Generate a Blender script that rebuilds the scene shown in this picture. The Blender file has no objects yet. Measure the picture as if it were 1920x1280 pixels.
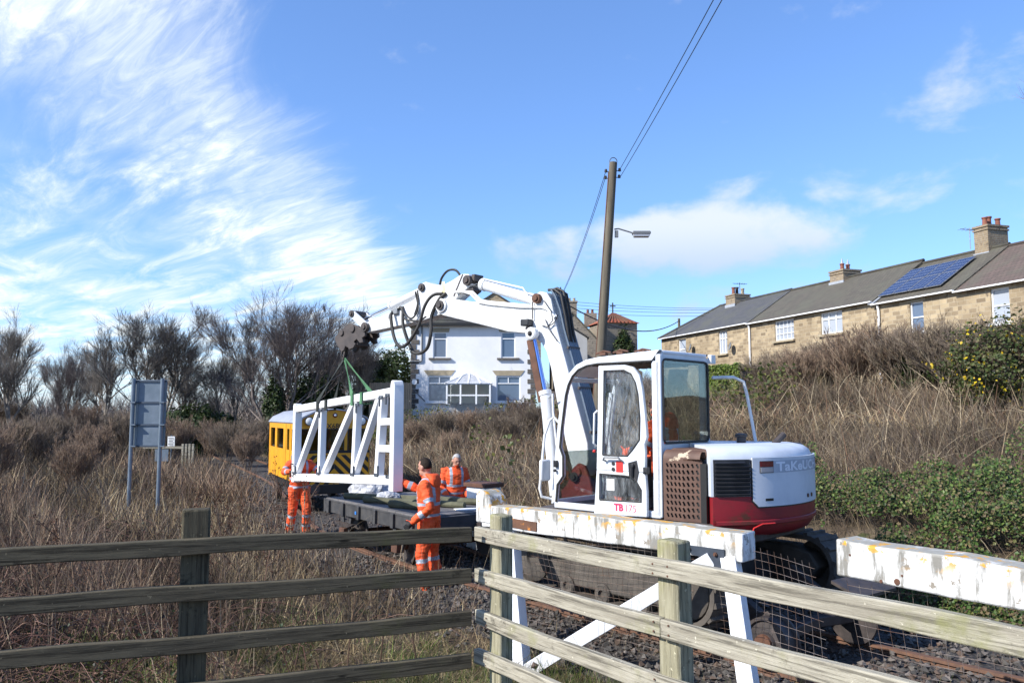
import bpy, bmesh, math, random
import numpy as np
from mathutils import Vector, Matrix, noise as mnoise
R = math.radians
random.seed(7); rng = np.random.default_rng(11)
scene = bpy.context.scene
COL = scene.collection

# ------------------------------------------------------------------ camera
EYE = 2.3
PITCH = math.atan(135 / 1500.0)
cam = bpy.data.cameras.new('camera'); cam_o = bpy.data.objects.new('camera', cam); COL.objects.link(cam_o)
cam.sensor_width = 36; cam.lens = 36 * 1500 / 1920.0
cam.clip_start = 0.1; cam.clip_end = 3000
cam_o.location = (0, 0, EYE); cam_o.rotation_euler = (math.pi / 2 + PITCH, 0, 0)
scene.camera = cam_o

# ------------------------------------------------------------------ sun, sky, exposure
SUN_AZ = math.atan2(-0.883, -0.469)          # compass angle of the sun, from +Y towards +X
SUN_EL = R(36)
sun = bpy.data.lights.new('sun', 'SUN'); sun.energy = 4.1; sun.angle = R(0.5); sun.color = (1.0, 0.955, 0.88)
sun_o = bpy.data.objects.new('sun', sun); COL.objects.link(sun_o)
sd = Vector((math.sin(SUN_AZ) * math.cos(SUN_EL), math.cos(SUN_AZ) * math.cos(SUN_EL), math.sin(SUN_EL)))
sun_o.rotation_euler = (-sd).to_track_quat('-Z', 'Y').to_euler()
sun_o.location = (-30, -10, 40)
scene.view_settings.view_transform = 'Standard'; scene.view_settings.look = 'None'
scene.view_settings.gamma = 1; scene.view_settings.use_curve_mapping = False
scene.view_settings.exposure = 0.8

world = bpy.data.worlds.new('World'); scene.world = world; world.use_nodes = True
def build_world():
    nt = world.node_tree; N = nt.nodes; L = nt.links; N.clear()
    def nd(t, **k):
        n = N.new(t)
        for a, b in k.items(): setattr(n, a, b)
        return n
    def math_(op, a, b=None, c=None, clamp=False):
        n = nd('ShaderNodeMath', operation=op, use_clamp=clamp)
        for i, x in enumerate((a, b, c)):
            if x is None: continue
            if isinstance(x, (int, float)): n.inputs[i].default_value = x
            else: L.new(x, n.inputs[i])
        return n.outputs[0]
    def smooth(x, a, b):
        n = nd('ShaderNodeMapRange', interpolation_type='SMOOTHSTEP')
        n.inputs['From Min'].default_value = a; n.inputs['From Max'].default_value = b
        L.new(x, n.inputs['Value']); return n.outputs[0]
    sky = nd('ShaderNodeTexSky', sky_type='NISHITA', sun_disc=False)
    sky.sun_elevation = SUN_EL; sky.sun_rotation = SUN_AZ % (2 * math.pi)
    sky.air_density = 1.0; sky.dust_density = 0.25; sky.ozone_density = 2.2; sky.altitude = 150
    sc = nd('ShaderNodeMix', data_type='RGBA', blend_type='MULTIPLY'); sc.inputs[0].default_value = 1
    gm = nd('ShaderNodeGamma'); gm.inputs[1].default_value = 0.8; L.new(sky.outputs[0], gm.inputs[0]); L.new(gm.outputs[0], sc.inputs[6]); sc.inputs[7].default_value = SKY_TINT
    tc = nd('ShaderNodeTexCoord'); sep = nd('ShaderNodeSeparateXYZ'); L.new(tc.outputs['Generated'], sep.inputs[0])
    x, y, z = sep.outputs
    zz = math_('MAXIMUM', math_('ADD', z, 0.015), 0.03)
    qx = math_('DIVIDE', x, zz); qy = math_('DIVIDE', y, zz)
    cq = nd('ShaderNodeCombineXYZ'); L.new(qx, cq.inputs[0]); L.new(qy, cq.inputs[1])
    def noise(vec, scale, detail, rough, rot=0, sx=1, sy=1, dist=0.0, off=0.0):
        m0 = nd('ShaderNodeMapping'); m0.inputs['Rotation'].default_value = (0, 0, rot); L.new(vec, m0.inputs[0])
        m = nd('ShaderNodeMapping'); m.inputs['Scale'].default_value = (sx, sy, 1); m.inputs['Location'].default_value = (off, off * 0.7, off)
        L.new(m0.outputs[0], m.inputs[0]); n = nd('ShaderNodeTexNoise'); L.new(m.outputs[0], n.inputs['Vector'])
        n.inputs['Scale'].default_value = scale; n.inputs['Detail'].default_value = detail
        n.inputs['Roughness'].default_value = rough; n.inputs['Distortion'].default_value = dist
        return n.outputs[0]
    # high cirrus sheet: everything west of a ragged edge, combed into fibres
    big = noise(cq.outputs[0], 0.55, 3, 0.5, R(35), 1, 0.5, 0.4, 3.1)
    fib = noise(cq.outputs[0], 1.6, 10, 0.64, R(52), 0.55, 1.75, 0.7, 1.7)
    fine = noise(cq.outputs[0], 6.0, 11, 0.68, R(46), 0.42, 2.3, 0.9, 5.3)
    edge_n = math_('MULTIPLY', math_('SUBTRACT', fib, 0.5), 1.1)
    ex = math_('ADD', qx, edge_n)
    inside = smooth(ex, -0.52, -0.95)
    core = math_('MULTIPLY', smooth(ex, -0.55, -0.85), smooth(ex, -1.75, -1.05))
    dens = math_('ADD', math_('MULTIPLY', smooth(fib, 0.46, 0.78), 0.72), math_('MULTIPLY', smooth(big, 0.47, 0.66), 0.26))
    dens = math_('ADD', dens, math_('MULTIPLY', core, 0.42))
    dens = math_('MULTIPLY', dens, math_('ADD', math_('MULTIPLY', smooth(fine, 0.3, 0.7), 0.75), 0.5))
    low = smooth(z, 0.30, 0.06)
    dens = math_('ADD', dens, math_('MULTIPLY', math_('MULTIPLY', low, smooth(fib, 0.30, 0.62)), 0.62))
    cir = math_('MULTIPLY', math_('MULTIPLY', dens, inside), 1.05, clamp=True)
    # fair-weather cumulus low in the east
    az = math_('ARCTAN2', x, y); cz = nd('ShaderNodeCombineXYZ'); L.new(az, cz.inputs[0]); L.new(z, cz.inputs[1])
    puff = noise(cz.outputs[0], 11.0, 9, 0.56, 0, 1, 1.7, 0.15, 2.0)
    cum = None
    for (a0, e0, ra, re, amp, sh) in ((0.25, 0.208, 0.185, 0.055, 1.15, 0.0), (0.285, 0.222, 0.10, 0.062, 0.6, 0.0), (0.06, 0.195, 0.11, 0.04, 0.55, 0), (0.43, 0.247, 0.105, 0.036, 0.5, 0), (0.535, 0.345, 0.10, 0.06, 0.36, 0),
                                      (0.30, 0.135, 0.14, 0.035, 0.45, 0), (0.60, 0.225, 0.09, 0.03, 0.5, 0), (0.78, 0.26, 0.16, 0.06, 0.8, 0), (1.15, 0.2, 0.2, 0.06, 0.9, 0), (1.7, 0.25, 0.25, 0.07, 0.8, 0), (2.4, 0.22, 0.2, 0.06, 0.8, 0)):
        da = math_('DIVIDE', math_('SUBTRACT', az, a0), ra); de = math_('DIVIDE', math_('SUBTRACT', z, e0), re)
        d2 = math_('ADD', math_('MULTIPLY', da, da), math_('MULTIPLY', de, de))
        m = math_('MULTIPLY', smooth(d2, 1.25, 0.0), amp)
        cum = m if cum is None else math_('MAXIMUM', cum, m)
    cum = smooth(math_('ADD', math_('MULTIPLY', cum, 1.12), math_('MULTIPLY', math_('SUBTRACT', puff, 0.5), 2.3)), 0.25, 1.15)
    m1 = nd('ShaderNodeMix', data_type='RGBA'); L.new(cir, m1.inputs[0]); L.new(sc.outputs[2], m1.inputs[6]); m1.inputs[7].default_value = (0.60, 0.65, 0.675, 1)
    m2 = nd('ShaderNodeMix', data_type='RGBA'); L.new(math_('MULTIPLY', cum, 0.8), m2.inputs[0]); L.new(m1.outputs[2], m2.inputs[6])
    shade = nd('ShaderNodeMix', data_type='RGBA'); L.new(smooth(z, 0.165, 0.235), shade.inputs[0]); shade.inputs[6].default_value = (0.38, 0.44, 0.58, 1); shade.inputs[7].default_value = (0.56, 0.58, 0.61, 1)
    L.new(shade.outputs[2], m2.inputs[7])
    bg = nd('ShaderNodeBackground'); out = nd('ShaderNodeOutputWorld')
    L.new(m2.outputs[2], bg.inputs[0]); bg.inputs[1].default_value = 1.0; L.new(bg.outputs[0], out.inputs[0])
SKY_TINT = (0.100, 0.136, 0.195, 1)
build_world()

# ------------------------------------------------------------------ helpers
FPX = 1500.0
CP, SP = math.cos(PITCH), math.sin(PITCH)
def at(u, v, D):
    """photo direction (u, v) at the world distance D in front of the camera"""
    dx, dy = (u - 960) / FPX, (640 - v) / FPX
    ry, rz = CP - dy * SP, SP + dy * CP
    t = D / ry
    return Vector((dx * t, D, EYE + rz * t))

def tag(o, label=None, cat=None, group=None, kind=None):
    if label: o['label'] = label
    if cat: o['category'] = cat
    if group: o['group'] = group
    if kind: o['kind'] = kind
    return o
def empty(name, loc=(0, 0, 0), rz=0, label=None, cat=None, group=None, parent=None):
    o = bpy.data.objects.new(name, None); COL.objects.link(o); o.empty_display_size = 0.2
    o.location = loc; o.rotation_euler = (0, 0, rz); o.parent = parent
    return tag(o, label, cat, group)
def copy_tree(o, parent=None):
    c = o.copy(); COL.objects.link(c); c.parent = parent
    for ch in list(o.children): copy_tree(ch, c)
    return c

class MB:
    def __init__(s): s.v = []; s.f = []; s.m = []
    def add(s, vs, fs, mi=0):
        b = len(s.v); s.v += [tuple(p) for p in vs]; s.f += [tuple(b + i for i in f) for f in fs]; s.m += [mi] * len(fs); return s
    def hexa(s, p, mi=0):   # p: 4 bottom ccw, 4 top
        return s.add(p, [(3, 2, 1, 0), (4, 5, 6, 7), (0, 1, 5, 4), (1, 2, 6, 5), (2, 3, 7, 6), (3, 0, 4, 7)], mi)
    def box(s, c, d, mi=0, rot=None):
        x, y, z = d[0] / 2, d[1] / 2, d[2] / 2
        p = [Vector(q) for q in ((-x, -y, -z), (x, -y, -z), (x, y, -z), (-x, y, -z), (-x, -y, z), (x, -y, z), (x, y, z), (-x, y, z))]
        if rot is not None: p = [rot @ q for q in p]
        return s.hexa([q + Vector(c) for q in p], mi)
    def bar(s, a, b, w, h, mi=0, up=(0, 0, 1), ext=0.0):
        a, b = Vector(a), Vector(b); d = (b - a).normalized(); a = a - d * ext; b = b + d * ext
        u = Vector(up); side = d.cross(u)
        if side.length < 1e-4: side = d.cross(Vector((1, 0, 0)))
        side.normalize(); u = side.cross(d).normalized()
        p = []
        for e in (a, b):
            for (i, j) in ((-1, -1), (1, -1), (1, 1), (-1, 1)): p.append(e + side * (i * w / 2) + u * (j * h / 2))
        return s.add(p, [(0, 1, 2, 3), (7, 6, 5, 4), (0, 4, 5, 1), (1, 5, 6, 2), (2, 6, 7, 3), (3, 7, 4, 0)], mi)
    def prism(s, poly, y0, y1, mi=0):      # polygon in (x, z), extruded along y
        n = len(poly); vs = [(x, y0, z) for x, z in poly] + [(x, y1, z) for x, z in poly]
        return s.add(vs, [tuple(range(n)), tuple(range(2 * n - 1, n - 1, -1))] + [(i, i + n, (i + 1) % n + n, (i + 1) % n) for i in range(n)], mi)
    def slab(s, poly, z0, z1, mi=0):       # polygon in (x, y), extruded along z
        n = len(poly); vs = [(x, y, z0) for x, y in poly] + [(x, y, z1) for x, y in poly]
        return s.add(vs, [tuple(range(n - 1, -1, -1)), tuple(range(n, 2 * n))] + [(i, (i + 1) % n, (i + 1) % n + n, i + n) for i in range(n)], mi)
    def tube(s, path, r, k=8, mi=0, caps=True):
        P = [Vector(p) for p in path]; n = len(P); rs = r if hasattr(r, '__len__') else [r] * n
        t0 = (P[1] - P[0]).normalized(); ref = Vector((0, 0, 1)) if abs(t0.z) < 0.9 else Vector((1, 0, 0))
        u = t0.cross(ref).normalized(); vs = []
        for i in range(n):
            t = (P[min(i + 1, n - 1)] - P[max(i - 1, 0)]).normalized()
            u = (u - t * u.dot(t)).normalized(); w = t.cross(u)
            for j in range(k):
                a = 2 * math.pi * j / k; vs.append(P[i] + (u * math.cos(a) + w * math.sin(a)) * rs[i])
        fs = [(i * k + j, i * k + (j + 1) % k, (i + 1) * k + (j + 1) % k, (i + 1) * k + j) for i in range(n - 1) for j in range(k)]
        if caps: fs += [tuple(range(k - 1, -1, -1)), tuple(range((n - 1) * k, n * k))]
        return s.add(vs, fs, mi)
    def cyl(s, a, b, r, k=16, mi=0): return s.tube([a, b], r, k, mi)
    def sweep(s, prof, angs, mi=0, closed=False, caps=True):   # (r, z) profile turned about z
        n = len(prof); vs = [(r * math.cos(a), r * math.sin(a), z) for a in angs for r, z in prof]
        m = n if closed else n - 1
        fs = [(i * n + j, (i + 1) * n + j, (i + 1) * n + (j + 1) % n, i * n + (j + 1) % n) for i in range(len(angs) - 1) for j in range(m)]
        if closed and caps: fs += [tuple(range(n)), tuple(range(len(vs) - 1, len(vs) - n - 1, -1))]
        return s.add(vs, fs, mi)
    def lathe(s, prof, k=16, mi=0, M=None):
        vs = [Vector((r * math.cos(2 * math.pi * j / k), r * math.sin(2 * math.pi * j / k), z)) for r, z in prof for j in range(k)]
        if M is not None: vs = [M @ q for q in vs]
        n = len(prof)
        fs = [(i * k + j, i * k + (j + 1) % k, (i + 1) * k + (j + 1) % k, (i + 1) * k + j) for i in range(n - 1) for j in range(k)]
        fs += [tuple(range(k - 1, -1, -1)), tuple(range((n - 1) * k, n * k))]
        return s.add(vs, fs, mi)
    def build(s, name, mats, parent=None, bevel=0, smooth=35, loc=None, rot=None, seg=2, fix=True):
        me = bpy.data.meshes.new(name); me.from_pydata(s.v, [], s.f)
        if not isinstance(mats, (list, tuple)): mats = [mats]
        for m in mats: me.materials.append(m)
        if len(mats) > 1: me.polygons.foreach_set('material_index', s.m)
        if fix:
            bm = bmesh.new(); bm.from_mesh(me); bmesh.ops.recalc_face_normals(bm, faces=bm.faces); bm.to_mesh(me); bm.free()
        if smooth:
            me.shade_smooth(); me.set_sharp_from_angle(angle=R(smooth))
        me.update()
        o = bpy.data.objects.new(name, me); COL.objects.link(o); o.parent = parent
        if loc is not None: o.location = loc
        if rot is not None: o.rotation_euler = rot
        if bevel:
            b = o.modifiers.new('bevel', 'BEVEL'); b.width = bevel; b.segments = seg; b.limit_method = 'ANGLE'; b.angle_limit = R(40)
        return o

def np_mesh(name, V, F, mats, parent=None, tint=None, smooth=False, kind=None, midx=None):
    """big mesh from arrays: V (n,3), F (m,3 or 4)"""
    V = np.asarray(V, np.float32); F = np.asarray(F, np.int32); k = F.shape[1]
    me = bpy.data.meshes.new(name); me.vertices.add(len(V)); me.vertices.foreach_set('co', V.ravel())
    me.loops.add(F.size); me.loops.foreach_set('vertex_index', F.ravel())
    me.polygons.add(len(F)); me.polygons.foreach_set('loop_start', np.arange(0, F.size, k, dtype=np.int32))
    if not isinstance(mats, (list, tuple)): mats = [mats]
    for m in mats: me.materials.append(m)
    if midx is not None: me.polygons.foreach_set('material_index', np.asarray(midx, np.int32))
    me.polygons.foreach_set('use_smooth', np.full(len(F), bool(smooth)))
    if tint is not None:
        a = me.attributes.new('tint', 'FLOAT_COLOR', 'POINT'); t = np.ones((len(V), 4), np.float32); t[:, :3] = tint; a.data.foreach_set('color', t.ravel())
    me.update(calc_edges=True); me.validate()
    o = bpy.data.objects.new(name, me); COL.objects.link(o); o.parent = parent
    if kind: o['kind'] = kind
    return o

# ------------------------------------------------------------------ materials
class NT:
    def __init__(s, name):
        s.m = bpy.data.materials.new(name); s.m.use_nodes = True; s.t = s.m.node_tree; s.N = s.t.nodes; s.L = s.t.links
        s.b = s.N['Principled BSDF']; s.out = s.N['Material Output']; s.tc = s.N.new('ShaderNodeTexCoord')
    def set(s, sock, x):
        if hasattr(x, 'is_output'): s.L.new(x, sock)
        elif isinstance(x, tuple) and len(x) == 3 and sock.type == 'RGBA': sock.default_value = (*x, 1)
        else: sock.default_value = x
    def noise(s, scale, detail=5, rough=0.55, stretch=(1, 1, 1), coord='Object', dist=0, off=0):
        mp = s.N.new('ShaderNodeMapping'); mp.inputs['Scale'].default_value = stretch; mp.inputs['Location'].default_value = (off, off, off)
        s.L.new(s.tc.outputs[coord], mp.inputs[0]); n = s.N.new('ShaderNodeTexNoise'); s.L.new(mp.outputs[0], n.inputs['Vector'])
        n.inputs['Scale'].default_value = scale; n.inputs['Detail'].default_value = detail; n.inputs['Roughness'].default_value = rough; n.inputs['Distortion'].default_value = dist
        return n.outputs[0]
    def ramp(s, x, a, b):
        n = s.N.new('ShaderNodeMapRange'); n.interpolation_type = 'SMOOTHSTEP'; n.inputs['From Min'].default_value = a; n.inputs['From Max'].default_value = b
        s.L.new(x, n.inputs['Value']); return n.outputs[0]
    def math(s, op, a, b=0.0):
        n = s.N.new('ShaderNodeMath'); n.operation = op; s.set(n.inputs[0], a); s.set(n.inputs[1], b); return n.outputs[0]
    def mix(s, f, a, b, mode='MIX'):
        n = s.N.new('ShaderNodeMix'); n.data_type = 'RGBA'; n.blend_type = mode; s.set(n.inputs[0], f); s.set(n.inputs[6], a); s.set(n.inputs[7], b); return n.outputs[2]
    def bump(s, h, strength, dist=0.02):
        n = s.N.new('ShaderNodeBump'); n.inputs['Strength'].default_value = strength; n.inputs['Distance'].default_value = dist
        s.L.new(h, n.inputs['Height'])
        if s.b.inputs['Normal'].is_linked: s.L.new(s.b.inputs['Normal'].links[0].from_socket, n.inputs['Normal'])
        s.L.new(n.outputs[0], s.b.inputs['Normal'])
    def base(s, c): s.set(s.b.inputs['Base Color'], c)
def mat(name, c1, c2=None, scale=6, rough=0.6, bump=0, metal=0, spots=(), stretch=(1, 1, 1), bscale=None, bdist=0.01, tint=False, spec=0.5, coat=0, two=False, coord='Object', trans=0):
    n = NT(name); nz = n.noise(scale, 6, 0.6, stretch, coord)
    c = n.mix(n.ramp(nz, 0.3, 0.7), c1, c2) if c2 else c1
    for i, (sc, ss, lo, hi, st) in enumerate(spots):
        c = n.mix(n.ramp(n.noise(ss, 8, 0.65, st, coord, 0.3, 3.3 * i + 1.7), lo, hi), c, sc)
    if tint:
        a = n.N.new('ShaderNodeAttribute'); a.attribute_name = 'tint'; c = n.mix(1.0, c, a.outputs['Color'], 'MULTIPLY')
    n.base(c); n.b.inputs['Roughness'].default_value = rough; n.b.inputs['Metallic'].default_value = metal
    n.b.inputs['Specular IOR Level'].default_value = spec; n.b.inputs['Coat Weight'].default_value = coat
    if rough > 0.25 and c2: n.set(n.b.inputs['Roughness'], n.math('ADD', n.math('MULTIPLY', nz, 0.3), rough - 0.15))
    if bump: n.bump(n.noise(bscale or scale * 4, 6, 0.6, stretch, coord), bump, bdist)
    if trans:
        t = n.N.new('ShaderNodeBsdfTranslucent'); n.set(t.inputs[0], c); ms = n.N.new('ShaderNodeMixShader'); ms.inputs[0].default_value = trans
        n.L.new(n.b.outputs[0], ms.inputs[1]); n.L.new(t.outputs[0], ms.inputs[2]); n.L.new(ms.outputs[0], n.out.inputs[0])
    return n.m
U = (1, 1, 1)
M = {}
def mk(k, *a, **kw): M[k] = mat(k, *a, **kw)
mk('white_paint', (0.74, 0.75, 0.75), (0.62, 0.63, 0.64), 3, 0.4, 0.05, spots=[((0.36, 0.33, 0.28), 3.5, 0.57, 0.78, (1, 1, 1)), ((0.25, 0.13, 0.06), 7, 0.72, 0.78, (1, 1, 1))])
mk('cab_paint', (0.66, 0.69, 0.73), (0.56, 0.59, 0.63), 3, 0.38, 0.04, spots=[((0.30, 0.28, 0.25), 5, 0.58, 0.8, (1, 1, 0.3)), ((0.22, 0.10, 0.05), 9, 0.74, 0.79, U)])
mk('hood_paint', (0.62, 0.66, 0.72), (0.50, 0.54, 0.60), 2.5, 0.42, 0.03, spots=[((0.30, 0.28, 0.26), 4, 0.62, 0.8, (1, 1, 0.35)), ((0.2, 0.12, 0.08), 11, 0.75, 0.8, U)])
mk('red_paint', (0.27, 0.014, 0.022), (0.20, 0.012, 0.017), 3, 0.45, 0.05, spots=[((0.10, 0.035, 0.02), 3, 0.55, 0.7, (1, 1, 2.5))])
mk('old_red', (0.30, 0.05, 0.04), (0.18, 0.035, 0.03), 5, 0.6, 0.1, spots=[((0.06, 0.035, 0.03), 4, 0.55, 0.7, U)])
mk('black_plastic', (0.012, 0.013, 0.016), (0.025, 0.026, 0.03), 6, 0.45)
mk('rubber', (0.012, 0.012, 0.012), (0.03, 0.028, 0.026), 8, 0.6, 0.2)
mk('dark_steel', (0.035, 0.03, 0.03), (0.07, 0.055, 0.05), 8, 0.55, 0.2, spots=[((0.12, 0.06, 0.035), 5, 0.6, 0.75, U)])
mk('hitch_steel', (0.045, 0.036, 0.034), (0.075, 0.06, 0.055), 8, 0.6, 0.2)
mk('grey_steel', (0.22, 0.23, 0.24), (0.30, 0.31, 0.32), 6, 0.45, 0.05, metal=0.5)
mk('galvanised', (0.13, 0.17, 0.21), (0.17, 0.21, 0.26), 4, 0.5, 0.03, metal=0.35)
mk('chrome', (0.75, 0.77, 0.80), None, rough=0.12, metal=1)
mk('blue_rod', (0.25, 0.38, 0.75), None, rough=0.15, metal=0.9)
mk('muddy_track', (0.10, 0.085, 0.07), (0.055, 0.047, 0.04), 5, 0.8, 0.5)
mk('rust', (0.13, 0.055, 0.03), (0.085, 0.04, 0.025), 7, 0.75, 0.2, spots=[((0.24, 0.10, 0.04), 9, 0.6, 0.75, U)])
mk('rusty_panel', (0.115, 0.06, 0.04), (0.085, 0.045, 0.032), 6, 0.65, 0.08, spots=[((0.45, 0.36, 0.26), 3.2, 0.60, 0.615, (1, 1, 1.3))])
mk('rail_rust', (0.17, 0.085, 0.05), (0.11, 0.06, 0.04), 6, 0.7, 0.2, stretch=(0.3, 3, 3))
mk('rail_top', (0.30, 0.24, 0.20), (0.20, 0.13, 0.09), 5, 0.4, 0, metal=0.6)
mk('sleeper', (0.075, 0.06, 0.05), (0.12, 0.10, 0.085), 5, 0.85, 0.4, stretch=(0.3, 4, 4))
mk('orange_fabric', (0.86, 0.105, 0.018), (0.66, 0.075, 0.014), 7, 0.75, 0.35, bscale=16, bdist=0.03, spots=[((0.38, 0.06, 0.02), 5, 0.62, 0.8, U)])
mk('reflective', (0.36, 0.40, 0.46), (0.28, 0.32, 0.38), 14, 0.4, 0.2)
mk('skin', (0.50, 0.27, 0.19), (0.42, 0.21, 0.15), 18, 0.55)
mk('dark_hair', (0.016, 0.011, 0.008), (0.03, 0.02, 0.014), 40, 0.7, 0.5, bscale=90, spec=.15)
mk('grey_hair', (0.42, 0.41, 0.40), (0.28, 0.27, 0.27), 40, 0.6, 0.6, bscale=90)
mk('black_cloth', (0.012, 0.012, 0.014), (0.028, 0.027, 0.028), 12, 0.85, 0.3)
mk('boot', (0.03, 0.022, 0.016), (0.05, 0.04, 0.03), 10, 0.7, 0.2)
mk('gate_white', (0.80, 0.80, 0.80), (0.74, 0.74, 0.75), 3, 0.45, 0.03)
mk('bracket', (0.03, 0.04, 0.055), (0.05, 0.06, 0.08), 6, 0.45, 0.05)
mk('sling_green', (0.05, 0.15, 0.07), (0.09, 0.22, 0.11), 9, 0.8, 0.3)
mk('sling_black', (0.012, 0.016, 0.014), (0.03, 0.035, 0.03), 9, 0.8, 0.3)
mk('yellow_paint', (0.78, 0.36, 0.012), (0.66, 0.28, 0.01), 3, 0.45, 0.03, spots=[((0.25, 0.12, 0.03), 4, 0.64, 0.8, (1, 1, 0.4))])
mk('roof_grey', (0.33, 0.35, 0.40), (0.25, 0.27, 0.31), 4, 0.5)
mk('wagon_dark', (0.032, 0.032, 0.036), (0.06, 0.058, 0.058), 5, 0.7, 0.2, spots=[((0.12, 0.09, 0.07), 4, 0.6, 0.75, U)])
mk('wagon_deck', (0.16, 0.15, 0.15), (0.09, 0.085, 0.085), 4, 0.8, 0.2, stretch=(0.4, 3, 3))
mk('pole_green', (0.11, 0.11, 0.065), (0.065, 0.065, 0.04), 5, 0.8, 0.3)
mk('polythene', (0.46, 0.47, 0.50), (0.30, 0.31, 0.34), 6, 0.35, 0.6, bscale=12, bdist=0.05)
mk('paper', (0.75, 0.75, 0.73), None, rough=0.7)
mk('red_sticker', (0.62, 0.03, 0.025), None, rough=0.5)
mk('crimson', (0.60, 0.03, 0.10), None, rough=0.5)
mk('text_white', (0.72, 0.76, 0.84), None, rough=0.4)
mk('text_black', (0.01, 0.01, 0.01), None, rough=0.5)
mk('lens_red', (0.12, 0.008, 0.012), None, rough=0.25, coat=0.5)
mk('lens_clear', (0.32, 0.33, 0.36), None, rough=0.2, coat=0.5)
mk('lens_white', (0.75, 0.75, 0.72), None, rough=0.2, coat=0.6)
mk('seat_grey', (0.10, 0.10, 0.11), (0.07, 0.07, 0.08), 9, 0.8, 0.2)
mk('lining', (0.22, 0.19, 0.15), (0.17, 0.15, 0.12), 7, 0.7, 0.1)
mk('interior', (0.05, 0.05, 0.055), (0.035, 0.035, 0.04), 6, 0.7)
def glass(name, tint, refl=1.0, rough=0.02, wrinkle=0, haze=0.0):
    n = NT(name); N, L = n.N, n.L
    tr = N.new('ShaderNodeBsdfTransparent'); n.set(tr.inputs[0], tint); gl = N.new('ShaderNodeBsdfGlossy'); gl.inputs['Roughness'].default_value = rough
    fr = N.new('ShaderNodeFresnel'); fr.inputs[0].default_value = 1.5; ms = N.new('ShaderNodeMixShader')
    f = n.math('MULTIPLY', fr.outputs[0], refl); L.new(f, ms.inputs[0]); L.new(tr.outputs[0], ms.inputs[1]); L.new(gl.outputs[0], ms.inputs[2])
    last = ms.outputs[0]
    if wrinkle:
        bp = N.new('ShaderNodeBump'); bp.inputs['Strength'].default_value = wrinkle; bp.inputs['Distance'].default_value = 0.05
        L.new(n.noise(6, 4, 0.5, (3, 1, 0.7), dist=1.5), bp.inputs['Height']); L.new(bp.outputs[0], gl.inputs['Normal']); L.new(bp.outputs[0], fr.inputs['Normal'])
    if haze:
        df = N.new('ShaderNodeBsdfDiffuse'); df.inputs[0].default_value = (0.6, 0.63, 0.66, 1); m2 = N.new('ShaderNodeMixShader')
        hz = n.math('MULTIPLY', n.ramp(n.noise(4, 6, 0.6, (2.5, 1, 0.6), dist=1.2), 0.35, 0.75), haze)
        L.new(hz, m2.inputs[0]); L.new(last, m2.inputs[1]); L.new(df.outputs[0], m2.inputs[2]); last = m2.outputs[0]
    L.new(last, n.out.inputs[0]); M[name] = n.m
glass('tinted_glass', (0.66, 0.71, 0.70), 0.5)
glass('film_glass', (0.86, 0.89, 0.90), 1.0, 0.10, 0.35, 0.16)
glass('clear_glass', (0.93, 0.95, 0.95), 1.0)
def pane_mat(name, c, rough=0.04):
    n = NT(name); n.base(c); n.b.inputs['Roughness'].default_value = rough; n.b.inputs['Specular IOR Level'].default_value = 0.9; M[name] = n.m
pane_mat('window_glass', (0.10, 0.14, 0.21)); pane_mat('curtained_glass', (0.34, 0.37, 0.42)); pane_mat('cab_dark_glass', (0.02, 0.022, 0.022))

def text_verts(s, size, bold=0.0, spacing=1.0):
    """flat outline of a lettering as (verts xy, faces)"""
    cu = bpy.data.curves.new('lettering', 'FONT'); cu.body = s; cu.size = size; cu.offset = bold; cu.space_character = spacing
    cu.resolution_u = 3; o = bpy.data.objects.new('lettering', cu); COL.objects.link(o)
    dg = bpy.context.evaluated_depsgraph_get(); dg.update(); me = bpy.data.meshes.new_from_object(o.evaluated_get(dg))
    vs = [v.co.copy() for v in me.vertices]; fs = [tuple(p.vertices) for p in me.polygons]
    bpy.data.objects.remove(o); bpy.data.curves.remove(cu); bpy.data.meshes.remove(me)
    return vs, fs

# ------------------------------------------------------------------ terrain
TRK = np.array([(20.47, -14.25), (8.07, 1.45), (1.87, 9.3), (-0.61, 12.44), (-2.3, 14.95), (-3.35, 17.0), (-4.25, 19.3), (-5.4, 22.3), (-7.0, 26.5), (-10.0, 33.0), (-17.0, 47.0), (-32.0, 75.0), (-60.0, 125.0)])
def catmull(P, n=8):
    out = []; Q = np.vstack([2 * P[0] - P[1], P, 2 * P[-1] - P[-2]])
    for i in range(1, len(Q) - 2):
        a, b, c, d = Q[i - 1], Q[i], Q[i + 1], Q[i + 2]
        for t in np.linspace(0, 1, n, endpoint=False):
            out.append(0.5 * ((2 * b) + (-a + c) * t + (2 * a - 5 * b + 4 * c - d) * t * t + (-a + 3 * b - 3 * c + d) * t ** 3))
    out.append(P[-1]); return np.array(out)
TRK_S = np.vstack([TRK[:2], catmull(TRK[2:], 6)])
def track_sd(x, y):
    x = np.asarray(x, float); y = np.asarray(y, float); best = np.full(x.shape, 1e9); sgn = np.ones(x.shape)
    for (a, b) in zip(TRK_S[:-1], TRK_S[1:]):
        d = b - a; L2 = d @ d; t = np.clip(((x - a[0]) * d[0] + (y - a[1]) * d[1]) / L2, 0, 1)
        px, py = x - a[0] - t * d[0], y - a[1] - t * d[1]; r = np.hypot(px, py); s = np.where(px * d[1] - py * d[0] > 0, 1, -1)
        m = r < best; best = np.where(m, r, best); sgn = np.where(m, s, sgn)
    return best * sgn
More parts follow.
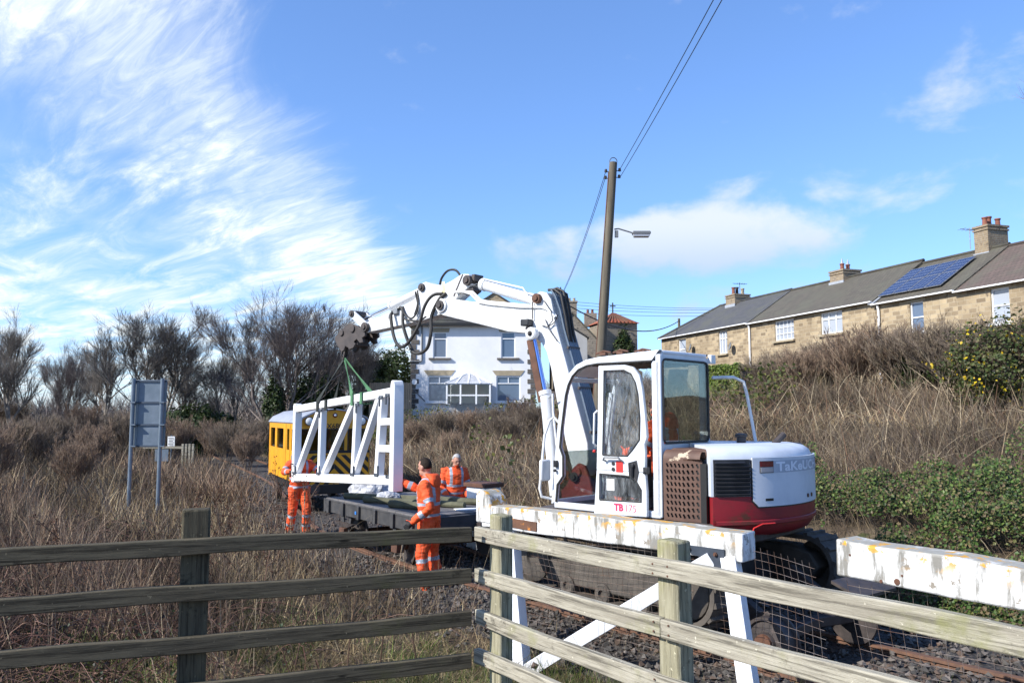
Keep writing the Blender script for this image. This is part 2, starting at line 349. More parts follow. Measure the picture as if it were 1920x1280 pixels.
def ground_z(x, y):
    x = np.asarray(x, float); y = np.asarray(y, float); n = track_sd(x, y)
    cs_ = np.interp(x, [-1, 7], [.50, .84])
    zb = np.interp(n, [0, 1.9, 2.3, 3.0, 12, 16, 45, 200], [-0.14, -0.14, -0.08, 0.6, 3.0, 3.25, 3.4, 5.0]); zb = np.where(zb > .6, .6 + (zb - .6) * cs_, zb)
    zl = np.interp(-n, [0, 1.8, 3, 6, 60, 200], [-0.14, -0.14, -0.08, 0.0, 0.15, 1.5])
    z = np.where(n > 0, zb, zl)
    zc = np.interp(np.hypot(x, y), [0, 3.5, 5.2, 7.4], [0.5, 0.5, 0.36, -0.2])
    z = np.maximum(z, np.where(n < 0, zc, -9))
    amp = np.clip(np.abs(n) - 1.9, 0, 1) * 0.05
    return z + amp * (np.sin(x * 1.7 + 0.6 * y) + np.sin(y * 2.3 - x * 0.8) + 0.6 * np.sin(x * 5.1 + y * 3.7))
def build_ground():
    xs = np.concatenate([[-900, -400, -200, -120], np.arange(-80, -14, 2.0), np.arange(-14, 16, 0.3), np.arange(16, 80, 2.0), [120, 200, 400, 900]])
    ys = np.concatenate([[-300, -120, -50, -20, -10, -5], np.arange(-2, 30, 0.3), np.arange(30, 90, 1.5), [100, 140, 200, 300, 500, 900, 1500]])
    X, Y = np.meshgrid(xs, ys); Z = ground_z(X, Y); V = np.stack([X, Y, Z], -1).reshape(-1, 3); w = len(xs); h = len(ys)
    i = (np.arange(h - 1)[:, None] * w + np.arange(w - 1)[None]).ravel(); F = np.stack([i, i + 1, i + w + 1, i + w], -1)
    n = NT('earth_and_dead_grass')
    a = n.mix(n.ramp(n.noise(0.9, 8, 0.65), 0.35, 0.65), (0.105, 0.075, 0.05), (0.17, 0.13, 0.085))
    a = n.mix(n.ramp(n.noise(2.3, 6, 0.6, off=9), 0.56, 0.68), a, (0.075, 0.085, 0.035))
    a = n.mix(n.ramp(n.noise(26, 4, 0.7, off=4), 0.35, 0.7), a, n.mix(0.5, a, (0.04, 0.03, 0.022)))
    n.base(a); n.b.inputs['Roughness'].default_value = 0.95; n.b.inputs['Specular IOR Level'].default_value = 0.1; n.bump(n.noise(22, 6, 0.7), 0.8, 0.06)
    o = np_mesh('ground', V, F, n.m, smooth=True); tag(o, kind='structure')
build_ground()

# ------------------------------------------------------------------ track: bed, sleepers, rails
n_ = NT('ballast'); vor = n_.N.new('ShaderNodeTexVoronoi'); vor.inputs['Scale'].default_value = 22; n_.L.new(n_.tc.outputs['Object'], vor.inputs['Vector'])
n_.base(n_.mix(vor.outputs['Distance'], n_.mix(n_.noise(14, 3), (0.10, 0.085, 0.075), (0.055, 0.05, 0.047)), (0.025, 0.02, 0.018)))
n_.b.inputs['Roughness'].default_value = 0.9; n_.bump(vor.outputs['Distance'], 1.0, 0.03); M['ballast'] = n_.m
def seg_frames(step, s0=0, s1=1e9):
    out = []; acc = 0; nxt = s0
    for a, b in zip(TRK_S[:-1], TRK_S[1:]):
        L = np.hypot(*(b - a)); d = (b - a) / L
        while nxt <= acc + L:
            if nxt > s1: return out
            out.append((a + d * (nxt - acc), d)); nxt += step
        acc += L
    return out
def build_track():
    fr = seg_frames(0.8, 5); V = []; F = []
    prof = [(-2.0, -0.2), (-1.75, -0.07), (1.75, -0.07), (2.0, -0.2)]
    for p, d in fr:
        for o, z in prof: V.append((p[0] + d[1] * o, p[1] - d[0] * o, z))
    for i in range(len(fr) - 1):
        for j in range(3): F.append((i * 4 + j, i * 4 + j + 1, i * 4 + j + 5, i * 4 + j + 4))
    o = np_mesh('track_bed', V, F, M['ballast'], smooth=True); tag(o, kind='structure')
    root = empty('railway_track'); tag(root, kind='structure')
    rp = [(-0.07, -0.155), (0.07, -0.155), (0.07, -0.135), (0.012, -0.115), (0.012, -0.04), (0.035, -0.03), (0.035, 0), (-0.035, 0), (-0.035, -0.03), (-0.012, -0.04), (-0.012, -0.115), (-0.07, -0.135)]
    fr = seg_frames(0.6, 6, 95)
    for sgn in (-1, 1):
        mb = MB(); vs = []; fs = []
        for p, d in fr:
            for o_, z in rp: q = o_ + sgn * 0.7525; vs.append((p[0] + d[1] * q, p[1] - d[0] * q, z))
        k = len(rp); fs = [(i * k + j, i * k + (j + 1) % k, (i + 1) * k + (j + 1) % k, (i + 1) * k + j) for i in range(len(fr) - 1) for j in range(k)]
        mb.add(vs, fs); mb.build('rail', M['rail_rust'], root, smooth=30)
    me = None
    for i, (p, d) in enumerate(seg_frames(0.72, 11, 52)):
        if me is None:
            mb = MB(); mb.box((0, 0, -0.16), (2.6, 0.25, 0.14)); so = mb.build('sleeper', M['sleeper'], root, bevel=0.012); me = so.data
        else:
            so = so.copy(); COL.objects.link(so)
        so.location = (p[0], p[1], 0.012 * math.sin(i * 7.1)); so.rotation_euler = (0, 0, math.atan2(d[1], d[0]) - math.pi / 2 + 0.02 * math.sin(i * 3.3))
build_track()
def stones(name, pts, smin, smax, m, tints):
    n = len(pts); base = np.array([(1, 0, 0), (-1, 0, 0), (0, 1, 0), (0, -1, 0), (0, 0, 1), (0, 0, -1)], float)
    fc = np.array([(0, 2, 4), (2, 1, 4), (1, 3, 4), (3, 0, 4), (2, 0, 5), (1, 2, 5), (3, 1, 5), (0, 3, 5)])
    s = rng.uniform(smin, smax, (n, 1, 1)) * rng.uniform(0.55, 1.2, (n, 6, 1)); a = rng.uniform(0, 6.3, n); b = rng.uniform(-.6, .6, n)
    v = base[None] * s + rng.normal(0, 0.15, (n, 6, 3)) * s
    ca, sa = np.cos(a)[:, None], np.sin(a)[:, None]; cb, sb = np.cos(b)[:, None], np.sin(b)[:, None]
    x, y, z = v[..., 0], v[..., 1], v[..., 2]; y, z = y * cb - z * sb, y * sb + z * cb; x, y = x * ca - y * sa, x * sa + y * ca
    v = np.stack([x, y, z * 0.75], -1) + pts[:, None, :]
    F = (fc[None] + 6 * np.arange(n)[:, None, None]).reshape(-1, 3); t = np.repeat(tints[rng.integers(0, len(tints), n)] * rng.uniform(0.6, 1.3, (n, 1)), 6, 0)
    return np_mesh(name, v.reshape(-1, 3), F, m, tint=t, kind='stuff')
mk('stone_chips', (1, 1, 1), (0.7, 0.7, 0.7), 30, 0.85, 0.3, tint=True)
def build_ballast():
    s = rng.uniform(-8, 16, 16000); o = rng.uniform(-1.9, 2.1, 16000); d = np.array([-.62, .785]); r = np.array([.785, .62]); P = np.array([1.87, 9.3]) + s[:, None] * d + o[:, None] * r
    far = np.array([p for p, dd in seg_frames(0.02, 25, 55)]); far = far[rng.integers(0, len(far), 5000)] + rng.uniform(-1.9, 1.9, (5000, 2))
    P = np.vstack([P[s < 6], far]); z = np.full(len(P), -0.05) + rng.uniform(-0.03, 0.015, len(P))
    o = stones('ballast_stones', np.column_stack([P, z]), 0.022, 0.05, M['stone_chips'], np.array([(0.10, 0.09, 0.08), (0.06, 0.055, 0.05), (0.15, 0.13, 0.115), (0.11, 0.075, 0.055)]))
    tag(o, 'dark grey stone ballast lying between the rusty rails', 'ballast')
build_ballast()

# ------------------------------------------------------------------ excavator
EXC = Vector((1.87, 9.3, 0)); EXC_A = math.atan2(0.69, -0.724)
def build_excavator():
    root = empty('excavator', EXC, EXC_A, 'white and red road-rail excavator with rusty side grille lifting a white gate', 'excavator')
    W, K = M['cab_paint'], M['black_plastic']
    # ---- undercarriage, turned to the line of the track
    ua = math.atan2(0.785, -0.62) - EXC_A
    RZ = Matrix.Rotation(ua, 4, 'Z')
    def xf(mb): mb.v = [tuple(RZ @ Vector(p)) for p in mb.v]; return mb
    mb = MB(); mb.box((0, 0, 0.62), (1.5, 1.5, 0.3)); mb.box((0, 0, 0.86), (0.95, 0.95, 0.22)); mb.cyl((0, 0, 0.9), (0, 0, 1.03), 0.55, 28)
    xf(mb).build('chassis', M['dark_steel'], root, bevel=0.02)
    for sy in (-1, 1):
        y0, y1 = sy * 0.82, sy * 1.2; ya, yb = min(y0, y1), max(y0, y1)
        def oval(r, off=0, L=1.12, k=14):
            pts = [(L + r * math.sin(a), 0.64 + r * math.cos(a)) for a in np.linspace(0, math.pi, k)]
            return pts + [(-L - r * math.sin(a), 0.64 - r * math.cos(a)) for a in np.linspace(0, math.pi, k)]
        mb = MB(); po, pi_ = oval(0.335), oval(0.285); n = len(po)
        vs = [(x, y, z) for y in (ya, yb) for (x, z) in po] + [(x, y, z) for y in (ya, yb) for (x, z) in pi_]
        fs = []
        for i in range(n):
            j = (i + 1) % n
            fs += [(i, j, n + j, n + i), (2 * n + i, 3 * n + i, 3 * n + j, 2 * n + j), (i, 2 * n + i, 2 * n + j, j), (n + i, n + j, 3 * n + j, 3 * n + i)]
        mb.add(vs, fs)
        # grousers round the belt
        per = 2 * (2 * 1.12) + 2 * math.pi * 0.335; cnt = 44
        for c in range(cnt):
            s_ = per * c / cnt
            if s_ < 2.24: x, z, a = 1.12 - s_, 0.975, 0
            elif s_ < 2.24 + math.pi * .335: t = (s_ - 2.24) / .335; x, z, a = -1.12 - .335 * math.sin(t), .64 + .335 * math.cos(t), -t
            elif s_ < 4.48 + math.pi * .335: x, z, a = -1.12 + (s_ - 2.24 - math.pi * .335), .305, 0
            else: t = (s_ - 4.48 - math.pi * .335) / .335; x, z, a = 1.12 + .335 * math.sin(t), .64 - .335 * math.cos(t), -t
            mb.box((x, (ya + yb) / 2, z), (0.05, 0.37, 0.05), 0, Matrix.Rotation(-a, 3, 'Y'))
        xf(mb).build('crawler_track', M['muddy_track'], root, bevel=0, smooth=30)
        mb = MB(); mb.prism([(1.15, .5), (1.25, .64), (1.15, .78), (.9, .84), (-.9, .84), (-1.15, .78), (-1.25, .64), (-1.15, .5), (-.9, .43), (.9, .43)], ya + .05, yb - .04)
        xf(mb).build('track_frame', M['muddy_track'], root, bevel=0.02)
        ys = yb + 0.0 if sy > 0 else ya
        for x, r in ((1.12, .26), (-1.12, .26), (.55, .11), (0, .11), (-.55, .11)):
            mb = MB(); mb.lathe([(r * .35, .0), (r * .4, .03), (r * .85, .03), (r, .01), (r, -.1), (r * .3, -.1)], 22, 0, Matrix.Translation((x, ys - sy * .03, .64 if r > .2 else .42)) @ Matrix.Rotation(-sy * math.pi / 2, 4, 'X'))
            xf(mb).build('roller', M['muddy_track'], root)
        # rail wheels on swing arms
        for x in (1.75, -1.72):
            mb = MB(); T = Matrix.Translation((x, sy * .7525, .235)) @ Matrix.Rotation(sy * math.pi / 2, 4, 'X')
            mb.lathe([(.05, -.09), (.09, -.09), (.1, -.06), (.19, -.05), (.2, -.075), (.228, -.075), (.23, .05), (.265, .055), (.262, .085), (.2, .09), (.05, .09)], 30, 0, T)
            wh = xf(mb).build('rail_wheel', M['dark_steel'], root)
            mb = MB(); mb.lathe([(.085, -.12), (.085, -.085), (.03, -.085)], 16, 0, T); xf(mb).build('wheel_hub', M['rust'], wh)
            mb = MB(); mb.bar((x, sy * .58, .235), (x * .62, sy * .58, .62), .09, .16); mb.bar((x, -.02 * sy, .3), (x, sy * .62, .25), .1, .1); xf(mb).build('rail_wheel_arm', M['dark_steel'], root, bevel=.012)
    mb = MB(); mb.hexa([(-1.75, -.95, .63), (-2.05, -.95, .52), (-2.05, -.25, .52), (-1.75, -.25, .63), (-1.75, -.95, .66), (-2.05, -.95, .55), (-2.05, -.25, .55), (-1.75, -.25, .66)])
    xf(mb).build('step_plate', M['dark_steel'], root)
    # ---- deck and counterweight
    mb = MB(); mb.slab([(1.15, 1.04), (-1.08, 1.04), (-1.3, .5), (-1.3, -.5), (-1.08, -1.0), (.9, -1.0), (1.25, -.4), (1.3, .3)], 1.04, 1.235)
    mb.build('deck_frame', M['dark_steel'], root, bevel=.015)
    A = lambda a, b, k: [R(a + (b - a) * i / k) for i in range(k + 1)]
    mb = MB(); mb.sweep([(.6, 1.09), (1.34, 1.09), (1.44, 1.13), (1.487, 1.2), (1.495, 1.235), (1.5, 1.30), (1.5, 1.497), (.6, 1.497)], A(136, 224, 28), 0, True)
    mb.build('counterweight', M['red_paint'], root, smooth=40)
    mb = MB(); mb.sweep([(1.502, 1.225), (1.512, 1.232), (1.512, 1.262), (1.502, 1.27)], A(137, 223, 28), 0, False); mb.build('counterweight_rib', M['red_paint'], root)
    mb = MB(); mb.sweep([(.3, 1.5), (1.488, 1.5), (1.492, 1.80), (1.482, 1.865), (1.455, 1.92), (1.40, 1.957), (1.3, 1.977), (.3, 1.99)], A(135.5, 224.5, 28), 0, True)
    mb.build('engine_hood', M['hood_paint'], root, smooth=50)
    mb = MB(); mb.box((-.72, -.35, 1.6), (.75, 1.3, .74)); mb.build('engine_bay', M['interior'], root, bevel=.03)
    for a0, a1 in ((136.5, 151), (208.5, 223.5)):
        mb = MB(); mb.sweep([(1.47, 1.503), (1.499, 1.503), (1.499, 1.855), (1.47, 1.855)], A(a0, a1, 8), 0, True)
        lv = mb.build('louvre_panel', K, root)
        for i in range(9):
            z = 1.512 + i * .0375
            mb = MB(); mb.sweep([(1.495, z), (1.522, z + .003), (1.524, z + .012), (1.495, z + .030)], A(a0 + .4, a1 - .3 - (2 if i > 7 else 0), 8), 0, True); mb.build('louvre_slat', K, lv)
    # rear service panel, lamps and maker's lettering
    def arcpt(s_, z, r): a = math.pi + s_ / 1.51; return (r * math.cos(a), r * math.sin(a), z)   # s_ runs from the left corner (-) to the right (+)
    def arcpatch(mb, outline, r0, r1):
        ks = 24; s0 = min(p[0] for p in outline); s1 = max(p[0] for p in outline)
        def zr(s):   # z range of convex outline at s
            zs = []
            for (a, b) in zip(outline, outline[1:] + outline[:1]):
                if abs(a[0] - b[0]) < 1e-9: zs += [a[1], b[1]] if abs(a[0] - s) < 1e-6 else []; continue
                t = (s - a[0]) / (b[0] - a[0])
                if -1e-6 <= t <= 1 + 1e-6: zs.append(a[1] + t * (b[1] - a[1]))
            return min(zs), max(zs)
        vs = []
        for i in range(ks + 1):
            s = s0 + (s1 - s0) * i / ks; lo, hi = zr(s)
            vs += [arcpt(s, lo, r0), arcpt(s, hi, r0), arcpt(s, lo, r1), arcpt(s, hi, r1)]
        fs = []
        for i in range(ks):
            b = i * 4; fs += [(b + 2, b + 6, b + 7, b + 3), (b + 3, b + 7, b + 5, b + 1), (b, b + 4, b + 6, b + 2)]
        fs += [(0, 2, 3, 1), (ks * 4, ks * 4 + 1, ks * 4 + 3, ks * 4 + 2)]
        mb.add(vs, fs)
    mb = MB(); arcpatch(mb, [(-.755, 1.45), (-.70, 1.385), (.70, 1.385), (.755, 1.45), (.755, 1.85), (-.755, 1.85)], 1.49, 1.506); mb.build('panel_gap_frame', K, root)  # black frame behind the rear panel, painted as the dark gap round it
    mb = MB(); arcpatch(mb, [(-.745, 1.46), (-.69, 1.398), (.69, 1.398), (.745, 1.46), (.745, 1.87), (-.745, 1.87)], 1.49, 1.513); rp = mb.build('rear_panel', M['hood_paint'], root, smooth=50)
    mb = MB(); arcpatch(mb, [(-.66, 1.72), (.66, 1.72), (.66, 1.84), (-.66, 1.84)], 1.49, 1.515); mb.build('name_strip', mat('strip_grey', (.40, .45, .53), (.34, .39, .47), 5, .4), rp)
    for s0, s1 in ((-.655, -.50), (.50, .655)):
        mb = MB(); arcpatch(mb, [(s0 - .008, 1.722), (s1 + .008, 1.722), (s1 + .008, 1.838), (s0 - .008, 1.838)], 1.5, 1.518); lt = mb.build('tail_light', K, root)
        mb = MB(); arcpatch(mb, [(s0, 1.782), (s1, 1.782), (s1, 1.832), (s0, 1.832)], 1.5, 1.524); mb.build('red_lens', M['lens_red'], lt)
        mb = MB(); arcpatch(mb, [(s0, 1.728), (s1, 1.728), (s1, 1.778), (s0, 1.778)], 1.5, 1.523); mb.build('clear_lens', M['lens_clear'], lt)
    vs, fs = text_verts('TaKeUCHI', 0.128, 0.004, 1.0); w = max(v.x for v in vs)
    mb = MB(); mb.add([arcpt(-.455 + v.x * .93 / w, 1.737 + v.y * .98, 1.5185) for v in vs], fs); mb.build('maker_lettering', M['text_white'], rp, fix=False, smooth=0)
    mb = MB(); arcpatch(mb, [(-.60, 1.45), (-.50, 1.45), (-.50, 1.475), (-.60, 1.475)], 1.5, 1.515); mb.build('small_label', M['text_black'], rp)
    for s_ in (.12, .24):
        p0, p1 = arcpt(s_, 1.465, 1.505), arcpt(s_, 1.465, 1.522); mb = MB(); mb.cyl(p0, p1, .02, 12); mb.build('panel_lock', M['rust'], rp)
    # lower hook seam: drain tube
    mb = MB(); mb.tube([arcpt(-.78, 1.12, 1.52), arcpt(-.76, 1.2, 1.53), arcpt(-.66, 1.235, 1.53), arcpt(-.5, 1.235, 1.525)], .007, 6); mb.build('drain_hose', M['red_sticker'], root)
    # ---- slotted rusty side cover
    x0, x1, z0, z1 = -.53, -.95, 1.24, 1.86; y = 1.05
    def gp(u, v, d=0.0):      # u along rear, v height; top rolls over to the hood
        x = x0 + (x1 - x0) * u; z = 1.24 + v * .72
        if z > 1.84: t = (z - 1.84) / .12 * 1.35; return (x, y - .09 * (1 - math.cos(t)) - d * math.cos(t) , 1.84 + .10 * math.sin(t) - d * math.sin(t))
        return (x, y - d - (0.045 * max(0, u - .55) / .45 if u > .55 else 0), z)
    mb = MB(); nu, nv = 8, 9; mu, mv = .06, .03; hv0, hv1 = .03, .80
    def cell(u0, u1, v0, v1):
        c = [(u0, v0), (u1, v0), (u1, v1), (u0, v1)]; du, dv = u1 - u0, v1 - v0
        hole = [(u0 + du * .50, v0 + dv * .14), (u0 + du * .92, v0 + dv * .24), (u0 + du * .52, v0 + dv * .86), (u0 + du * .10, v0 + dv * .76)]
        vs = [gp(*p) for p in c] + [gp(*p) for p in hole] + [gp(p[0], p[1], .006) for p in hole]
        mb.add(vs, [(0, 1, 5, 4), (1, 2, 6, 5), (2, 3, 7, 6), (3, 0, 4, 7), (4, 5, 9, 8), (5, 6, 10, 9), (6, 7, 11, 10), (7, 4, 8, 11)])
    for i in range(nu):
        for j in range(nv): cell(mu + (1 - 2 * mu) * i / nu, mu + (1 - 2 * mu) * (i + 1) / nu, hv0 + (hv1 - hv0) * j / nv, hv0 + (hv1 - hv0) * (j + 1) / nv)
    def strip(ua, ub, va, vb, ku, kv):
        for i in range(ku):
            for j in range(kv):
                a, b = ua + (ub - ua) * i / ku, ua + (ub - ua) * (i + 1) / ku; c, d = va + (vb - va) * j / kv, va + (vb - va) * (j + 1) / kv
                mb.add([gp(a, c), gp(b, c), gp(b, d), gp(a, d)], [(0, 1, 2, 3)])
    strip(0, mu, hv0, hv1, 1, 11); strip(1 - mu, 1, hv0, hv1, 1, 11); strip(0, 1, 0, hv0, 9, 1); strip(0, 1, hv1, 1, 9, 8)
    g = mb.build('side_grille', M['rusty_panel'], root, smooth=40, fix=False)
    mb = MB(); mb.box((-.77, .98, 1.52), (.44, .06, .58)); mb.build('grille_backing', M['text_black'], root)  # black backing box; its colour stands in for the shade inside the slots
    mb = MB(); mb.box((-.8, .6, 1.9), (.5, .72, .10)); mb.build('hood_step', M['rusty_panel'], root, bevel=.03)
    # ---- cab shell
    prof = [(.976, 1.27), (.955, 1.50), (.917, 1.847), (.875, 2.18), (.817, 2.511), (.78, 2.63), (.71, 2.75), (.596, 2.845), (.46, 2.895), (.30, 2.915), (-.50, 2.955)]
    inner = [(.905, 1.31), (.885, 1.50), (.80, 1.60), (.80, 1.82), (.845, 1.92), (.815, 2.15), (.755, 2.50), (.715, 2.62), (.655, 2.715), (.57, 2.785), (.45, 2.825), (.30, 2.84), (-.40, 2.84)]
    ya, yb = .06, 1.045
    def side(y0, y1, nm):
        mb = MB(); n = len(inner)
        outer = [prof[0], prof[1], (.94, 1.62), (.92, 1.82), (.908, 1.92), prof[3], prof[4], prof[5], prof[6], prof[7], prof[8], prof[9], (-.50, 2.955)]
        vs = [(x, y0, z) for x, z in outer] + [(x, y0, z) for x, z in inner] + [(x, y1, z) for x, z in outer] + [(x, y1, z) for x, z in inner]; fs = []
        for i in range(n - 1):
            fs += [(i, i + 1, n + i + 1, n + i), (2 * n + i, 3 * n + i, 3 * n + i + 1, 2 * n + i + 1), (i, 2 * n + i, 2 * n + i + 1, i + 1), (n + i, n + i + 1, 3 * n + i + 1, 3 * n + i)]
        fs += [(0, n, 3 * n, 2 * n)]
        mb.add(vs, fs)
        mb.box((-.45, (y0 + y1) / 2, 2.05), (.10, y1 - y0, 1.58)); mb.box((.22, (y0 + y1) / 2, 1.275), (1.42, y1 - y0, .07))
        return mb.build(nm, W, root, bevel=.012)
    sf = side(.985, 1.045, 'cab_side_frame'); side(.06, .11, 'cab_side_frame')
    # dark rubber seal round the doorway
    mb = MB(); mb.tube([(x - .012, 1.05, z) for x, z in [(.905, 1.31)] + inner[1:]] , .013, 6); mb.build('door_seal', M['rubber'], sf)
    mb = MB()
    rp_ = [(.72, 2.742), (.596, 2.845), (.46, 2.895), (.30, 2.915), (-.50, 2.955), (-.515, 2.93), (-.50, 2.90), (.28, 2.86), (.42, 2.835), (.55, 2.79), (.66, 2.71)]
    mb.prism(rp_, .11, .985); mb.build('cab_roof', W, root, bevel=.01)
    for i in range(7):
        mb = MB(); mb.box((.40 - i * .11, .55, 2.832), (.06, .84, .02)); mb.build('roof_lining_rib', M['lining'], root)
    mb = MB(); mb.box((.02, .55, 2.848), (.95, .86, .012)); mb.build('roof_lining', M['lining'], root)
    for x, yy in ((.28, .95), (.05, .95), (-.2, .9)):
        mb = MB(); mb.box((x, yy, 2.955), (.08, .05, .03)); mb.tube([(x + .1, yy, 2.96), (x, yy, 2.985), (x - .1, yy, 2.965)], .012, 6); mb.build('roof_bracket', M['rust'], root)
    # rear wall with its window
    mb = MB(); yl, yr = .985, .11
    mb.box((-.48, 1.015, 2.08), (.06, .06, 1.66)); mb.box((-.475, .085, 2.08), (.06, .05, 1.66))
    mb.box((-.475, .55, 1.63), (.06, .88, .72)); mb.box((-.475, .55, 2.885), (.06, .88, .10))
    mb.build('cab_rear_wall', W, root, bevel=.012)
    mb = MB(); mb.box((-.507, .535, 2.42), (.012, .90, .86)); mb.build('rear_window_seal', M['rubber'], root, bevel=.004) if False else None
    def rrect(y0, y1, z0, z1, r, x, t, nm, m, par):
        pts = []
        for cy, cz, a in ((y1 - r, z1 - r, 0), (y0 + r, z1 - r, 90), (y0 + r, z0 + r, 180), (y1 - r, z0 + r, 270)):
            for k in range(5): b = R(a + 22.5 * k); pts.append((cy + r * math.cos(b), cz + r * math.sin(b)))
        n = len(pts); mb = MB(); mb.add([(x, p, q) for p, q in pts] + [(x + t, p, q) for p, q in pts], [tuple(range(n)), tuple(range(2 * n - 1, n - 1, -1))] + [(i, (i + 1) % n, n + (i + 1) % n, n + i) for i in range(n)])
        return mb.build(nm, m, par), pts
    gl_, pts = rrect(.105, 1.005, 2.0, 2.86, .06, -.512, .006, 'rear_window', M['tinted_glass'], root)
    mb = MB(); path = [(-.514, p, q) for p, q in pts]; mb.tube(path + path[:1], .012, 6, caps=False); mb.build('window_seal', M['rubber'], gl_)
    mb = MB(); mb.box((-.525, .03, 2.90), (.05, .10, .10)); mb.build('rear_work_light', M['white_paint'], root, bevel=.01)
    # front: lower tinted pane, header and far pillar
    mb = MB(); mb.bar((.95, .11, 1.31), (.905, .11, 1.87), .05, .05); mb.bar((.905, .11, 1.87), (.80, .11, 2.55), .05, .05); mb.bar((.955, .1, 1.30), (.955, 1.0, 1.30), .05, .06); mb.bar((.74, .1, 2.68), (.74, 1.0, 2.68), .05, .05)
    mb.build('cab_front_frame', W, root, bevel=.008)
    mb = MB(); mb.hexa([(.945, .12, 1.33), (.95, .12, 1.33), (.95, .98, 1.33), (.945, .98, 1.33), (.90, .12, 1.87), (.905, .12, 1.87), (.905, .98, 1.87), (.90, .98, 1.87)]); mb.build('lower_windscreen', M['tinted_glass'], root)
    mb = MB(); mb.box((.22, .55, 1.26), (1.4, .9, .04)); mb.build('cab_floor', M['interior'], root)
    mb = MB(); mb.box((-.16, .40, 1.55), (.45, .46, .12)); mb.bar((-.36, .40, 1.6), (-.42, .40, 1.98), .44, .08, 0, (1, 0, 0)); mb.box((-.16, .40, 1.38), (.35, .36, .24)); mb.build('driver_seat', M['seat_grey'], root, bevel=.03)
    mb = MB(); mb.box((.02, .86, 1.62), (.5, .12, .42)); mb.box((.02, .20, 1.62), (.5, .12, .42)); mb.build('console', M['interior'], root, bevel=.02)
    mb = MB(); mb.tube([(.24, .86, 1.78), (.33, .93, 1.86), (.40, .97, 1.885)], .008, 6); lv = mb.build('lock_lever', M['grey_steel'], root)
    mb = MB(); mb.lathe([(.004, -.018), (.017, -.01), (.02, 0), (.017, .01), (.004, .018)], 10, 0, Matrix.Translation((.405, .972, 1.888))); mb.build('lever_knob', M['red_sticker'], lv)
    for yy in (.46, .60):
        mb = MB(); mb.tube([(.62, yy, 1.28), (.60, yy, 1.6), (.52, yy, 1.95)], .012, 6); mb.build('travel_lever', M['black_plastic'], root)
    # ---- door folded back flat against the cab side
    DY0, DY1 = 1.062, 1.105
    out = [(.316, 1.225), (-.361, 1.25), (-.363, 1.50), (-.352, 1.90), (-.345, 1.99), (-.375, 2.06), (-.355, 2.3), (-.325, 2.56), (-.29, 2.70), (-.21, 2.785), (-.10, 2.812), (.238, 2.815)]
    def frame_between(outer, innr, y0, y1, nm, m, par):
        n = len(outer); mb = MB(); vs = [(x, y0, z) for x, z in outer] + [(x, y0, z) for x, z in innr] + [(x, y1, z) for x, z in outer] + [(x, y1, z) for x, z in innr]; fs = []
        for i in range(n):
            j = (i + 1) % n
            fs += [(i, j, n + j, n + i), (2 * n + i, 3 * n + i, 3 * n + j, 2 * n + j), (i, 2 * n + i, 2 * n + j, j), (n + i, n + j, 3 * n + j, 3 * n + i)]
        mb.add(vs, fs); return mb.build(nm, m, par, bevel=.008)
    door = empty('cab_door', parent=root)
    up_o = [(.275, 1.70), (-.349, 1.70), (-.352, 1.90), (-.345, 1.99), (-.375, 2.06), (-.355, 2.3), (-.325, 2.56), (-.29, 2.70), (-.21, 2.785), (-.10, 2.812), (.238, 2.815), (.255, 2.2)]
    up_i = [(.19, 1.86), (-.06, 1.86), (-.13, 1.86), (-.20, 1.93), (-.285, 2.03), (-.295, 2.25), (-.275, 2.5), (-.245, 2.62), (-.19, 2.715), (-.10, 2.755), (.16, 2.76), (.175, 2.2)]
    door = frame_between(up_o, up_i, DY0, DY1, 'cab_door', W, root) if not bpy.data.objects.remove(door) else None
    lo_o = [(.316, 1.225), (-.361, 1.25), (-.363, 1.5), (-.349, 1.6985), (-.1, 1.6985), (.275, 1.6985)]
    lo_i = [(.235, 1.385), (-.30, 1.40), (-.30, 1.52), (-.215, 1.645), (-.1, 1.655), (.232, 1.66)]
    frame_between(lo_o, lo_i, DY0, DY1, 'lower_door_panel', W, door)
    def pane(poly, y, nm, m, par):
        mb = MB(); mb.prism(poly, y, y + .005); return mb.build(nm, m, par)
    pane(up_i, 1.078, 'upper_pane', M['film_glass'], door); pane(lo_i, 1.078, 'lower_pane', M['film_glass'], door)
    for poly in (up_i, lo_i):
        mb = MB(); path = [(x, 1.106, z) for x, z in poly]; mb.tube(path + path[:1], .008, 6, caps=False); mb.build('pane_seal', M['rubber'], door)
    mb = MB(); mb.tube([(.15, 1.105, 1.80), (.15, 1.15, 1.81), (.13, 1.16, 1.84), (-.05, 1.16, 1.845), (-.07, 1.15, 1.82), (-.07, 1.105, 1.80)], .011, 8); mb.build('door_handle', M['grey_steel'], door)
    mb = MB(); mb.prism([(-.14, 1.79), (-.25, 1.82), (-.275, 1.70), (-.25, 1.60), (-.15, 1.645)], 1.104, 1.112); lt = mb.build('latch_recess', K, door, bevel=.006)
    mb = MB(); mb.bar((-.20, 1.125, 1.65), (-.205, 1.13, 1.77), .022, .022); mb.cyl((-.205, 1.11, 1.765), (-.205, 1.14, 1.765), .022, 12); mb.build('latch_handle', M['black_plastic'], lt, bevel=.004)
    mb = MB(); mb.box((-.36, 1.10, 1.72), (.05, .05, .07)); mb.cyl((-.355, 1.08, 1.70), (-.355, 1.145, 1.70), .012, 8); mb.build('door_catch', M['black_plastic'], root, bevel=.006)
    mb = MB(); mb.box((.885, 1.06, 1.735), (.045, .05, .075)); mb.cyl((.89, 1.06, 1.66), (.89, 1.09, 1.66), .018, 8); mb.build('door_striker', M['black_plastic'], sf, bevel=.006)
    mb = MB(); mb.box((-.03, 1.1065, 1.745), (.088, .003, .115)); mb.build('red_sticker', M['red_sticker'], door)
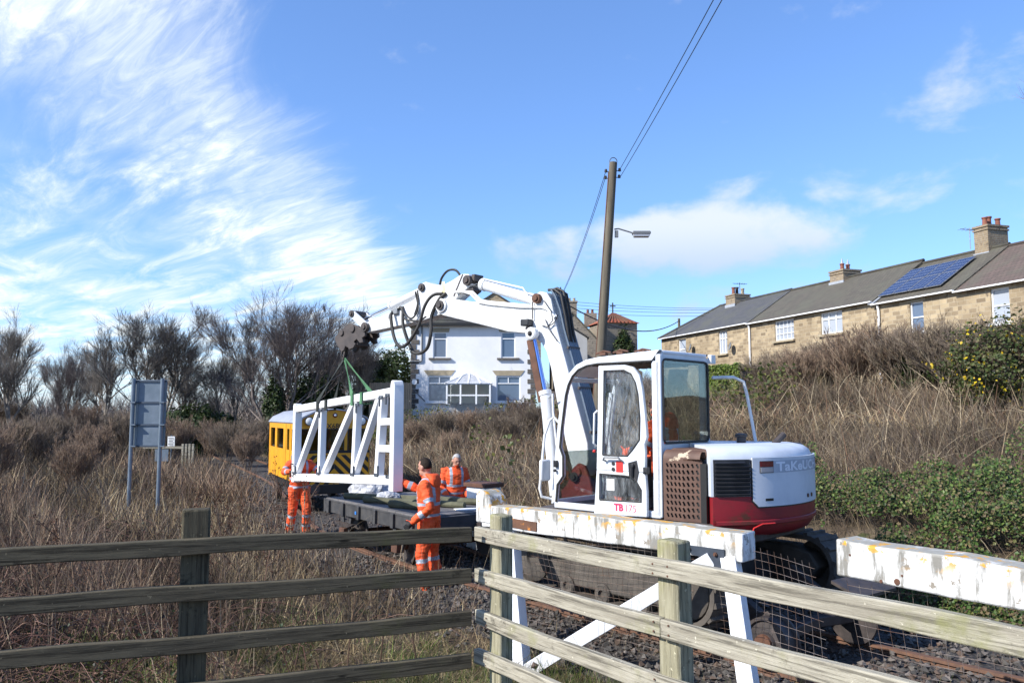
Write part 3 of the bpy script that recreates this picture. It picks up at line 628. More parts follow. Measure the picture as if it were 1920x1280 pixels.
    for z in (1.775, 1.715): mb = MB(); mb.cyl((.05, 1.1, z), (.05, 1.112, z), .021, 14); mb.build('door_plug', K, door)
    mb = MB(); mb.box((.105, 1.0855, 1.55), (.10, .003, .12)); mb.build('paper_notice', M['paper'], door)
    def side_text(s_, size, x, z, bold, y, nm, m, par):
        vs, fs = text_verts(s_, size, bold); mb = MB(); mb.add([(x - v.x, y, z + v.y) for v in vs], fs); mb.build(nm, m, par, fix=False, smooth=0); return max(v.x for v in vs)
    w = side_text('TB', .098, .045, 1.292, .0045, 1.1085, 'model_lettering', M['crimson'], door)
    side_text('175', .104, .045 - w - .012, 1.290, -.0012, 1.1085, 'model_lettering', M['crimson'], door)
    mb = MB(); mb.tube([(.285, 1.09, 1.95), (.29, 1.13, 1.98), (.275, 1.135, 2.3), (.27, 1.09, 2.33)], .011, 6); mb.build('grab_rail', M['white_paint'], door)
    # ---- hand rails, mirror, exhaust
    mb = MB(); mb.tube([(.985, 1.02, 1.33), (1.05, 1.12, 1.36), (1.07, 1.13, 1.45), (1.02, 1.10, 2.05), (.97, 1.07, 2.22), (.93, 1.04, 2.26), (.88, 1.02, 2.20)], .016, 8); mb.build('front_handrail', M['white_paint'], root)
    mb = MB(); mb.box((1.0, 1.12, 1.66), (.05, .16, .24)); mb.build('mirror', M['white_paint'], root, bevel=.02)
    mb = MB(); mb.tube([(-.50, -.02, 2.70), (-.62, -.28, 2.71), (-.68, -.40, 2.66), (-.70, -.44, 2.5), (-.75, -.52, 1.97)], .018, 8); mb.build('rear_handrail', M['white_paint'], root)
    mb = MB(); mb.lathe([(.05, 1.95), (.05, 2.04), (.065, 2.045), (.065, 2.075), (.03, 2.085)], 14, 0, Matrix.Translation((-.78, -.12, 0))); mb.build('filler_cap', M['dark_steel'], root)
    mb = MB(); mb.tube([(-1.0, -.45, 1.96), (-1.02, -.5, 2.0), (-1.06, -.58, 2.07)], .035, 10); mb.build('exhaust_pipe', M['dark_steel'], root)
    # ---- boom bracket
    mb = MB(); mb.slab([(1.0, .28), (1.35, .2), (1.45, 0), (1.35, -.2), (1.0, -.28)], 1.0, 1.24); mb.build('boom_pedestal', M['old_red'], root, bevel=.02)
    for yy in (-.2, .2):
        mb = MB(); mb.prism([(.98, 1.2), (1.5, 1.2), (1.52, 1.34), (1.42, 1.42), (1.33, 1.62), (1.24, 1.69), (1.14, 1.66), (1.06, 1.5)], yy - .025, yy + .025); mb.cyl((1.24, yy - .05, 1.58), (1.24, yy + .05, 1.58), .055, 16); mb.build('boom_bracket', M['old_red'], root, bevel=.01)
    return root
exc = build_excavator()

# boom and stick lie in an upright plane through the bracket; coordinates there: s forward, z up
BOOM_O = Vector((1.0, 10.13, 1.52)); BOOM_A = math.atan2(.619, -.785)
def boom_pt(s, y, z):
    f = Vector((math.cos(BOOM_A), math.sin(BOOM_A), 0)); l = Vector((-f.y, f.x, 0)); return BOOM_O + f * s + l * y + Vector((0, 0, z))
def build_boom(root):
    d = BOOM_O - EXC; c, s_ = math.cos(-EXC_A), math.sin(-EXC_A); lo = Vector((d.x * c - d.y * s_, d.x * s_ + d.y * c, d.z)); ra = BOOM_A - EXC_A
    kw = dict(loc=lo, rot=(0, 0, ra)); W = M['white_paint']
    poly = [(.10, -.06), (.02, .02), (-.03, .2), (-.018, .417), (.295, 1.425), (.43, 1.86), (.49, 2.10), (.53, 2.27), (.60, 2.36), (.70, 2.385), (.79, 2.35), (.83, 2.25), (.90, 2.20), (1.21, 2.262), (1.90, 2.355), (2.35, 2.44), (2.50, 2.455), (2.58, 2.41), (2.60, 2.33), (2.56, 2.25), (2.45, 2.20), (2.163, 2.125), (1.615, 1.985), (1.246, 1.885), (.95, 1.845), (.80, 1.78), (.68, 1.70), (.60, 1.58), (.53, 1.365), (.383, .678), (.208, .08), (.18, -.03)]
    mb = MB(); mb.prism(poly, -.13, .13); boom = mb.build('boom', W, root, bevel=.012, **kw)
    par = boom
    def B(mb, nm, m, bevel=0, smooth=35): return mb.build(nm, m, par, bevel=bevel, smooth=smooth)
    def pin(s, z, r, y0, y1, m='dark_steel', nm='pin'):
        mb = MB(); mb.cyl((s, y0, z), (s, y1, z), r, 18); mb.cyl((s, y1, z), (s, y1 + .02, z), r * .55, 12); return B(mb, nm, M[m], .004)
    pin(.1, 0.0, .06, -.26, .26); pin(.73, 2.29, .065, -.19, .19, 'rust'); pin(2.47, 2.346, .07, -.19, .19)
    mb = MB(); mb.lathe([(.10, 0), (.10, .03), (.07, .035)], 20, 0, Matrix.Translation((2.47, .13, 2.346)) @ Matrix.Rotation(-math.pi / 2, 4, 'X')); B(mb, 'pin_boss', W)
    # hydraulic pipes along the back of the boom, then along its top
    for i in range(6):
        y = .10 - i * .042; o = .035
        pts = [(-.10, .35), (.20, 1.36), (.36, 1.86), (.42, 2.1), (.50, 2.30), (.56, 2.38)]
        mb = MB(); mb.tube([(s - o * .6, y, z + .01) for s, z in pts], .014, 6); B(mb, 'hydraulic_pipe', M['galvanised'])
    for s, z in ((-.05, .55), (.12, 1.1), (.28, 1.62)):
        mb = MB(); mb.bar((s - .02, -.13, z), (s - .02, .14, z), .03, .035); B(mb, 'pipe_clamp', M['dark_steel'], .004)
    for y, dz in ((.145, 0), (.10, .03)):
        mb = MB(); mb.tube([(.45, y, 2.02), (.56, y, 2.13), (.66, y, 2.17), (1.0, y, 2.2 + dz), (1.55, y, 2.285 + dz), (1.75, y, 2.33 + dz), (1.90, y, 2.46 + dz), (2.05, y, 2.51), (2.2, y, 2.515)], .019, 8); B(mb, 'hydraulic_pipe', W)
    for k, (y, b) in enumerate(((.08, .07), (.02, .12), (-.05, .09))):
        mb = MB(); P = [(.60, y, 2.40), (.5, y, 2.36 + b * .5), (.40, y, 2.25 + b), (.33, y, 2.02), (.30, y, 1.85), (.28, y - .01, 1.70)]; mb.tube([Vector(p) for p in P], .019, 8); B(mb, 'hydraulic_hose', M['rubber'])
    for P in ([(.62, .15, 2.25), (.50, .16, 2.1), (.47, .17, 1.98), (.55, .17, 1.9)], [(.60, .15, 2.0), (.52, .16, 1.85), (.40, .16, 1.70)], [(.66, .15, 1.93), (.55, .17, 1.9), (.45, .16, 1.95), (.40, .15, 2.05)]):
        mb = MB(); mb.tube(P, .007, 5); B(mb, 'cable', M['black_plastic'])
    # boom ram in front of the boom
    a, b, c = Vector((.76, .2, 1.80)), Vector((.56, .2, 1.0)), Vector((.42, .2, -.25))
    mb = MB(); mb.cyl(a, b, .032, 14); B(mb, 'boom_ram_rod', M['blue_rod'])
    mb = MB(); mb.tube([b + (a - b) * .06, b, c], [.075, .075, .07], 16); mb.cyl(b + (a - b) * .02, b + (a - b) * .09, .085, 16); B(mb, 'boom_ram_barrel', W, .004)
    mb = MB(); mb.tube([b + Vector((-.08, .03, -.02)), b + Vector((-.14, .05, .03)), b + Vector((-.15, .05, -.2)), c + Vector((-.10, .05, .3))], .016, 6); B(mb, 'ram_pipe', W)
    mb = MB(); mb.lathe([(.085, -.04), (.085, .03), (.065, .045)], 20, 0, Matrix.Translation(a + Vector((0, .03, .02))) @ Matrix.Rotation(-math.pi / 2, 4, 'X')); B(mb, 'ram_eye', W); pin(a.x, a.z + .02, .035, .1, .285)
    mb = MB(); mb.bar((.79, .235, 1.74), (.60, .235, .93), .02, .10, 0, (1, 0, 0)); B(mb, 'rusty_ram_guard', M['rust'], .004)
    mb = MB(); mb.box((.875, .19, 1.975), (.13, .12, .09)); wl = B(mb, 'work_light', M['black_plastic'], .012)
    mb = MB(); mb.bar((.80, .16, 2.02), (.80, .16, 2.25), .012, .012); mb.box((.84, .17, 1.90), (.10, .06, .03)); mb.build('light_bracket', M['dark_steel'], wl)
    # stick
    arm = [(1.99, 2.76), (2.112, 2.775), (2.30, 2.70), (2.487, 2.648), (2.70, 2.685), (2.836, 2.735), (2.92, 2.72), (2.965, 2.64), (3.057, 2.50), (3.376, 2.385), (4.10, 2.225), (4.26, 2.19), (4.29, 2.13), (4.25, 2.07), (4.095, 2.055), (2.917, 2.155), (2.55, 2.215), (2.40, 2.245), (2.33, 2.33), (2.20, 2.44), (2.05, 2.53), (1.93, 2.60), (1.915, 2.69)]
    mb = MB(); mb.prism(arm, -.105, .105); stick = mb.build('stick', W, root, bevel=.01, **kw); par = stick
    mb = MB(); mb.prism([(2.12, 2.50), (2.04, 2.56), (1.92, 2.57), (1.90, 2.52), (2.02, 2.46)], -.09, .09); B(mb, 'stick_underside', M['dark_steel'])
    mb = MB(); mb.prism([(2.08, 2.765), (2.098, 2.77), (2.27, 2.47), (2.25, 2.46)], .105, .112); B(mb, 'weld_seam', M['dark_steel'])
    mb = MB(); mb.prism([(2.44, 2.53), (2.50, 2.535), (2.50, 2.70), (2.44, 2.70)], .105, .1085); B(mb, 'yellow_mark', mat('faded_yellow', (.62, .55, .30), (.7, .66, .5), 12, .6))
    pin(1.985, 2.665, .075, -.15, .15); pin(2.90, 2.655, .06, -.15, .14); pin(4.12, 2.14, .075, -.16, .17, 'hitch_steel')
    mb = MB(); mb.box((1.90, .0, 2.70), (.06, .2, .10)); B(mb, 'pivot_guard', M['dark_steel'], .01)
    # stick ram on top of the boom
    a, b = Vector((.78, 0, 2.27)), Vector((1.985, 0, 2.665)); d_ = b - a
    mb = MB(); mb.cyl(a + d_ * .03, a + d_ * .84, .078, 18); mb.cyl(a + d_ * .80, a + d_ * .86, .09, 18); B(mb, 'stick_ram_barrel', W, .005)
    mb = MB(); mb.cyl(a + d_ * .86, a + d_ * .97, .04, 14); B(mb, 'stick_ram_rod', M['chrome'])
    mb = MB(); mb.tube([a + Vector((.0, .1, .06)), a + d_ * .15 + Vector((0, .1, .07)), a + d_ * .2 + Vector((0, .08, .12)), a + d_ * .8 + Vector((0, .06, .085))], .012, 6); B(mb, 'ram_pipe', W)
    # bucket ram over the stick
    a, b, c = Vector((2.90, 0, 2.655)), Vector((3.69, 0, 2.445)), Vector((4.36, 0, 2.285))
    mb = MB(); mb.cyl(a, b, .062, 16); mb.cyl(b + (a - b) * .05, b - (a - b) * .0, .075, 16); B(mb, 'bucket_ram_barrel', W, .004)
    mb = MB(); mb.cyl(b, c, .028, 12); B(mb, 'bucket_ram_rod', M['chrome'])
    for y in (-.13, .13):
        mb = MB(); mb.prism([(4.06, 2.19), (4.12, 2.23), (4.40, 2.42), (4.46, 2.43), (4.49, 2.38), (4.46, 2.32), (4.18, 2.12), (4.10, 2.12)], y - .02, y + .02); B(mb, 'link_arm', W, .006)
    pin(4.43, 2.375, .055, -.18, .17, 'hitch_steel')
    for y, dy in ((.13, .06), (.12, .03)):
        pts = [(2.45, y, 2.52), (2.60, y + dy, 2.50), (2.70, y + dy * 2, 2.35), (2.80, y + dy * 2.5, 2.05), (3.0, y + dy * 3, 1.80), (3.2, y + dy * 2.5, 1.78), (3.38, y + dy * 1.5, 1.95), (3.48, y + dy, 2.25), (3.50, y, 2.33)]
        if dy < .05: pts = [(2.40, y, 2.52), (2.52, y + dy, 2.42), (2.66, y + dy, 2.2), (2.60, y + .10, 1.95), (2.68, y + .1, 1.72), (2.9, y + .1, 1.66), (3.06, y + .08, 1.80), (3.2, y + .08, 2.1), (3.30, y, 2.36), (3.42, y, 2.38)]
        P = catmull(np.array(pts), 5); mb = MB(); mb.tube([tuple(p) for p in P], .025, 8); B(mb, 'hydraulic_hose', M['rubber'])
    for pts in ([(3.30, .11, 2.40), (3.22, .15, 2.28), (3.05, .16, 2.2), (2.95, .14, 2.35), (3.03, .12, 2.6)], [(3.32, .11, 2.36), (3.2, .17, 2.2), (2.9, .18, 2.15), (2.75, .17, 2.2)], [(3.0, .1, 2.62), (2.96, .14, 2.4), (3.02, .14, 2.25)]):
        P = catmull(np.array(pts), 5); mb = MB(); mb.tube([tuple(p) for p in P], .014, 6); B(mb, 'thin_hose', M['rubber'])
    P = catmull(np.array([(2.20, .0, 2.74), (2.30, .02, 2.86), (2.45, .03, 2.87), (2.58, .02, 2.78), (2.64, 0, 2.68)]), 5); mb = MB(); mb.tube([tuple(p) for p in P], .017, 8); B(mb, 'thin_hose', M['rubber'])
    mb = MB(); mb.box((3.45, .12, 2.34), (.12, .06, .09)); mb.cyl((3.36, .12, 2.39), (3.52, .14, 2.35), .02, 8); mb.box((3.58, .11, 2.27), (.05, .03, .06)); B(mb, 'hose_manifold', M['grey_steel'], .006)
    # quick hitch
    par = root
    for y in (-.135, .135):
        mb = MB(); mb.prism([(4.12, 2.08), (4.30, 2.17), (4.45, 2.22), (4.58, 2.19), (4.83, 2.03), (4.84, 1.99), (4.80, 1.92), (4.70, 1.80), (4.66, 1.77), (4.60, 1.80), (4.57, 1.86), (4.50, 1.83), (4.48, 1.80), (4.38, 1.82), (4.33, 1.88), (4.37, 1.92), (4.30, 1.96), (4.22, 1.89), (4.14, 1.90), (4.17, 1.97), (4.10, 2.0)], y - .022, y + .022); mb.build('quick_hitch', M['hitch_steel'], root, bevel=.006, **kw)
    mb = MB(); mb.bar((4.80, 0, 1.96), (4.40, 0, 2.0), .23, .08); mb.box((4.45, 0, 1.92), (.25, .22, .12)); mb.cyl((4.66, -.18, 2.08), (4.66, .18, 2.08), .05, 14); mb.cyl((4.40, -.18, 2.13), (4.40, .18, 2.13), .06, 14); mb.bar((4.72, 0, 1.86), (4.78, 0, 1.66), .06, .03)
    mb.build('hitch_crosshead', M['hitch_steel'], root, bevel=.006, **kw)
build_boom(exc)

# ------------------------------------------------------------------ timber fences
def weathered_wood(name, pale, dark, algae, amount, axis):
    n = NT(name); st = lambda a, b: (a, b, b) if axis == 0 else (b, b, a)
    c = n.mix(n.ramp(n.noise(3.0, 8, .7, st(.7, 7)), .32, .68), pale, dark)
    c = n.mix(n.math('MULTIPLY', n.ramp(n.noise(11, 7, .7, st(.16, 5), dist=.4), .50, .60), .75), c, tuple(x * .38 for x in dark))       # open grain and checks
    c = n.mix(n.ramp(n.noise(2.4, 7, .65, off=4), .56 - amount, .78 - amount), c, algae)
    c = n.mix(n.ramp(n.noise(5.5, 7, .7, off=7), .58, .70), c, tuple(x * .45 for x in dark))                                             # damp smudges
    c = n.mix(n.ramp(n.noise(34, 4, .6, off=9), .66, .72), c, tuple(min(1, x * 1.5) for x in pale))                                      # lichen specks
    v = n.N.new('ShaderNodeTexVoronoi'); v.inputs['Scale'].default_value = 2.6; mp = n.N.new('ShaderNodeMapping'); mp.inputs['Scale'].default_value = st(.55, 2.2); n.L.new(n.tc.outputs['Object'], mp.inputs[0]); n.L.new(mp.outputs[0], v.inputs['Vector'])
    c = n.mix(n.ramp(v.outputs['Distance'], .075, .045), c, tuple(x * .3 for x in dark))                                                 # knots
    n.base(c); n.b.inputs['Roughness'].default_value = .9; n.b.inputs['Specular IOR Level'].default_value = .15
    n.bump(n.noise(12, 8, .75, st(.16, 5), dist=.4), .9, .008); n.bump(n.noise(2.5, 4, .6), .4, .02); M[name] = n.m
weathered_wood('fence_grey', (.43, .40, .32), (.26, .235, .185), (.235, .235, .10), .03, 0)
weathered_wood('fence_dark', (.135, .115, .078), (.07, .06, .043), (.085, .082, .038), .02, 0)  # darker wood than the sunlit fence, with part of its shade in the colour
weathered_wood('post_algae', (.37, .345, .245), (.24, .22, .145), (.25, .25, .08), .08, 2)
weathered_wood('post_dark', (.115, .10, .066), (.062, .054, .038), (.10, .095, .04), .04, 2)  # post version of the darker wood, part of the shade painted in
def plank(name, a, b, w, h, m, parent, seg=26, warp=0.006, bevel=0.006, up=(0, 0, 1)):
    a, b = Vector(a), Vector(b); d = b - a; L = d.length; mb = MB(); ph = random.uniform(0, 9); vs = []; fs = []
    for i in range(seg + 1):
        x = -L / 2 + L * i / seg; o = warp * math.sin(ph + x * 2.1) + warp * .5 * math.sin(ph * 2 + x * 5.7); q = warp * .7 * math.sin(ph * 3 + x * 3.3); hh = h / 2 * (1 + .03 * math.sin(ph + x * 7) + random.uniform(-.02, .02))
        vs += [(x, -w / 2 + q, -hh + o), (x, w / 2 + q, -hh + o), (x, w / 2 + q, hh + o), (x, -w / 2 + q, hh + o)]
    for i in range(seg):
        for j in range(4): fs.append((i * 4 + j, i * 4 + (j + 1) % 4, i * 4 + 4 + (j + 1) % 4, i * 4 + 4 + j))
    fs += [(0, 3, 2, 1), (seg * 4, seg * 4 + 1, seg * 4 + 2, seg * 4 + 3)]
    mb.add(vs, fs); x = d.normalized(); z = Vector(up); y = z.cross(x).normalized(); z = x.cross(y)
    o = mb.build(name, m, parent, bevel=bevel, smooth=30); Mx = Matrix((x, y, z)).transposed().to_4x4(); Mx.translation = (a + b) / 2; o.matrix_local = Mx
    return o
def fence_post(c, ang, w, d, z0, z1, m, parent):
    mb = MB(); mb.box((0, 0, (z1 - z0) / 2), (w, d, z1 - z0)); o = mb.build('post', m, parent, bevel=0.012); o.location = (c[0], c[1], z0); o.rotation_euler = (random.uniform(-.008, .008), random.uniform(-.008, .008), ang); return o
def build_fences():
    A = Vector((-.16, 5.2, 0)); f = Vector((-.93, -.368, 0)); f.normalize(); nrm = Vector((-f.y, f.x, 0)) * 1.0    # towards the camera
    if nrm.y > 0: nrm = -nrm
    r = empty('wooden_fence', (0, 0, 0), 0, 'dark algae-stained post and rail fence in shade in front of the dead scrub', 'fence')
    for z0, z1 in ((1.545, 1.575), (1.29, 1.315), (1.018, 1.05), (.765, .79)):
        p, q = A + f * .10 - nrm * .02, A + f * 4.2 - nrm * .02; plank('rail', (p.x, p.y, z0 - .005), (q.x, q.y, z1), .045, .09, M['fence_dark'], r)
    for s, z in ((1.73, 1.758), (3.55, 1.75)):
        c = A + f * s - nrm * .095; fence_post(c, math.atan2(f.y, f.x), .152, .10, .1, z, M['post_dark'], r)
    r = empty('wooden_fence', (0, 0, 0), 0, 'sunlit grey post and rail fence with green algae in front of the white barrier', 'fence')
    f = Vector((.553, -.833, 0)); f.normalize(); nrm = Vector((-.833, -.553, 0))
    for k, (z0, z1) in enumerate(((1.527, 1.592), (1.256, 1.322), (.99, 1.055), (.745, .81))):
        joint = 1.56
        for s0, s1 in ((-.15, joint - .002), (joint + .002, 4.2)) if k in (1, 3) else ((-.15, 4.2),):
            g = lambda s: A + f * s - nrm * .02 + Vector((0, 0, z0 + (z1 - z0) * s / 3.1)); rl = plank('rail', g(s0), g(s1), .045, .09, M['fence_grey'], r)
        for s in (0.0, 1.52, 1.62):
            for dz in (-.022, .022):
                q = A + f * s + nrm * .004 + Vector((0, 0, z0 + (z1 - z0) * s / 3.1 + dz)); mb = MB(); mb.cyl(q, q + nrm * .004, .005, 8); mb.build('nail', M['rust'], r)
    for s, z, w in ((0.02, 1.655, .13), (1.58, 1.695, .135), (3.5, 1.72, .14)):
        c = A + f * s - nrm * .095; fence_post(c, math.atan2(f.y, f.x), w, .10, .1, z, M['post_algae'], r)
build_fences()

# ------------------------------------------------------------------ white timber barriers beside the track
def beam_material():
    n = NT('weathered_white_timber')
    c = n.mix(n.ramp(n.noise(3, 6, .6), .35, .7), (.80, .80, .79), (.68, .68, .66))
    c = n.mix(n.ramp(n.noise(5.5, 8, .68, (1.6, 1, .30)), .45, .62), c, (.22, .21, .185))
    c = n.mix(n.ramp(n.noise(9, 8, .7, (1, 1, .8), off=5), .59, .64), c, (.24, .21, .17))
    g = n.N.new('ShaderNodeNewGeometry'); sx = n.N.new('ShaderNodeSeparateXYZ'); n.L.new(g.outputs['Normal'], sx.inputs[0])
    top = n.math('MULTIPLY', n.ramp(sx.outputs[2], .55, .85), n.ramp(n.noise(7, 6, .6, off=2), .25, .5))
    c = n.mix(top, c, n.mix(n.noise(20, 5, .6), (.22, .21, .17), (.40, .39, .35)))
    so = n.N.new('ShaderNodeSeparateXYZ'); n.L.new(n.tc.outputs['Object'], so.inputs[0])
    hi = n.ramp(so.outputs[2], -.04, .13)
    c = n.mix(n.math('MULTIPLY', n.ramp(n.noise(7.5, 7, .6, off=8), .545, .585), hi), c, n.mix(n.noise(40, 3), (.50, .24, .02), (.62, .34, .05)))
    n.base(c); n.b.inputs['Roughness'].default_value = .75; n.bump(n.noise(14, 7, .65, (.4, 1, 1)), .5, .012); M['beam'] = n.m
beam_material()
mk('leg_white', (.78, .79, .80), (.68, .69, .70), 4, .6, .1, spots=[((.30, .29, .26), 6, .64, .74, (1, 1, .5))])
mk('rust_streaked', (.16, .07, .035), (.10, .05, .03), 6, .8, .3, spots=[((.55, .20, .03), 6, .56, .62, (1, 1, .6)), ((.70, .62, .50), 8, .68, .71, U)])
BD = Vector((-.727, .686, 0)); BN = Vector((-.686, -.727, 0)); B0 = Vector((2.05, 7.09, 0))
def build_barriers():
    r = empty('timber_barrier', (1.0, 8.2, -.1), 0, 'white timber barrier on splayed legs with orange lichen and streaks beside the excavator', 'barrier')
    off = Vector((-1.0, -8.2, .1))
    P = lambda s, n, z: B0 + BD * s + BN * n + Vector((0, 0, z)) + off
    plank('beam', P(3.30, -.125, 1.135), P(.05, -.125, 1.132), .25, .25, M['beam'], r, 20, .003, .014)
    # upstand with a rounded weathered top at the far end
    mb = MB(); mb.prism([(-.12, -.14), (.13, -.14), (.13, .06), (.09, .16), (.03, .215), (-.05, .235), (-.10, .21), (-.12, .16)], -.14, .14); o = mb.build('end_upstand', M['beam'], r, bevel=.02); o.location = P(3.27, -.13, 1.19); o.rotation_euler = (0, 0, math.atan2(-BD.y, -BD.x))
    o = plank('rust_plate', P(3.1, .004, 1.10), P(2.45, .004, 1.085), .012, .10, M['rust_streaked'], r, 4, 0, .002)
    plank('leg', P(2.9, -.06, 1.0), P(1.97, .75, -.2), .16, .13, M['leg_white'], r, 6, .002, .006, up=tuple(BD))
    plank('leg', P(.20, -.06, 1.0), P(-.5, .86, -.25), .16, .13, M['leg_white'], r, 6, .002, .006, up=tuple(BD))
    a = Vector((.15, 7.82, -.12)) + off; b = Vector((1.79, 7.33, 1.0)) + off; plank('brace', a, b, .05, .13, M['leg_white'], r, 6, .002, .005)
    mb = MB(); mb.prism([(-.17, .10), (.20, .10), (.20, -.16), (.12, -.06), (.04, -.16), (-.02, -.10), (.06, .0), (-.13, .02)], -.006, .006); o = mb.build('steel_bracket', M['bracket'], r); o.location = P(.42, .012, 1.0); o.rotation_euler = (0, 0, math.atan2(-BD.y, -BD.x))
    for s, z in ((.57, 1.07), (.30, 1.05), (.40, .93)):
        q = P(s, .018, z); mb = MB(); mb.cyl(q, q + BN * .018, .02, 6); mb.cyl(q + BN * .018, q + BN * .03, .011, 8); mb.build('bolt', M['rust'], r)
    # second length nearer the road
    r = empty('timber_barrier', (2.9, 5.6, 0), 0, 'peeling white timber barrier with dark knots and a cracked grey top beside the ivy bank', 'barrier')
    off = Vector((-2.9, -5.6, 0)); d = Vector((.585, -.811, 0)); n = Vector((-.811, -.585, 0)); o0 = Vector((2.50, 6.30, 0)) + off
    plank('beam', o0 - n * .14 + Vector((0, 0, 1.195)), o0 + d * 2.6 - n * .14 + Vector((0, 0, 1.165)), .28, .275, M['beam'], r, 18, .004, .018)
    for s, z, rr in ((.48, 1.09, .028), (.36, 1.075, .015), (.12, 1.23, .012), (.52, 1.14, .01)):
        q = o0 + d * s + n * .003 + Vector((0, 0, z)); mb = MB(); mb.tube([q - n * .01, q + n * .001], [rr, rr * .8], 9); mb.build('knot_hole', M['rust'], r)
    plank('leg', o0 + d * 1.9 - n * .2 + Vector((0, 0, 1.03)), o0 + d * 1.9 + n * .1 + Vector((0, 0, -.2)), .12, .2, M['leg_white'], r, 4, .002)
    # capped post on the far side of the barrier
    r = empty('capped_post', (-.50, 14.3, -.14), math.atan2(BD.y, BD.x), 'squat white post with a rusty steel cap beyond the wagon', 'post')
    mb = MB(); mb.box((0, 0, .58), (.46, .40, 1.16)); mb.build('shaft', M['leg_white'], r, bevel=.01)
    mb = MB(); mb.box((0, 0, 1.195), (.54, .48, .07)); mb.build('cap', M['rust'], r, bevel=.008)
build_barriers()
mk('mesh_wire', (.42, .37, .33), (.20, .10, .06), 5, .5, 0, metal=.4)
def build_mesh(name, label, o, d, L, z0, z1, step, wav, lean):
    mb = MB(); d = Vector(d).normalized(); n = Vector((d.y, -d.x, 0)); o = Vector(o); ph = random.uniform(0, 6)
    def P(s, z): return o + d * s + n * (wav * math.sin(s * 2.6 + ph + z * 3) + lean * (z1 - z) / (z1 - z0)) + Vector((0, 0, z + wav * .5 * math.sin(s * 3.3 + ph)))
    s = 0
    while s <= L: mb.tube([P(s, z0 + (z1 - z0) * k / 6) for k in range(7)], .0017, 3, caps=False); s += step
    z = z0
    while z <= z1: mb.tube([P(L * k / 24, z) for k in range(25)], .0017, 3, caps=False); z += step
    tag(mb.build(name, M['mesh_wire'], None, smooth=0, fix=False), label, 'wire mesh')
p = B0 + BD * 3.05 - BN * .02; build_mesh('wire_mesh', 'sagging rusty wire mesh hung below the lichen-covered barrier beam', (p.x, p.y, 0), -BD, 2.95, -.08, 1.0, .075, .03, -.28)
build_mesh('wire_mesh', 'buckled wire mesh beside the gap between the two barriers', (2.06, 7.06, 0), (.62, -.785, 0), .62, .0, 1.12, .072, .06, -.1)
build_mesh('wire_mesh', 'wire mesh below the peeling barrier with rusty rail behind it', (2.62, 6.35, 0), (.585, -.811, 0), 2.3, -.1, 1.04, .10, .04, -.2)

# ------------------------------------------------------------------ lifted gate and slings
G0 = Vector((-1.652, 11.5, 0)); GA = R(123.56)
def gate_pt(s, y, z):
    f = Vector((math.cos(GA), math.sin(GA), 0)); return G0 + f * s + Vector((-f.y, f.x, 0)) * y + Vector((0, 0, z))
def build_gate():
    r = empty('crossing_gate', (G0.x, G0.y, 1.2), GA, 'white timber level crossing gate hanging from green and black slings', 'gate')
    def m(nm, a, b, w=.115, dp=.12, yo=0):
        mb = MB(); mb.bar((a[0], yo, a[1] - 1.2), (b[0], yo, b[1] - 1.2), dp, w, 0, (0, 0, 1) if abs(a[0] - b[0]) > .6 else (1, 0, 0)); return mb.build(nm, M['gate_white'], r, bevel=.012)
    mb = MB(); mb.prism([(-.075, 0), (.075, 0), (.055, .45), (.055, 1.50), (.03, 1.565), (0, 1.575), (-.04, 1.565), (-.07, 1.50)], -.08, .08); o = mb.build('heel_post', M['gate_white'], r, bevel=.012)
    m('bottom_rail', (.06, 1.352), (4.36, 1.115), .135, .13); m('top_rail', (.04, 2.612), (4.2, 2.385), .125, .13)
    mb = MB(); mb.prism([(4.23, -.17), (4.36, -.17), (4.345, 1.24), (4.32, 1.285), (4.27, 1.285), (4.235, 1.24)], -.07, .07); mb.build('fore_post', M['gate_white'], r, bevel=.012)
    m('upright', (2.955, 2.40), (2.985, 1.25), .11, .11); m('upright', (1.40, 2.48), (1.49, 1.33), .11, .11); m('upright', (.45, 2.56), (.575, 1.39), .11, .12)
    m('diagonal', (3.06, 2.40), (4.20, 1.21), .10, .10); m('diagonal', (1.56, 2.45), (2.83, 1.27), .10, .10); m('diagonal', (.58, 2.53), (1.46, 1.36), .10, .10)
    m('short_rail', (.0, 2.19), (.47, 2.175), .105, .10); m('short_rail', (.0, 1.80), (.53, 1.785), .105, .10)
    for s, z, a in ((.17, 2.565, 0), (.40, 2.54, 0), (1.28, 2.44, 0), (2.9, 2.36, 0), (.12, 1.40, 1), (.52, 1.40, 1), (1.44, 1.35, 1), (2.95, 1.27, 1), (4.2, 1.2, 1)):
        mb = MB(); mb.box((s, .068, z - 1.2), (.15, .012, .045)); mb.box((s + (.05 if not a else -.05), .068, z - 1.2 + (-.06 if not a else .06)), (.035, .0125, .15))
        bk = mb.build('iron_bracket', M['bracket'], r); mb = MB(); mb.cyl((s - .04, .07, z - 1.2), (s - .04, .088, z - 1.2), .014, 6); mb.build('bolt', M['grey_steel'], bk)
build_gate()
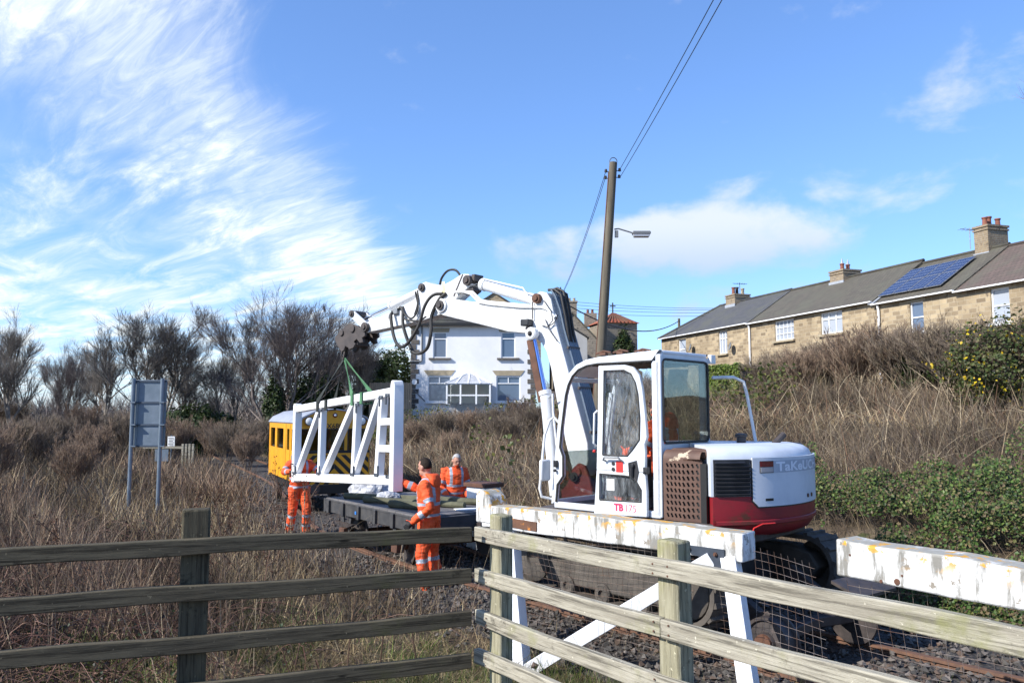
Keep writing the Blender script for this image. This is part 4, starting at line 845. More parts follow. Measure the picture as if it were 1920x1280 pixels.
def strap(mb, a, b, w, t, side):
    a, b = Vector(a), Vector(b); d = (b - a).normalized(); s = Vector(side); s = (s - d * s.dot(d)).normalized(); n = d.cross(s); vs = []; fs = []; k = 10
    for i in range(k + 1):
        c = a.lerp(b, i / k); ang = .5 * math.sin(i * .35); u = (s * math.cos(ang) + n * math.sin(ang)) * (w / 2) * (.55 + .45 * min(1, i / 3)); v = (n * math.cos(ang) - s * math.sin(ang)) * t / 2
        vs += [c - u - v, c + u - v, c + u + v, c - u + v]
    for i in range(k):
        for j in range(4): fs.append((i * 4 + j, i * 4 + (j + 1) % 4, i * 4 + 4 + (j + 1) % 4, i * 4 + 4 + j))
    mb.add(vs, fs + [(0, 1, 2, 3), (k * 4 + 3, k * 4 + 2, k * 4 + 1, k * 4)])
HOOK = boom_pt(4.77, 0, 1.70)
for nm, m, lab, legs in (('lifting_sling', 'sling_green', 'green webbing sling looped round the top rail of the gate', ((1.47, .085, 2.60), (1.10, -.085, 2.62))), ('lifting_sling', 'sling_black', 'black webbing sling holding the far end of the gate', ((3.02, .085, 2.50), (2.62, -.085, 2.53)))):
    r = empty(nm, HOOK, 0, lab, 'sling', 'slings between the hitch and the gate')
    for s, y, z in legs:
        mb = MB(); e = gate_pt(s, y, z); strap(mb, HOOK - HOOK + Vector((0, 0, -.02)), e - HOOK, .085, .012, (math.cos(GA), math.sin(GA), 0))
        a, b, c, d = [gate_pt(s, yy, zz) - HOOK for yy, zz in ((.085, z), (.085, z - .17), (-.085, z - .17), (-.085, z + .02))]
        for p, q in ((a, b), (b, c), (c, d), (d, a)): mb.bar(p, q, .085 if True else 0, .012, 0, tuple((p - q).cross(Vector((math.cos(GA), math.sin(GA), 0)))))
        mb.build('strap', M[m], r)
r = empty('shackle', HOOK, 0, 'dark steel shackle joining the slings to the quick hitch', 'shackle')
mb = MB(); mb.tube([(.0, 0, .14), (.045, 0, .10), (.05, 0, .03), (.03, 0, -.03), (0, 0, -.05), (-.03, 0, -.03), (-.05, 0, .03), (-.045, 0, .10), (0, 0, .14)], .014, 8); mb.build('bow', M['dark_steel'], r)
mb = MB(); mb.cyl((0, -.07, .12), (0, .07, .12), .016, 10); mb.build('pin', M['dark_steel'], r)

# ------------------------------------------------------------------ flat wagon with its load
WG = Vector((-1.54, 13.81, 0)); WA = math.atan2(.805, -.593)
def build_wagon():
    r = empty('flat_wagon', WG, WA, 'low dark flat wagon with grey plank deck standing on the track', 'rail wagon')
    L, Wd = 3.4, 2.0
    for i in range(13):
        mb = MB(); mb.box((-L / 2 + L * (i + .5) / 13, 0, .785 + .004 * math.sin(i * 5.1)), (L / 13 - .008, Wd - .02, .035)); mb.build('deck_board', M['wagon_deck'], r, bevel=.004)
    for y in (-1, 1):
        mb = MB(); mb.box((0, y * .96, .66), (L, .09, .20)); mb.box((0, y * .985, .765), (L, .05, .03)); mb.build('sole_bar', M['wagon_dark'], r, bevel=.006)
        for k in range(6):
            mb = MB(); mb.box((-1.5 + k * .6, y * 1.025, .66), (.09, .05, .22)); mb.build('stake_pocket', M['wagon_dark'], r, bevel=.005)
    for x in (-1, 1):
        mb = MB(); mb.box((x * (L / 2 + .04), 0, .66), (.08, Wd, .24)); mb.build('end_beam', M['wagon_dark'], r, bevel=.006)
        mb = MB(); mb.box((x * (L / 2 + .14), 0, .6), (.14, .16, .12)); mb.tube([(x * (L / 2 + .2), 0, .6), (x * (L / 2 + .28), 0, .5), (x * (L / 2 + .22), 0, .42)], .02, 6); mb.build('coupling', M['dark_steel'], r)
    mb = MB(); mb.box((0, .45, .62), (L - .1, .1, .16)); mb.box((0, -.45, .62), (L - .1, .1, .16)); mb.build('underframe', M['wagon_dark'], r)
    for x in (-.95, .95):
        mb = MB(); mb.cyl((x, -.9, .26), (x, .9, .26), .045, 12); mb.build('axle', M['rust'], r)
        for y in (-1, 1):
            mb = MB(); mb.lathe([(.04, -.06), (.08, -.06), (.1, -.02), (.2, -.01), (.225, -.05), (.26, -.05), (.26, .05), (.295, .06), (.295, .08), (.05, .06)], 26, 0, Matrix.Translation((x, y * .74, .262)) @ Matrix.Rotation(y * math.pi / 2, 4, 'X')); mb.build('wheel', M['dark_steel'], r)
            mb = MB(); mb.box((x, y * .96, .27), (.18, .14, .16)); ab = mb.build('axle_box', M['rust'], r, bevel=.01)
            mb = MB(); mb.prism([(x - .22, .58), (x - .1, .2), (x - .07, .2), (x - .1, .58)], y * .93 - .01, y * .93 + .01); mb.prism([(x + .22, .58), (x + .1, .2), (x + .07, .2), (x + .1, .58)], y * .93 - .01, y * .93 + .01); mb.build('horn_guide', M['wagon_dark'], ab)
            for k in range(4): mb = MB(); mb.box((x, y * .96, .37 + k * .018), (.34 + .12 * k, .07, .014)); mb.build('spring_leaf', M['dark_steel'], ab)
    mb = MB(); mb.box((.35, 1.053, .66), (.05, .004, .05)); mb.build('blue_mark', mat('blue_mark', (.03, .2, .6), None, rough=.6), r)
build_wagon()
def pole_on(name, label, a, b, rad, m, group=None):
    a, b = Vector(a), Vector(b); mb = MB(); k = 8; mb.tube([(0, 0, 0)] + [tuple((b - a) * (i / k) + Vector((0, 0, .004 * math.sin(i * 2.3)))) for i in range(1, k + 1)], rad, 10); o = mb.build(name, M[m], None, bevel=.004); o.location = a; return tag(o, label, 'pole', group)
pole_on('timber_pole', 'mossy round timber pole lying at the back of the wagon deck', (-2.95, 14.3, .858), (-.55, 13.35, .858), .055, 'pole_green')
pole_on('timber_pole', 'mossy round timber pole lying across the middle of the wagon deck', (-2.50, 13.72, .855), (-.75, 12.85, .855), .052, 'pole_green')
pole_on('timber_pole', 'short thick mossy log at the edge of the wagon deck', (-1.95, 12.98, .865), (-1.35, 12.62, .865), .062, 'pole_green')
def crumple(name, label, c, sx, sy, sz, m, cat):
    bm = bmesh.new(); bmesh.ops.create_icosphere(bm, subdivisions=4, radius=1)
    ph = random.uniform(0, 50)
    for v in bm.verts:
        k = 1 + .22 * mnoise.noise(v.co * 1.6 + Vector((ph, 0, 0))) + .13 * mnoise.noise(v.co * 4.5 + Vector((0, ph, 0))) + .05 * mnoise.noise(v.co * 11)
        v.co = Vector((v.co.x * sx * k, v.co.y * sy * k, max(-.12, v.co.z) * sz * k))
    me = bpy.data.meshes.new(name); bm.to_mesh(me); bm.free(); me.materials.append(M[m]); o = bpy.data.objects.new(name, me); COL.objects.link(o); o.location = c
    tag(o, label, cat)
crumple('polythene_bag', 'large crumpled white polythene bag at the far end of the wagon', (-2.62, 15.05, .85), .40, .33, .32, 'polythene', 'bag')
crumple('polythene_sheet', 'small crumpled clear polythene between the poles on the wagon', (-2.12, 13.85, .86), .20, .14, .13, 'polythene', 'plastic sheet')
crumple('rag', 'small white rag lying among the poles on the wagon deck', (-1.75, 13.25, .81), .12, .10, .06, 'polythene', 'rag')
mb = MB(); mb.box((-.55, 12.75, .812), (.7, .22, .012), 0, Matrix.Rotation(.3, 3, 'Z')); tag(mb.build('board', M['paper'], None), 'pale flat board lying on the wagon deck end', 'board')

# ------------------------------------------------------------------ yellow rail trolley
def clip_poly(poly, x0, x1, z0, z1):
    for ax, lim, keep in ((0, x0, 1), (0, x1, -1), (1, z0, 1), (1, z1, -1)):
        out = []
        for a, b in zip(poly, poly[1:] + poly[:1]):
            ia, ib = (a[ax] - lim) * keep >= 0, (b[ax] - lim) * keep >= 0
            if ia: out.append(a)
            if ia != ib: t = (lim - a[ax]) / (b[ax] - a[ax]); out.append((a[0] + t * (b[0] - a[0]), a[1] + t * (b[1] - a[1])))
        poly = out
        if len(poly) < 3: return []
    return poly
def build_trolley():
    TO = Vector((-4.25, 19.3, 0)); TA = math.atan2(.903, -.43)
    r = empty('rail_trolley', TO, TA, 'yellow rail trolley with black and yellow chevron front behind the gate', 'rail vehicle')
    Y = M['yellow_paint']; K = M['text_black']; hw, L = .86, 4.3
    roofp = [(-hw - .03, 2.08), (-hw * .9, 2.22), (-hw * .55, 2.36), (0, 2.42), (hw * .55, 2.36), (hw * .9, 2.22), (hw + .03, 2.08)]
    mb = MB(); n = len(roofp); vs = [(x, y, z) for x in (-.04, L + .04) for y, z in roofp] + [(x, y * .97, z - .03) for x in (-.04, L + .04) for y, z in roofp]; fs = []
    for i in range(n - 1): fs += [(i, i + 1, n + i + 1, n + i), (2 * n + i, 3 * n + i, 3 * n + i + 1, 2 * n + i + 1), (i, 2 * n + i, 2 * n + i + 1, i + 1), (n + i, n + i + 1, 3 * n + i + 1, 3 * n + i)]
    fs += [(0, n, 3 * n, 2 * n), (n - 1, 3 * n - 1, 4 * n - 1, 2 * n - 1)]
    mb.add(vs, fs); mb.build('roof', M['roof_grey'], r, smooth=50)
    def wall(poly_holes, x_or_y, nm, axis):
        pass
    # front wall in pieces round the three windows (local x = 0 plane, y across)
    fz0, fz1 = .62, 2.08
    wins = [(.30, .80, 1.42, 1.93), (-.22, .20, 1.42, 1.93), (-.80, -.32, 1.42, 1.93)]
    mb = MB(); mb.box((.03, 0, (fz0 + 1.42) / 2), (.06, 2 * hw, 1.42 - fz0)); mb.box((.03, 0, 2.005), (.06, 2 * hw, .15))
    for y0, y1 in ((.80, hw), (.20, .30), (-.32, -.22), (-hw, -.80)): mb.box((.03, (y0 + y1) / 2, 1.675), (.06, y1 - y0, .51))
    arch = [(-hw, 2.08), (-hw * .9, 2.19), (-hw * .55, 2.33), (0, 2.39), (hw * .55, 2.33), (hw * .9, 2.19), (hw, 2.08)]
    mb.add([(x, y, z) for x in (0, .06) for y, z in arch], [tuple(range(7)), tuple(range(13, 6, -1))] + [(i, (i + 1) % 7, 7 + (i + 1) % 7, 7 + i) for i in range(7)])
    fw = mb.build('front_wall', Y, r)
    for y0, y1, z0, z1 in wins:
        mb = MB(); mb.box((.035, (y0 + y1) / 2, (z0 + z1) / 2), (.012, y1 - y0, z1 - z0)); pn = mb.build('windscreen', M['tinted_glass'], r)
        mb = MB()
        for a, b in (((y0, z0), (y1, z0)), ((y1, z0), (y1, z1)), ((y1, z1), (y0, z1)), ((y0, z1), (y0, z0))): mb.bar((-.004, a[0], a[1]), (-.004, b[0], b[1]), .02, .02)
        mb.build('window_seal', M['rubber'], pn)
    mb = MB(); mb.box((-.004, 0, 1.39), (.01, 2 * hw - .02, .06)); mb.build('black_band', K, fw)
    mb = MB(); mb.box((-.003, 0, .97), (.008, 2 * hw - .04, .70)); cp = mb.build('chevron_panel', Y, fw)
    for sgn in (-1, 1):
        for k in range(-3, 8):
            z = .30 + k * .235; p = clip_poly([(0, z), (1.0, z - 1.0), (1.0, z - 1.0 + .118), (0, z + .118)], .002, hw - .03, .625, 1.315)
            p = clip_poly([(0, z + .7), (1.0, z - .3), (1.0, z - .3 + .12), (0, z + .7 + .12)], .002, hw - .03, .625, 1.315)
            if p: mb = MB(); mb.add([(xx, sgn * a, b) for xx in (-.009, -.012) for a, b in p], [tuple(range(len(p))), tuple(range(2 * len(p) - 1, len(p) - 1, -1))] + [(i, (i + 1) % len(p), len(p) + (i + 1) % len(p), len(p) + i) for i in range(len(p))]); mb.build('chevron_stripe', K, cp)
    for y in (.63, -.63):
        mb = MB(); mb.lathe([(.03, 0), (.08, .03), (.105, .1), (.11, .14)], 18, 0, Matrix.Translation((.02, y, 2.12)) @ Matrix.Rotation(-math.pi / 2, 4, 'Y')); hl = mb.build('headlight', M['dark_steel'], r)
        mb = MB(); mb.lathe([(.09, .138), (.06, .155), (.01, .16)], 16, 0, Matrix.Translation((.02, y, 2.12)) @ Matrix.Rotation(-math.pi / 2, 4, 'Y')); mb.build('lens', M['lens_white'], hl)
    mb = MB(); mb.lathe([(.055, 0), (.055, .02), (.03, .03)], 16, 0, Matrix.Translation((0, 0, 2.26)) @ Matrix.Rotation(-math.pi / 2, 4, 'Y')); ml = mb.build('marker_light', M['lens_red'], r)
    mb = MB(); mb.lathe([(.03, .03), (.01, .04)], 12, 0, Matrix.Translation((0, 0, 2.26)) @ Matrix.Rotation(-math.pi / 2, 4, 'Y')); mb.build('lens', M['lens_white'], ml)
    vs, fs = text_verts('DX68091', .17, .002); w = max(v.x for v in vs); mb = MB(); mb.add([(-.006, w / 2 - v.x, 2.0 - .055 + v.y) for v in vs], fs); mb.build('fleet_number', K, fw, fix=False, smooth=0)
    # sides
    for sy in (1, -1):
        yy = sy * (hw - .03); mb = MB(); ws = [(.12, .85), (1.15, 1.5), (2.0, 3.0), (3.3, 4.05)]
        mb.box((L / 2, yy, (.66 + 1.40) / 2), (L, .06, .74)); mb.box((L / 2, yy, 2.01), (L, .06, .18))
        prev = 0
        for a, b in ws + [(L, L)]:
            if a > prev: mb.box(((prev + a) / 2, yy, 1.66), (a - prev, .06, .52))
            prev = b
        sw = mb.build('side_wall', Y, r)
        for a, b in ws: mb = MB(); mb.box(((a + b) / 2, yy, 1.66), (b - a, .012, .52)); mb.build('side_window', M['tinted_glass'], sw)
        for xx in (1.02, 1.62): mb = MB(); mb.box((xx, sy * (hw + .002), 1.36), (.012, .006, 1.35)); mb.build('door_gap', K, sw)
    mb = MB(); mb.box((L - .03, 0, 1.35), (.06, 2 * hw, 1.5)); mb.build('rear_wall', Y, r)
    mb = MB(); mb.box((L / 2, 0, .54), (L, 1.6, .2)); mb.box((-.04, 0, .52), (.08, 1.7, .22)); mb.build('underframe', K, r, bevel=.01)
    mb = MB(); mb.box((1.9, 0, 1.0), (.5, 1.3, .6)); mb.box((1.4, .3, .9), (.4, .45, .5)); mb.build('bench', M['interior'], r)
    for x in (.9, 3.4):
        for y in (-.75, .75):
            mb = MB(); mb.lathe([(.05, -.06), (.22, -.05), (.29, -.05), (.29, .05), (.325, .06), (.325, .08), (.05, .06)], 24, 0, Matrix.Translation((x, y, .29)) @ Matrix.Rotation((1 if y > 0 else -1) * math.pi / 2, 4, 'X')); mb.build('wheel', M['dark_steel'], r)
    for y in (-.5, .5):
        mb = MB(); mb.cyl((-.25, y, .55), (-.04, y, .55), .05, 12); mb.cyl((-.28, y, .55), (-.25, y, .55), .12, 16); mb.build('buffer', M['dark_steel'], r)
    mb = MB(); mb.tube([(.3, hw + .05, .75), (.3, hw + .09, .8), (.3, hw + .09, 1.3), (.3, hw + .05, 1.35)], .012, 6); mb.build('grab_rail', M['grey_steel'], r)
build_trolley()

# ------------------------------------------------------------------ people
def remeshed(mb, voxel, smooth_it=4):
    me = bpy.data.meshes.new('figure'); me.from_pydata([tuple(v) for v in mb.v], [], mb.f); o = bpy.data.objects.new('figure', me); COL.objects.link(o)
    m = o.modifiers.new('r', 'REMESH'); m.mode = 'VOXEL'; m.voxel_size = voxel; m.use_smooth_shade = True
    s = o.modifiers.new('s', 'SMOOTH'); s.factor = .5; s.iterations = smooth_it
    dg = bpy.context.evaluated_depsgraph_get(); dg.update(); out = bpy.data.meshes.new_from_object(o.evaluated_get(dg)); bpy.data.objects.remove(o); bpy.data.meshes.remove(me); return out
def loft(mb, rings):     # rings: (centre, half width along y, half depth along x[, forward axis])
    k = 18; vs = []
    for (c, w, d) in rings:
        for j in range(k): a = 2 * math.pi * j / k; vs.append((c[0] + d * math.cos(a), c[1] + w * math.sin(a), c[2]))
    n = len(rings); fs = [(i * k + j, i * k + (j + 1) % k, (i + 1) * k + (j + 1) % k, (i + 1) * k + j) for i in range(n - 1) for j in range(k)]
    mb.add(vs, fs + [tuple(range(k - 1, -1, -1)), tuple(range((n - 1) * k, n * k))])
def ball(mb, c, r, sx=1, sy=1, sz=1):
    prof = [(max(.001, math.sin(math.pi * i / 10)), -math.cos(math.pi * i / 10)) for i in range(11)]
    mb.lathe([(a * r, b * r) for a, b in prof], 16, 0, Matrix.Translation(c) @ Matrix.Diagonal((sx, sy, sz, 1)))
def person(loc, heading, pose, label, hair='dark_hair', gloves=True, head_turn=0, head_nod=0, voxel=.009, scale=1.0, hood=True):
    """pose joints in metres, person looks along +x, left is +y"""
    r = empty('person', loc, math.atan2(heading[1], heading[0]), label, 'person'); r.scale = (scale,) * 3
    J = {k: Vector(v) for k, v in pose.items() if k != 'curl'}; V = Vector; mb = MB(); seg = []
    pel, chest, neck, head = J['pelvis'], J['chest'], J['neck'], J['head']; sh = {s: J['sh' + s] for s in 'LR'}
    up = (neck - pel)
    def on(t): return pel + up * t
    loft(mb, [(on(-.12), .15, .10), (on(-.06), .185, .135), (on(.06), .195, .145), (on(.30), .19, .145), (on(.55), .205, .155), (on(.78), .215, .15), (on(.93), .17, .115), (on(1.04), .085, .085)])
    seg.append(('torso', on(0), on(.84), .165))
    mb.tube([neck - V((0, 0, .06)), neck, head - V((.01, 0, .04))], [.068, .06, .058], 12); seg.append(('head', neck + V((0, 0, .045)), head + V((0, 0, .05)), .095))
    hm = Matrix.Translation(head) @ Matrix.Rotation(head_turn, 4, 'Z') @ Matrix.Rotation(head_nod, 4, 'Y')
    def hp(x, y, z): return hm @ V((x, y, z))
    hb = MB(); ball(hb, V((0, 0, .025)), .1, .98, .78, 1.08); ball(hb, V((.025, 0, -.055)), .075, .9, .78, .95); hb.tube([(.085, 0, .03), (.108, 0, -.012), (.09, 0, -.03)], [.012, .019, .012], 8)
    hb.tube([(.078, -.03, -.06), (.09, 0, -.058), (.078, .03, -.06)], [.008, .012, .008], 8); ball(hb, V((.065, 0, -.10)), .03); hb.tube([(.078, -.045, .042), (.095, 0, .045), (.078, .045, .042)], [.01, .013, .01], 8)
    for s in (-1, 1): ball(hb, V((-.005, s * .08, -.005)), .03, .8, .4, 1.15)
    mb.add([hm @ V(p) for p in hb.v], hb.f)
    for s, sg in (('L', 1), ('R', -1)):
        a, e, w = sh[s], J['el' + s], J['wr' + s]
        mb.tube([a - V((0, sg * .05, -.0)), a, a.lerp(e, .5), e, e.lerp(w, .5), w], [.085, .088, .074, .066, .062, .052], 12); seg += [('arm' + s, a, e, .075), ('fore' + s, e, w, .06)]
        d = (w - e).normalized(); side = J.get('palm' + s, V((0, 0, 1))); side = (side - d * side.dot(d)).normalized(); nrm = d.cross(side)
        curl = pose.get('curl', .5)
        mb.tube([w - d * .02, w + d * .03, w + d * .085], [.030, .036, .038], 10); mb.tube([w + d * .03 + side * .012, w + d * .085 + side * .015], [.026, .028], 8); mb.tube([w + d * .03 - side * .012, w + d * .085 - side * .015], [.026, .028], 8)
        for k, (o_, ln) in enumerate(((-.033, .062), (-.011, .078), (.011, .083), (.033, .074))):
            b0 = w + d * .085 + side * o_; b1 = b0 + (d * math.cos(curl * .5) + nrm * math.sin(curl * .5)) * ln * .5; b2 = b1 + (d * math.cos(curl * 1.6) + nrm * math.sin(curl * 1.6)) * ln * .5; mb.tube([b0, b1, b2], [.0125, .0115, .0095], 8)
        b0 = w + d * .03 + side * .03; b1 = b0 + (d * .6 + side * .75).normalized() * .045; b2 = b1 + (d * .9 + side * .25 + nrm * .3).normalized() * .035; mb.tube([b0, b1, b2], [.016, .014, .011], 8)
        seg.append(('hand' + s, w + d * .03, w + d * .16, .045))
        h, k_, an = J['hip' + s], J['kn' + s], J['an' + s]
        mb.tube([h + V((0, 0, .06)), h, h.lerp(k_, .5), k_, k_.lerp(an, .5), an + V((0, 0, .02)), an], [.115, .12, .105, .088, .085, .082, .075], 14); seg += [('thigh' + s, h, k_, .1), ('shin' + s, k_, an, .085)]
        ft = J.get('ft' + s, an + V((.17, 0, -.05))); mb.tube([an + V((0, 0, .05)), an + V((-.005, 0, -.03))], [.062, .06], 12); mb.tube([an + V((-.05, 0, -.05)), an.lerp(ft, .5) + V((0, 0, -.025)), ft], [.045, .05, .04], 12); seg.append(('boot' + s, an + V((0, 0, -.03)), ft, .06))
    me = remeshed(mb, voxel)
    n = len(me.vertices); co = np.empty(n * 3, np.float32); me.vertices.foreach_get('co', co); co = co.reshape(-1, 3); nr = np.empty(n * 3, np.float32); me.vertices.foreach_get('normal', nr); nr = nr.reshape(-1, 3)
    def nearest(P):
        best = np.full(len(P), 1e9); idx = np.zeros(len(P), int); tt = np.zeros(len(P))
        for i, (nm, a, b, rad) in enumerate(seg):
            a_, b_ = np.array(a), np.array(b); d = b_ - a_; t = np.clip(((P - a_) @ d) / (d @ d), 0, 1); q = np.linalg.norm(P - a_ - t[:, None] * d, axis=1) / rad; m = q < best; best[m] = q[m]; idx[m] = i; tt[m] = t[m]
        return idx, tt
    vi, vt = nearest(co); cloth = np.array([not s[0].startswith(('head', 'hand', 'boot')) for s in seg])[vi]
    disp = np.array([.011 * mnoise.noise(V(p) * 9) + .008 * mnoise.noise(V((p[0] * 14, p[1] * 14, p[2] * 30))) if c else 0 for p, c in zip(co.tolist(), cloth)], np.float32)
    me.vertices.foreach_set('co', (co + nr * disp[:, None]).ravel())
    fc = np.empty(len(me.polygons) * 3, np.float32); me.polygons.foreach_get('center', fc); fc = fc.reshape(-1, 3); fi, ft_ = nearest(fc); mi = np.zeros(len(fc), np.int32)
    for i, (nm, a, b, rad) in enumerate(seg):
        m = fi == i; t = ft_[m]; out = np.zeros(m.sum(), np.int32)
        if nm == 'head': out[:] = 2
        elif nm.startswith('hand'): out[:] = 3 if gloves else 2
        elif nm.startswith('boot'): out[:] = 4
        elif nm == 'torso':
            p = fc[m]; hgt = (p - np.array(a)) @ np.array((b - a).normalized()) / (b - a).length; yy = np.abs(p[:, 1] - a.y)
            out[((hgt > .10) & (hgt < .19)) | ((hgt > .42) & (hgt < .51))] = 1; out[(hgt > .5) & (yy > .085) & (yy < .135)] = 1
        elif nm.startswith('arm'): out[(t > .62) & (t < .80)] = 1
        elif nm.startswith('fore'): out[(t > .40) & (t < .62)] = 1
        elif nm.startswith('shin'): out[((t > .12) & (t < .26)) | ((t > .58) & (t < .72))] = 1
        mi[m] = out
    for k in ('orange_fabric', 'reflective', 'skin', 'black_cloth', 'boot'): me.materials.append(M[k])
    me.polygons.foreach_set('material_index', mi); me.update(); me.name = 'body'
    body = bpy.data.objects.new('body', me); COL.objects.link(body); body.parent = r
    # hair, eyes, hood and collar are children of the figure
    bm = bmesh.new(); bmesh.ops.create_icosphere(bm, subdivisions=4, radius=1)
    bmesh.ops.delete(bm, geom=[v for v in bm.verts if (v.co.x > .35 and v.co.z < .55) or v.co.z < -.42 or (v.co.x > .1 and v.co.z < .12) or (abs(v.co.y) > .6 and v.co.z < -.05 and v.co.x > -.1)], context='VERTS')
    for v in bm.verts: k = 1 + .03 * mnoise.noise(v.co * 9); v.co = hm @ V((v.co.x * .101 * k - .003, v.co.y * .081 * k, v.co.z * .111 * k + .027))
    me2 = bpy.data.meshes.new('hair'); bm.to_mesh(me2); bm.free(); me2.shade_smooth(); me2.materials.append(M[hair]); o = bpy.data.objects.new('hair', me2); COL.objects.link(o); o.parent = r
    sm = o.modifiers.new('thick', 'SOLIDIFY'); sm.thickness = .005
    for s in (-1, 1):
        e = MB(); ball(e, V((0, 0, 0)), .0115); e.v = [tuple(hm @ (V(p) + V((.083, s * .033, .022)))) for p in e.v]; e.build('eye', M['text_black'], r)
    if hood:
        e = MB(); b = neck + V((-.07, 0, .0)); loft(e, [(b + V((-.03, 0, -.16)), .07, .03), (b + V((-.045, 0, -.08)), .13, .055), (b + V((-.03, 0, .0)), .135, .075), (b + V((.01, 0, .055)), .115, .095), (b + V((.03, 0, .075)), .10, .085)])
        mh = remeshed(e, .012, 3); mh.materials.append(M['orange_fabric']); mh.name = 'hood'; o = bpy.data.objects.new('hood', mh); COL.objects.link(o); o.parent = r
    e = MB(); e.tube([neck + V((.075 * math.cos(a), .075 * math.sin(a), .01 + .012 * math.cos(a))) for a in np.linspace(0, 2 * math.pi, 17)], .02, 8, caps=False); e.build('collar', M['orange_fabric'] if hood else M['black_cloth'], r)
    return r
stand = dict(pelvis=(0, 0, .95), chest=(.01, 0, 1.28), neck=(0, 0, 1.50), head=(.03, 0, 1.655), shL=(0, .185, 1.42), shR=(0, -.185, 1.42), elL=(-.06, .27, 1.13), elR=(-.06, -.27, 1.13), wrL=(.1, .28, .90), wrR=(.1, -.28, .90),
             hipL=(0, .10, .90), hipR=(0, -.10, .90), knL=(.03, .12, .49), knR=(.03, -.12, .49), anL=(-.02, .13, .09), anR=(-.02, -.13, .09))
def gz(x, y): return float(ground_z(np.array([x]), np.array([y]))[0])
p1 = dict(stand, elR=(.27, -.24, 1.33), wrR=(.50, -.18, 1.43), elL=(-.14, .27, 1.14), wrL=(.10, .31, .95), palmR=(0, 0, 1), curl=.25, neck=(.02, 0, 1.50), head=(.07, 0, 1.655), knL=(.05, .13, .49), knR=(.0, -.13, .49), anL=(0, .14, .09), anR=(-.06, -.14, .09))
person((-1.14, 11.2, -.10), (-.95, .30), p1, 'man in orange hi-vis suit and black gloves with one arm against the gate', head_turn=-.25, head_nod=.06)
p2 = dict(stand, neck=(.05, 0, 1.48), head=(.12, 0, 1.615), elL=(.02, .27, 1.13), elR=(.02, -.27, 1.13), wrL=(.20, .2, .95), wrR=(.20, -.2, .95))
person((-1.08, 15.2, -.16), (.35, -.94), p2, 'grey-haired man in orange hi-vis jacket looking down behind the wagon', hair='grey_hair', head_turn=.1, head_nod=.38, scale=.98, hood=False)
p3 = dict(stand, elL=(.16, .34, 1.28), elR=(.16, -.34, 1.28), wrL=(.42, .26, 1.30), wrR=(.42, -.26, 1.30), pelvis=(-.04, 0, .93), neck=(.08, 0, 1.47), head=(.14, 0, 1.61), knL=(.16, .12, .50), anL=(.08, .13, .09), knR=(-.02, -.12, .48), anR=(-.22, -.13, .10))
person((-4.24, 16.15, -.12), (.45, -.89), p3, 'man in orange hi-vis suit gripping the far end of the gate', head_nod=.3)
cs, sn = math.cos(EXC_A), math.sin(EXC_A); so = EXC + Vector((-.12 * cs - .38 * sn, -.12 * sn + .38 * cs, 0))
p4 = dict(pelvis=(-.02, 0, 1.70), chest=(0, 0, 2.0), neck=(.04, 0, 2.24), head=(.08, 0, 2.395), shL=(.03, .185, 2.16), shR=(.03, -.185, 2.16), elL=(.10, .27, 1.90), elR=(.10, -.27, 1.90), wrL=(.34, .26, 1.87), wrR=(.34, -.26, 1.87), hipL=(0, .10, 1.70), hipR=(0, -.10, 1.70), knL=(.40, .14, 1.76), knR=(.40, -.14, 1.76), anL=(.52, .14, 1.38), anR=(.52, -.14, 1.38))
person(so, (cs, sn), p4, 'excavator driver in orange hi-vis jacket seated in the cab', head_turn=.2, voxel=.011)

# ------------------------------------------------------------------ buildings
def stone_mat(name, c1, c2, c3, sx=.38, sz=.16, mortar=(.30, .27, .21)):
    n = NT(name); sp = n.N.new('ShaderNodeSeparateXYZ'); n.L.new(n.tc.outputs['Object'], sp.inputs[0]); cb = n.N.new('ShaderNodeCombineXYZ')
    n.L.new(n.math('ADD', sp.outputs[0], n.math('MULTIPLY', sp.outputs[1], 1.0)), cb.inputs[0]); n.L.new(n.math('ADD', sp.outputs[2], n.math('MULTIPLY', n.noise(1.2, 3), .12)), cb.inputs[1])
    b = n.N.new('ShaderNodeTexBrick'); n.L.new(cb.outputs[0], b.inputs['Vector']); b.inputs['Scale'].default_value = 1; b.inputs['Brick Width'].default_value = sx; b.inputs['Row Height'].default_value = sz; b.inputs['Mortar Size'].default_value = .014; b.inputs['Bias'].default_value = 0; b.offset = .45; b.squash = .8; b.squash_frequency = 3
    b.inputs['Color1'].default_value = (*c1, 1); b.inputs['Color2'].default_value = (*c2, 1); b.inputs['Mortar'].default_value = (*mortar, 1)
    c = n.mix(n.ramp(n.noise(4.0, 5, .6), .56, .72), b.outputs[0], c3); c = n.mix(n.ramp(n.noise(.6, 4, .6, off=3), .4, .7), c, n.mix(.5, c, (.20, .15, .09))); n.base(c)
    n.b.inputs['Roughness'].default_value = .9; n.bump(b.outputs['Fac'], -.6, .03); n.bump(n.noise(14, 6, .6), .5, .03); M[name] = n.m
stone_mat('sandstone', (.45, .355, .225), (.20, .15, .095), (.13, .10, .07), .50, .21, (.38, .32, .23)); stone_mat('dark_stone', (.26, .22, .17), (.17, .145, .12), (.09, .08, .065)); stone_mat('stack_brick', (.30, .22, .13), (.20, .145, .10), (.07, .055, .045), .30, .10)
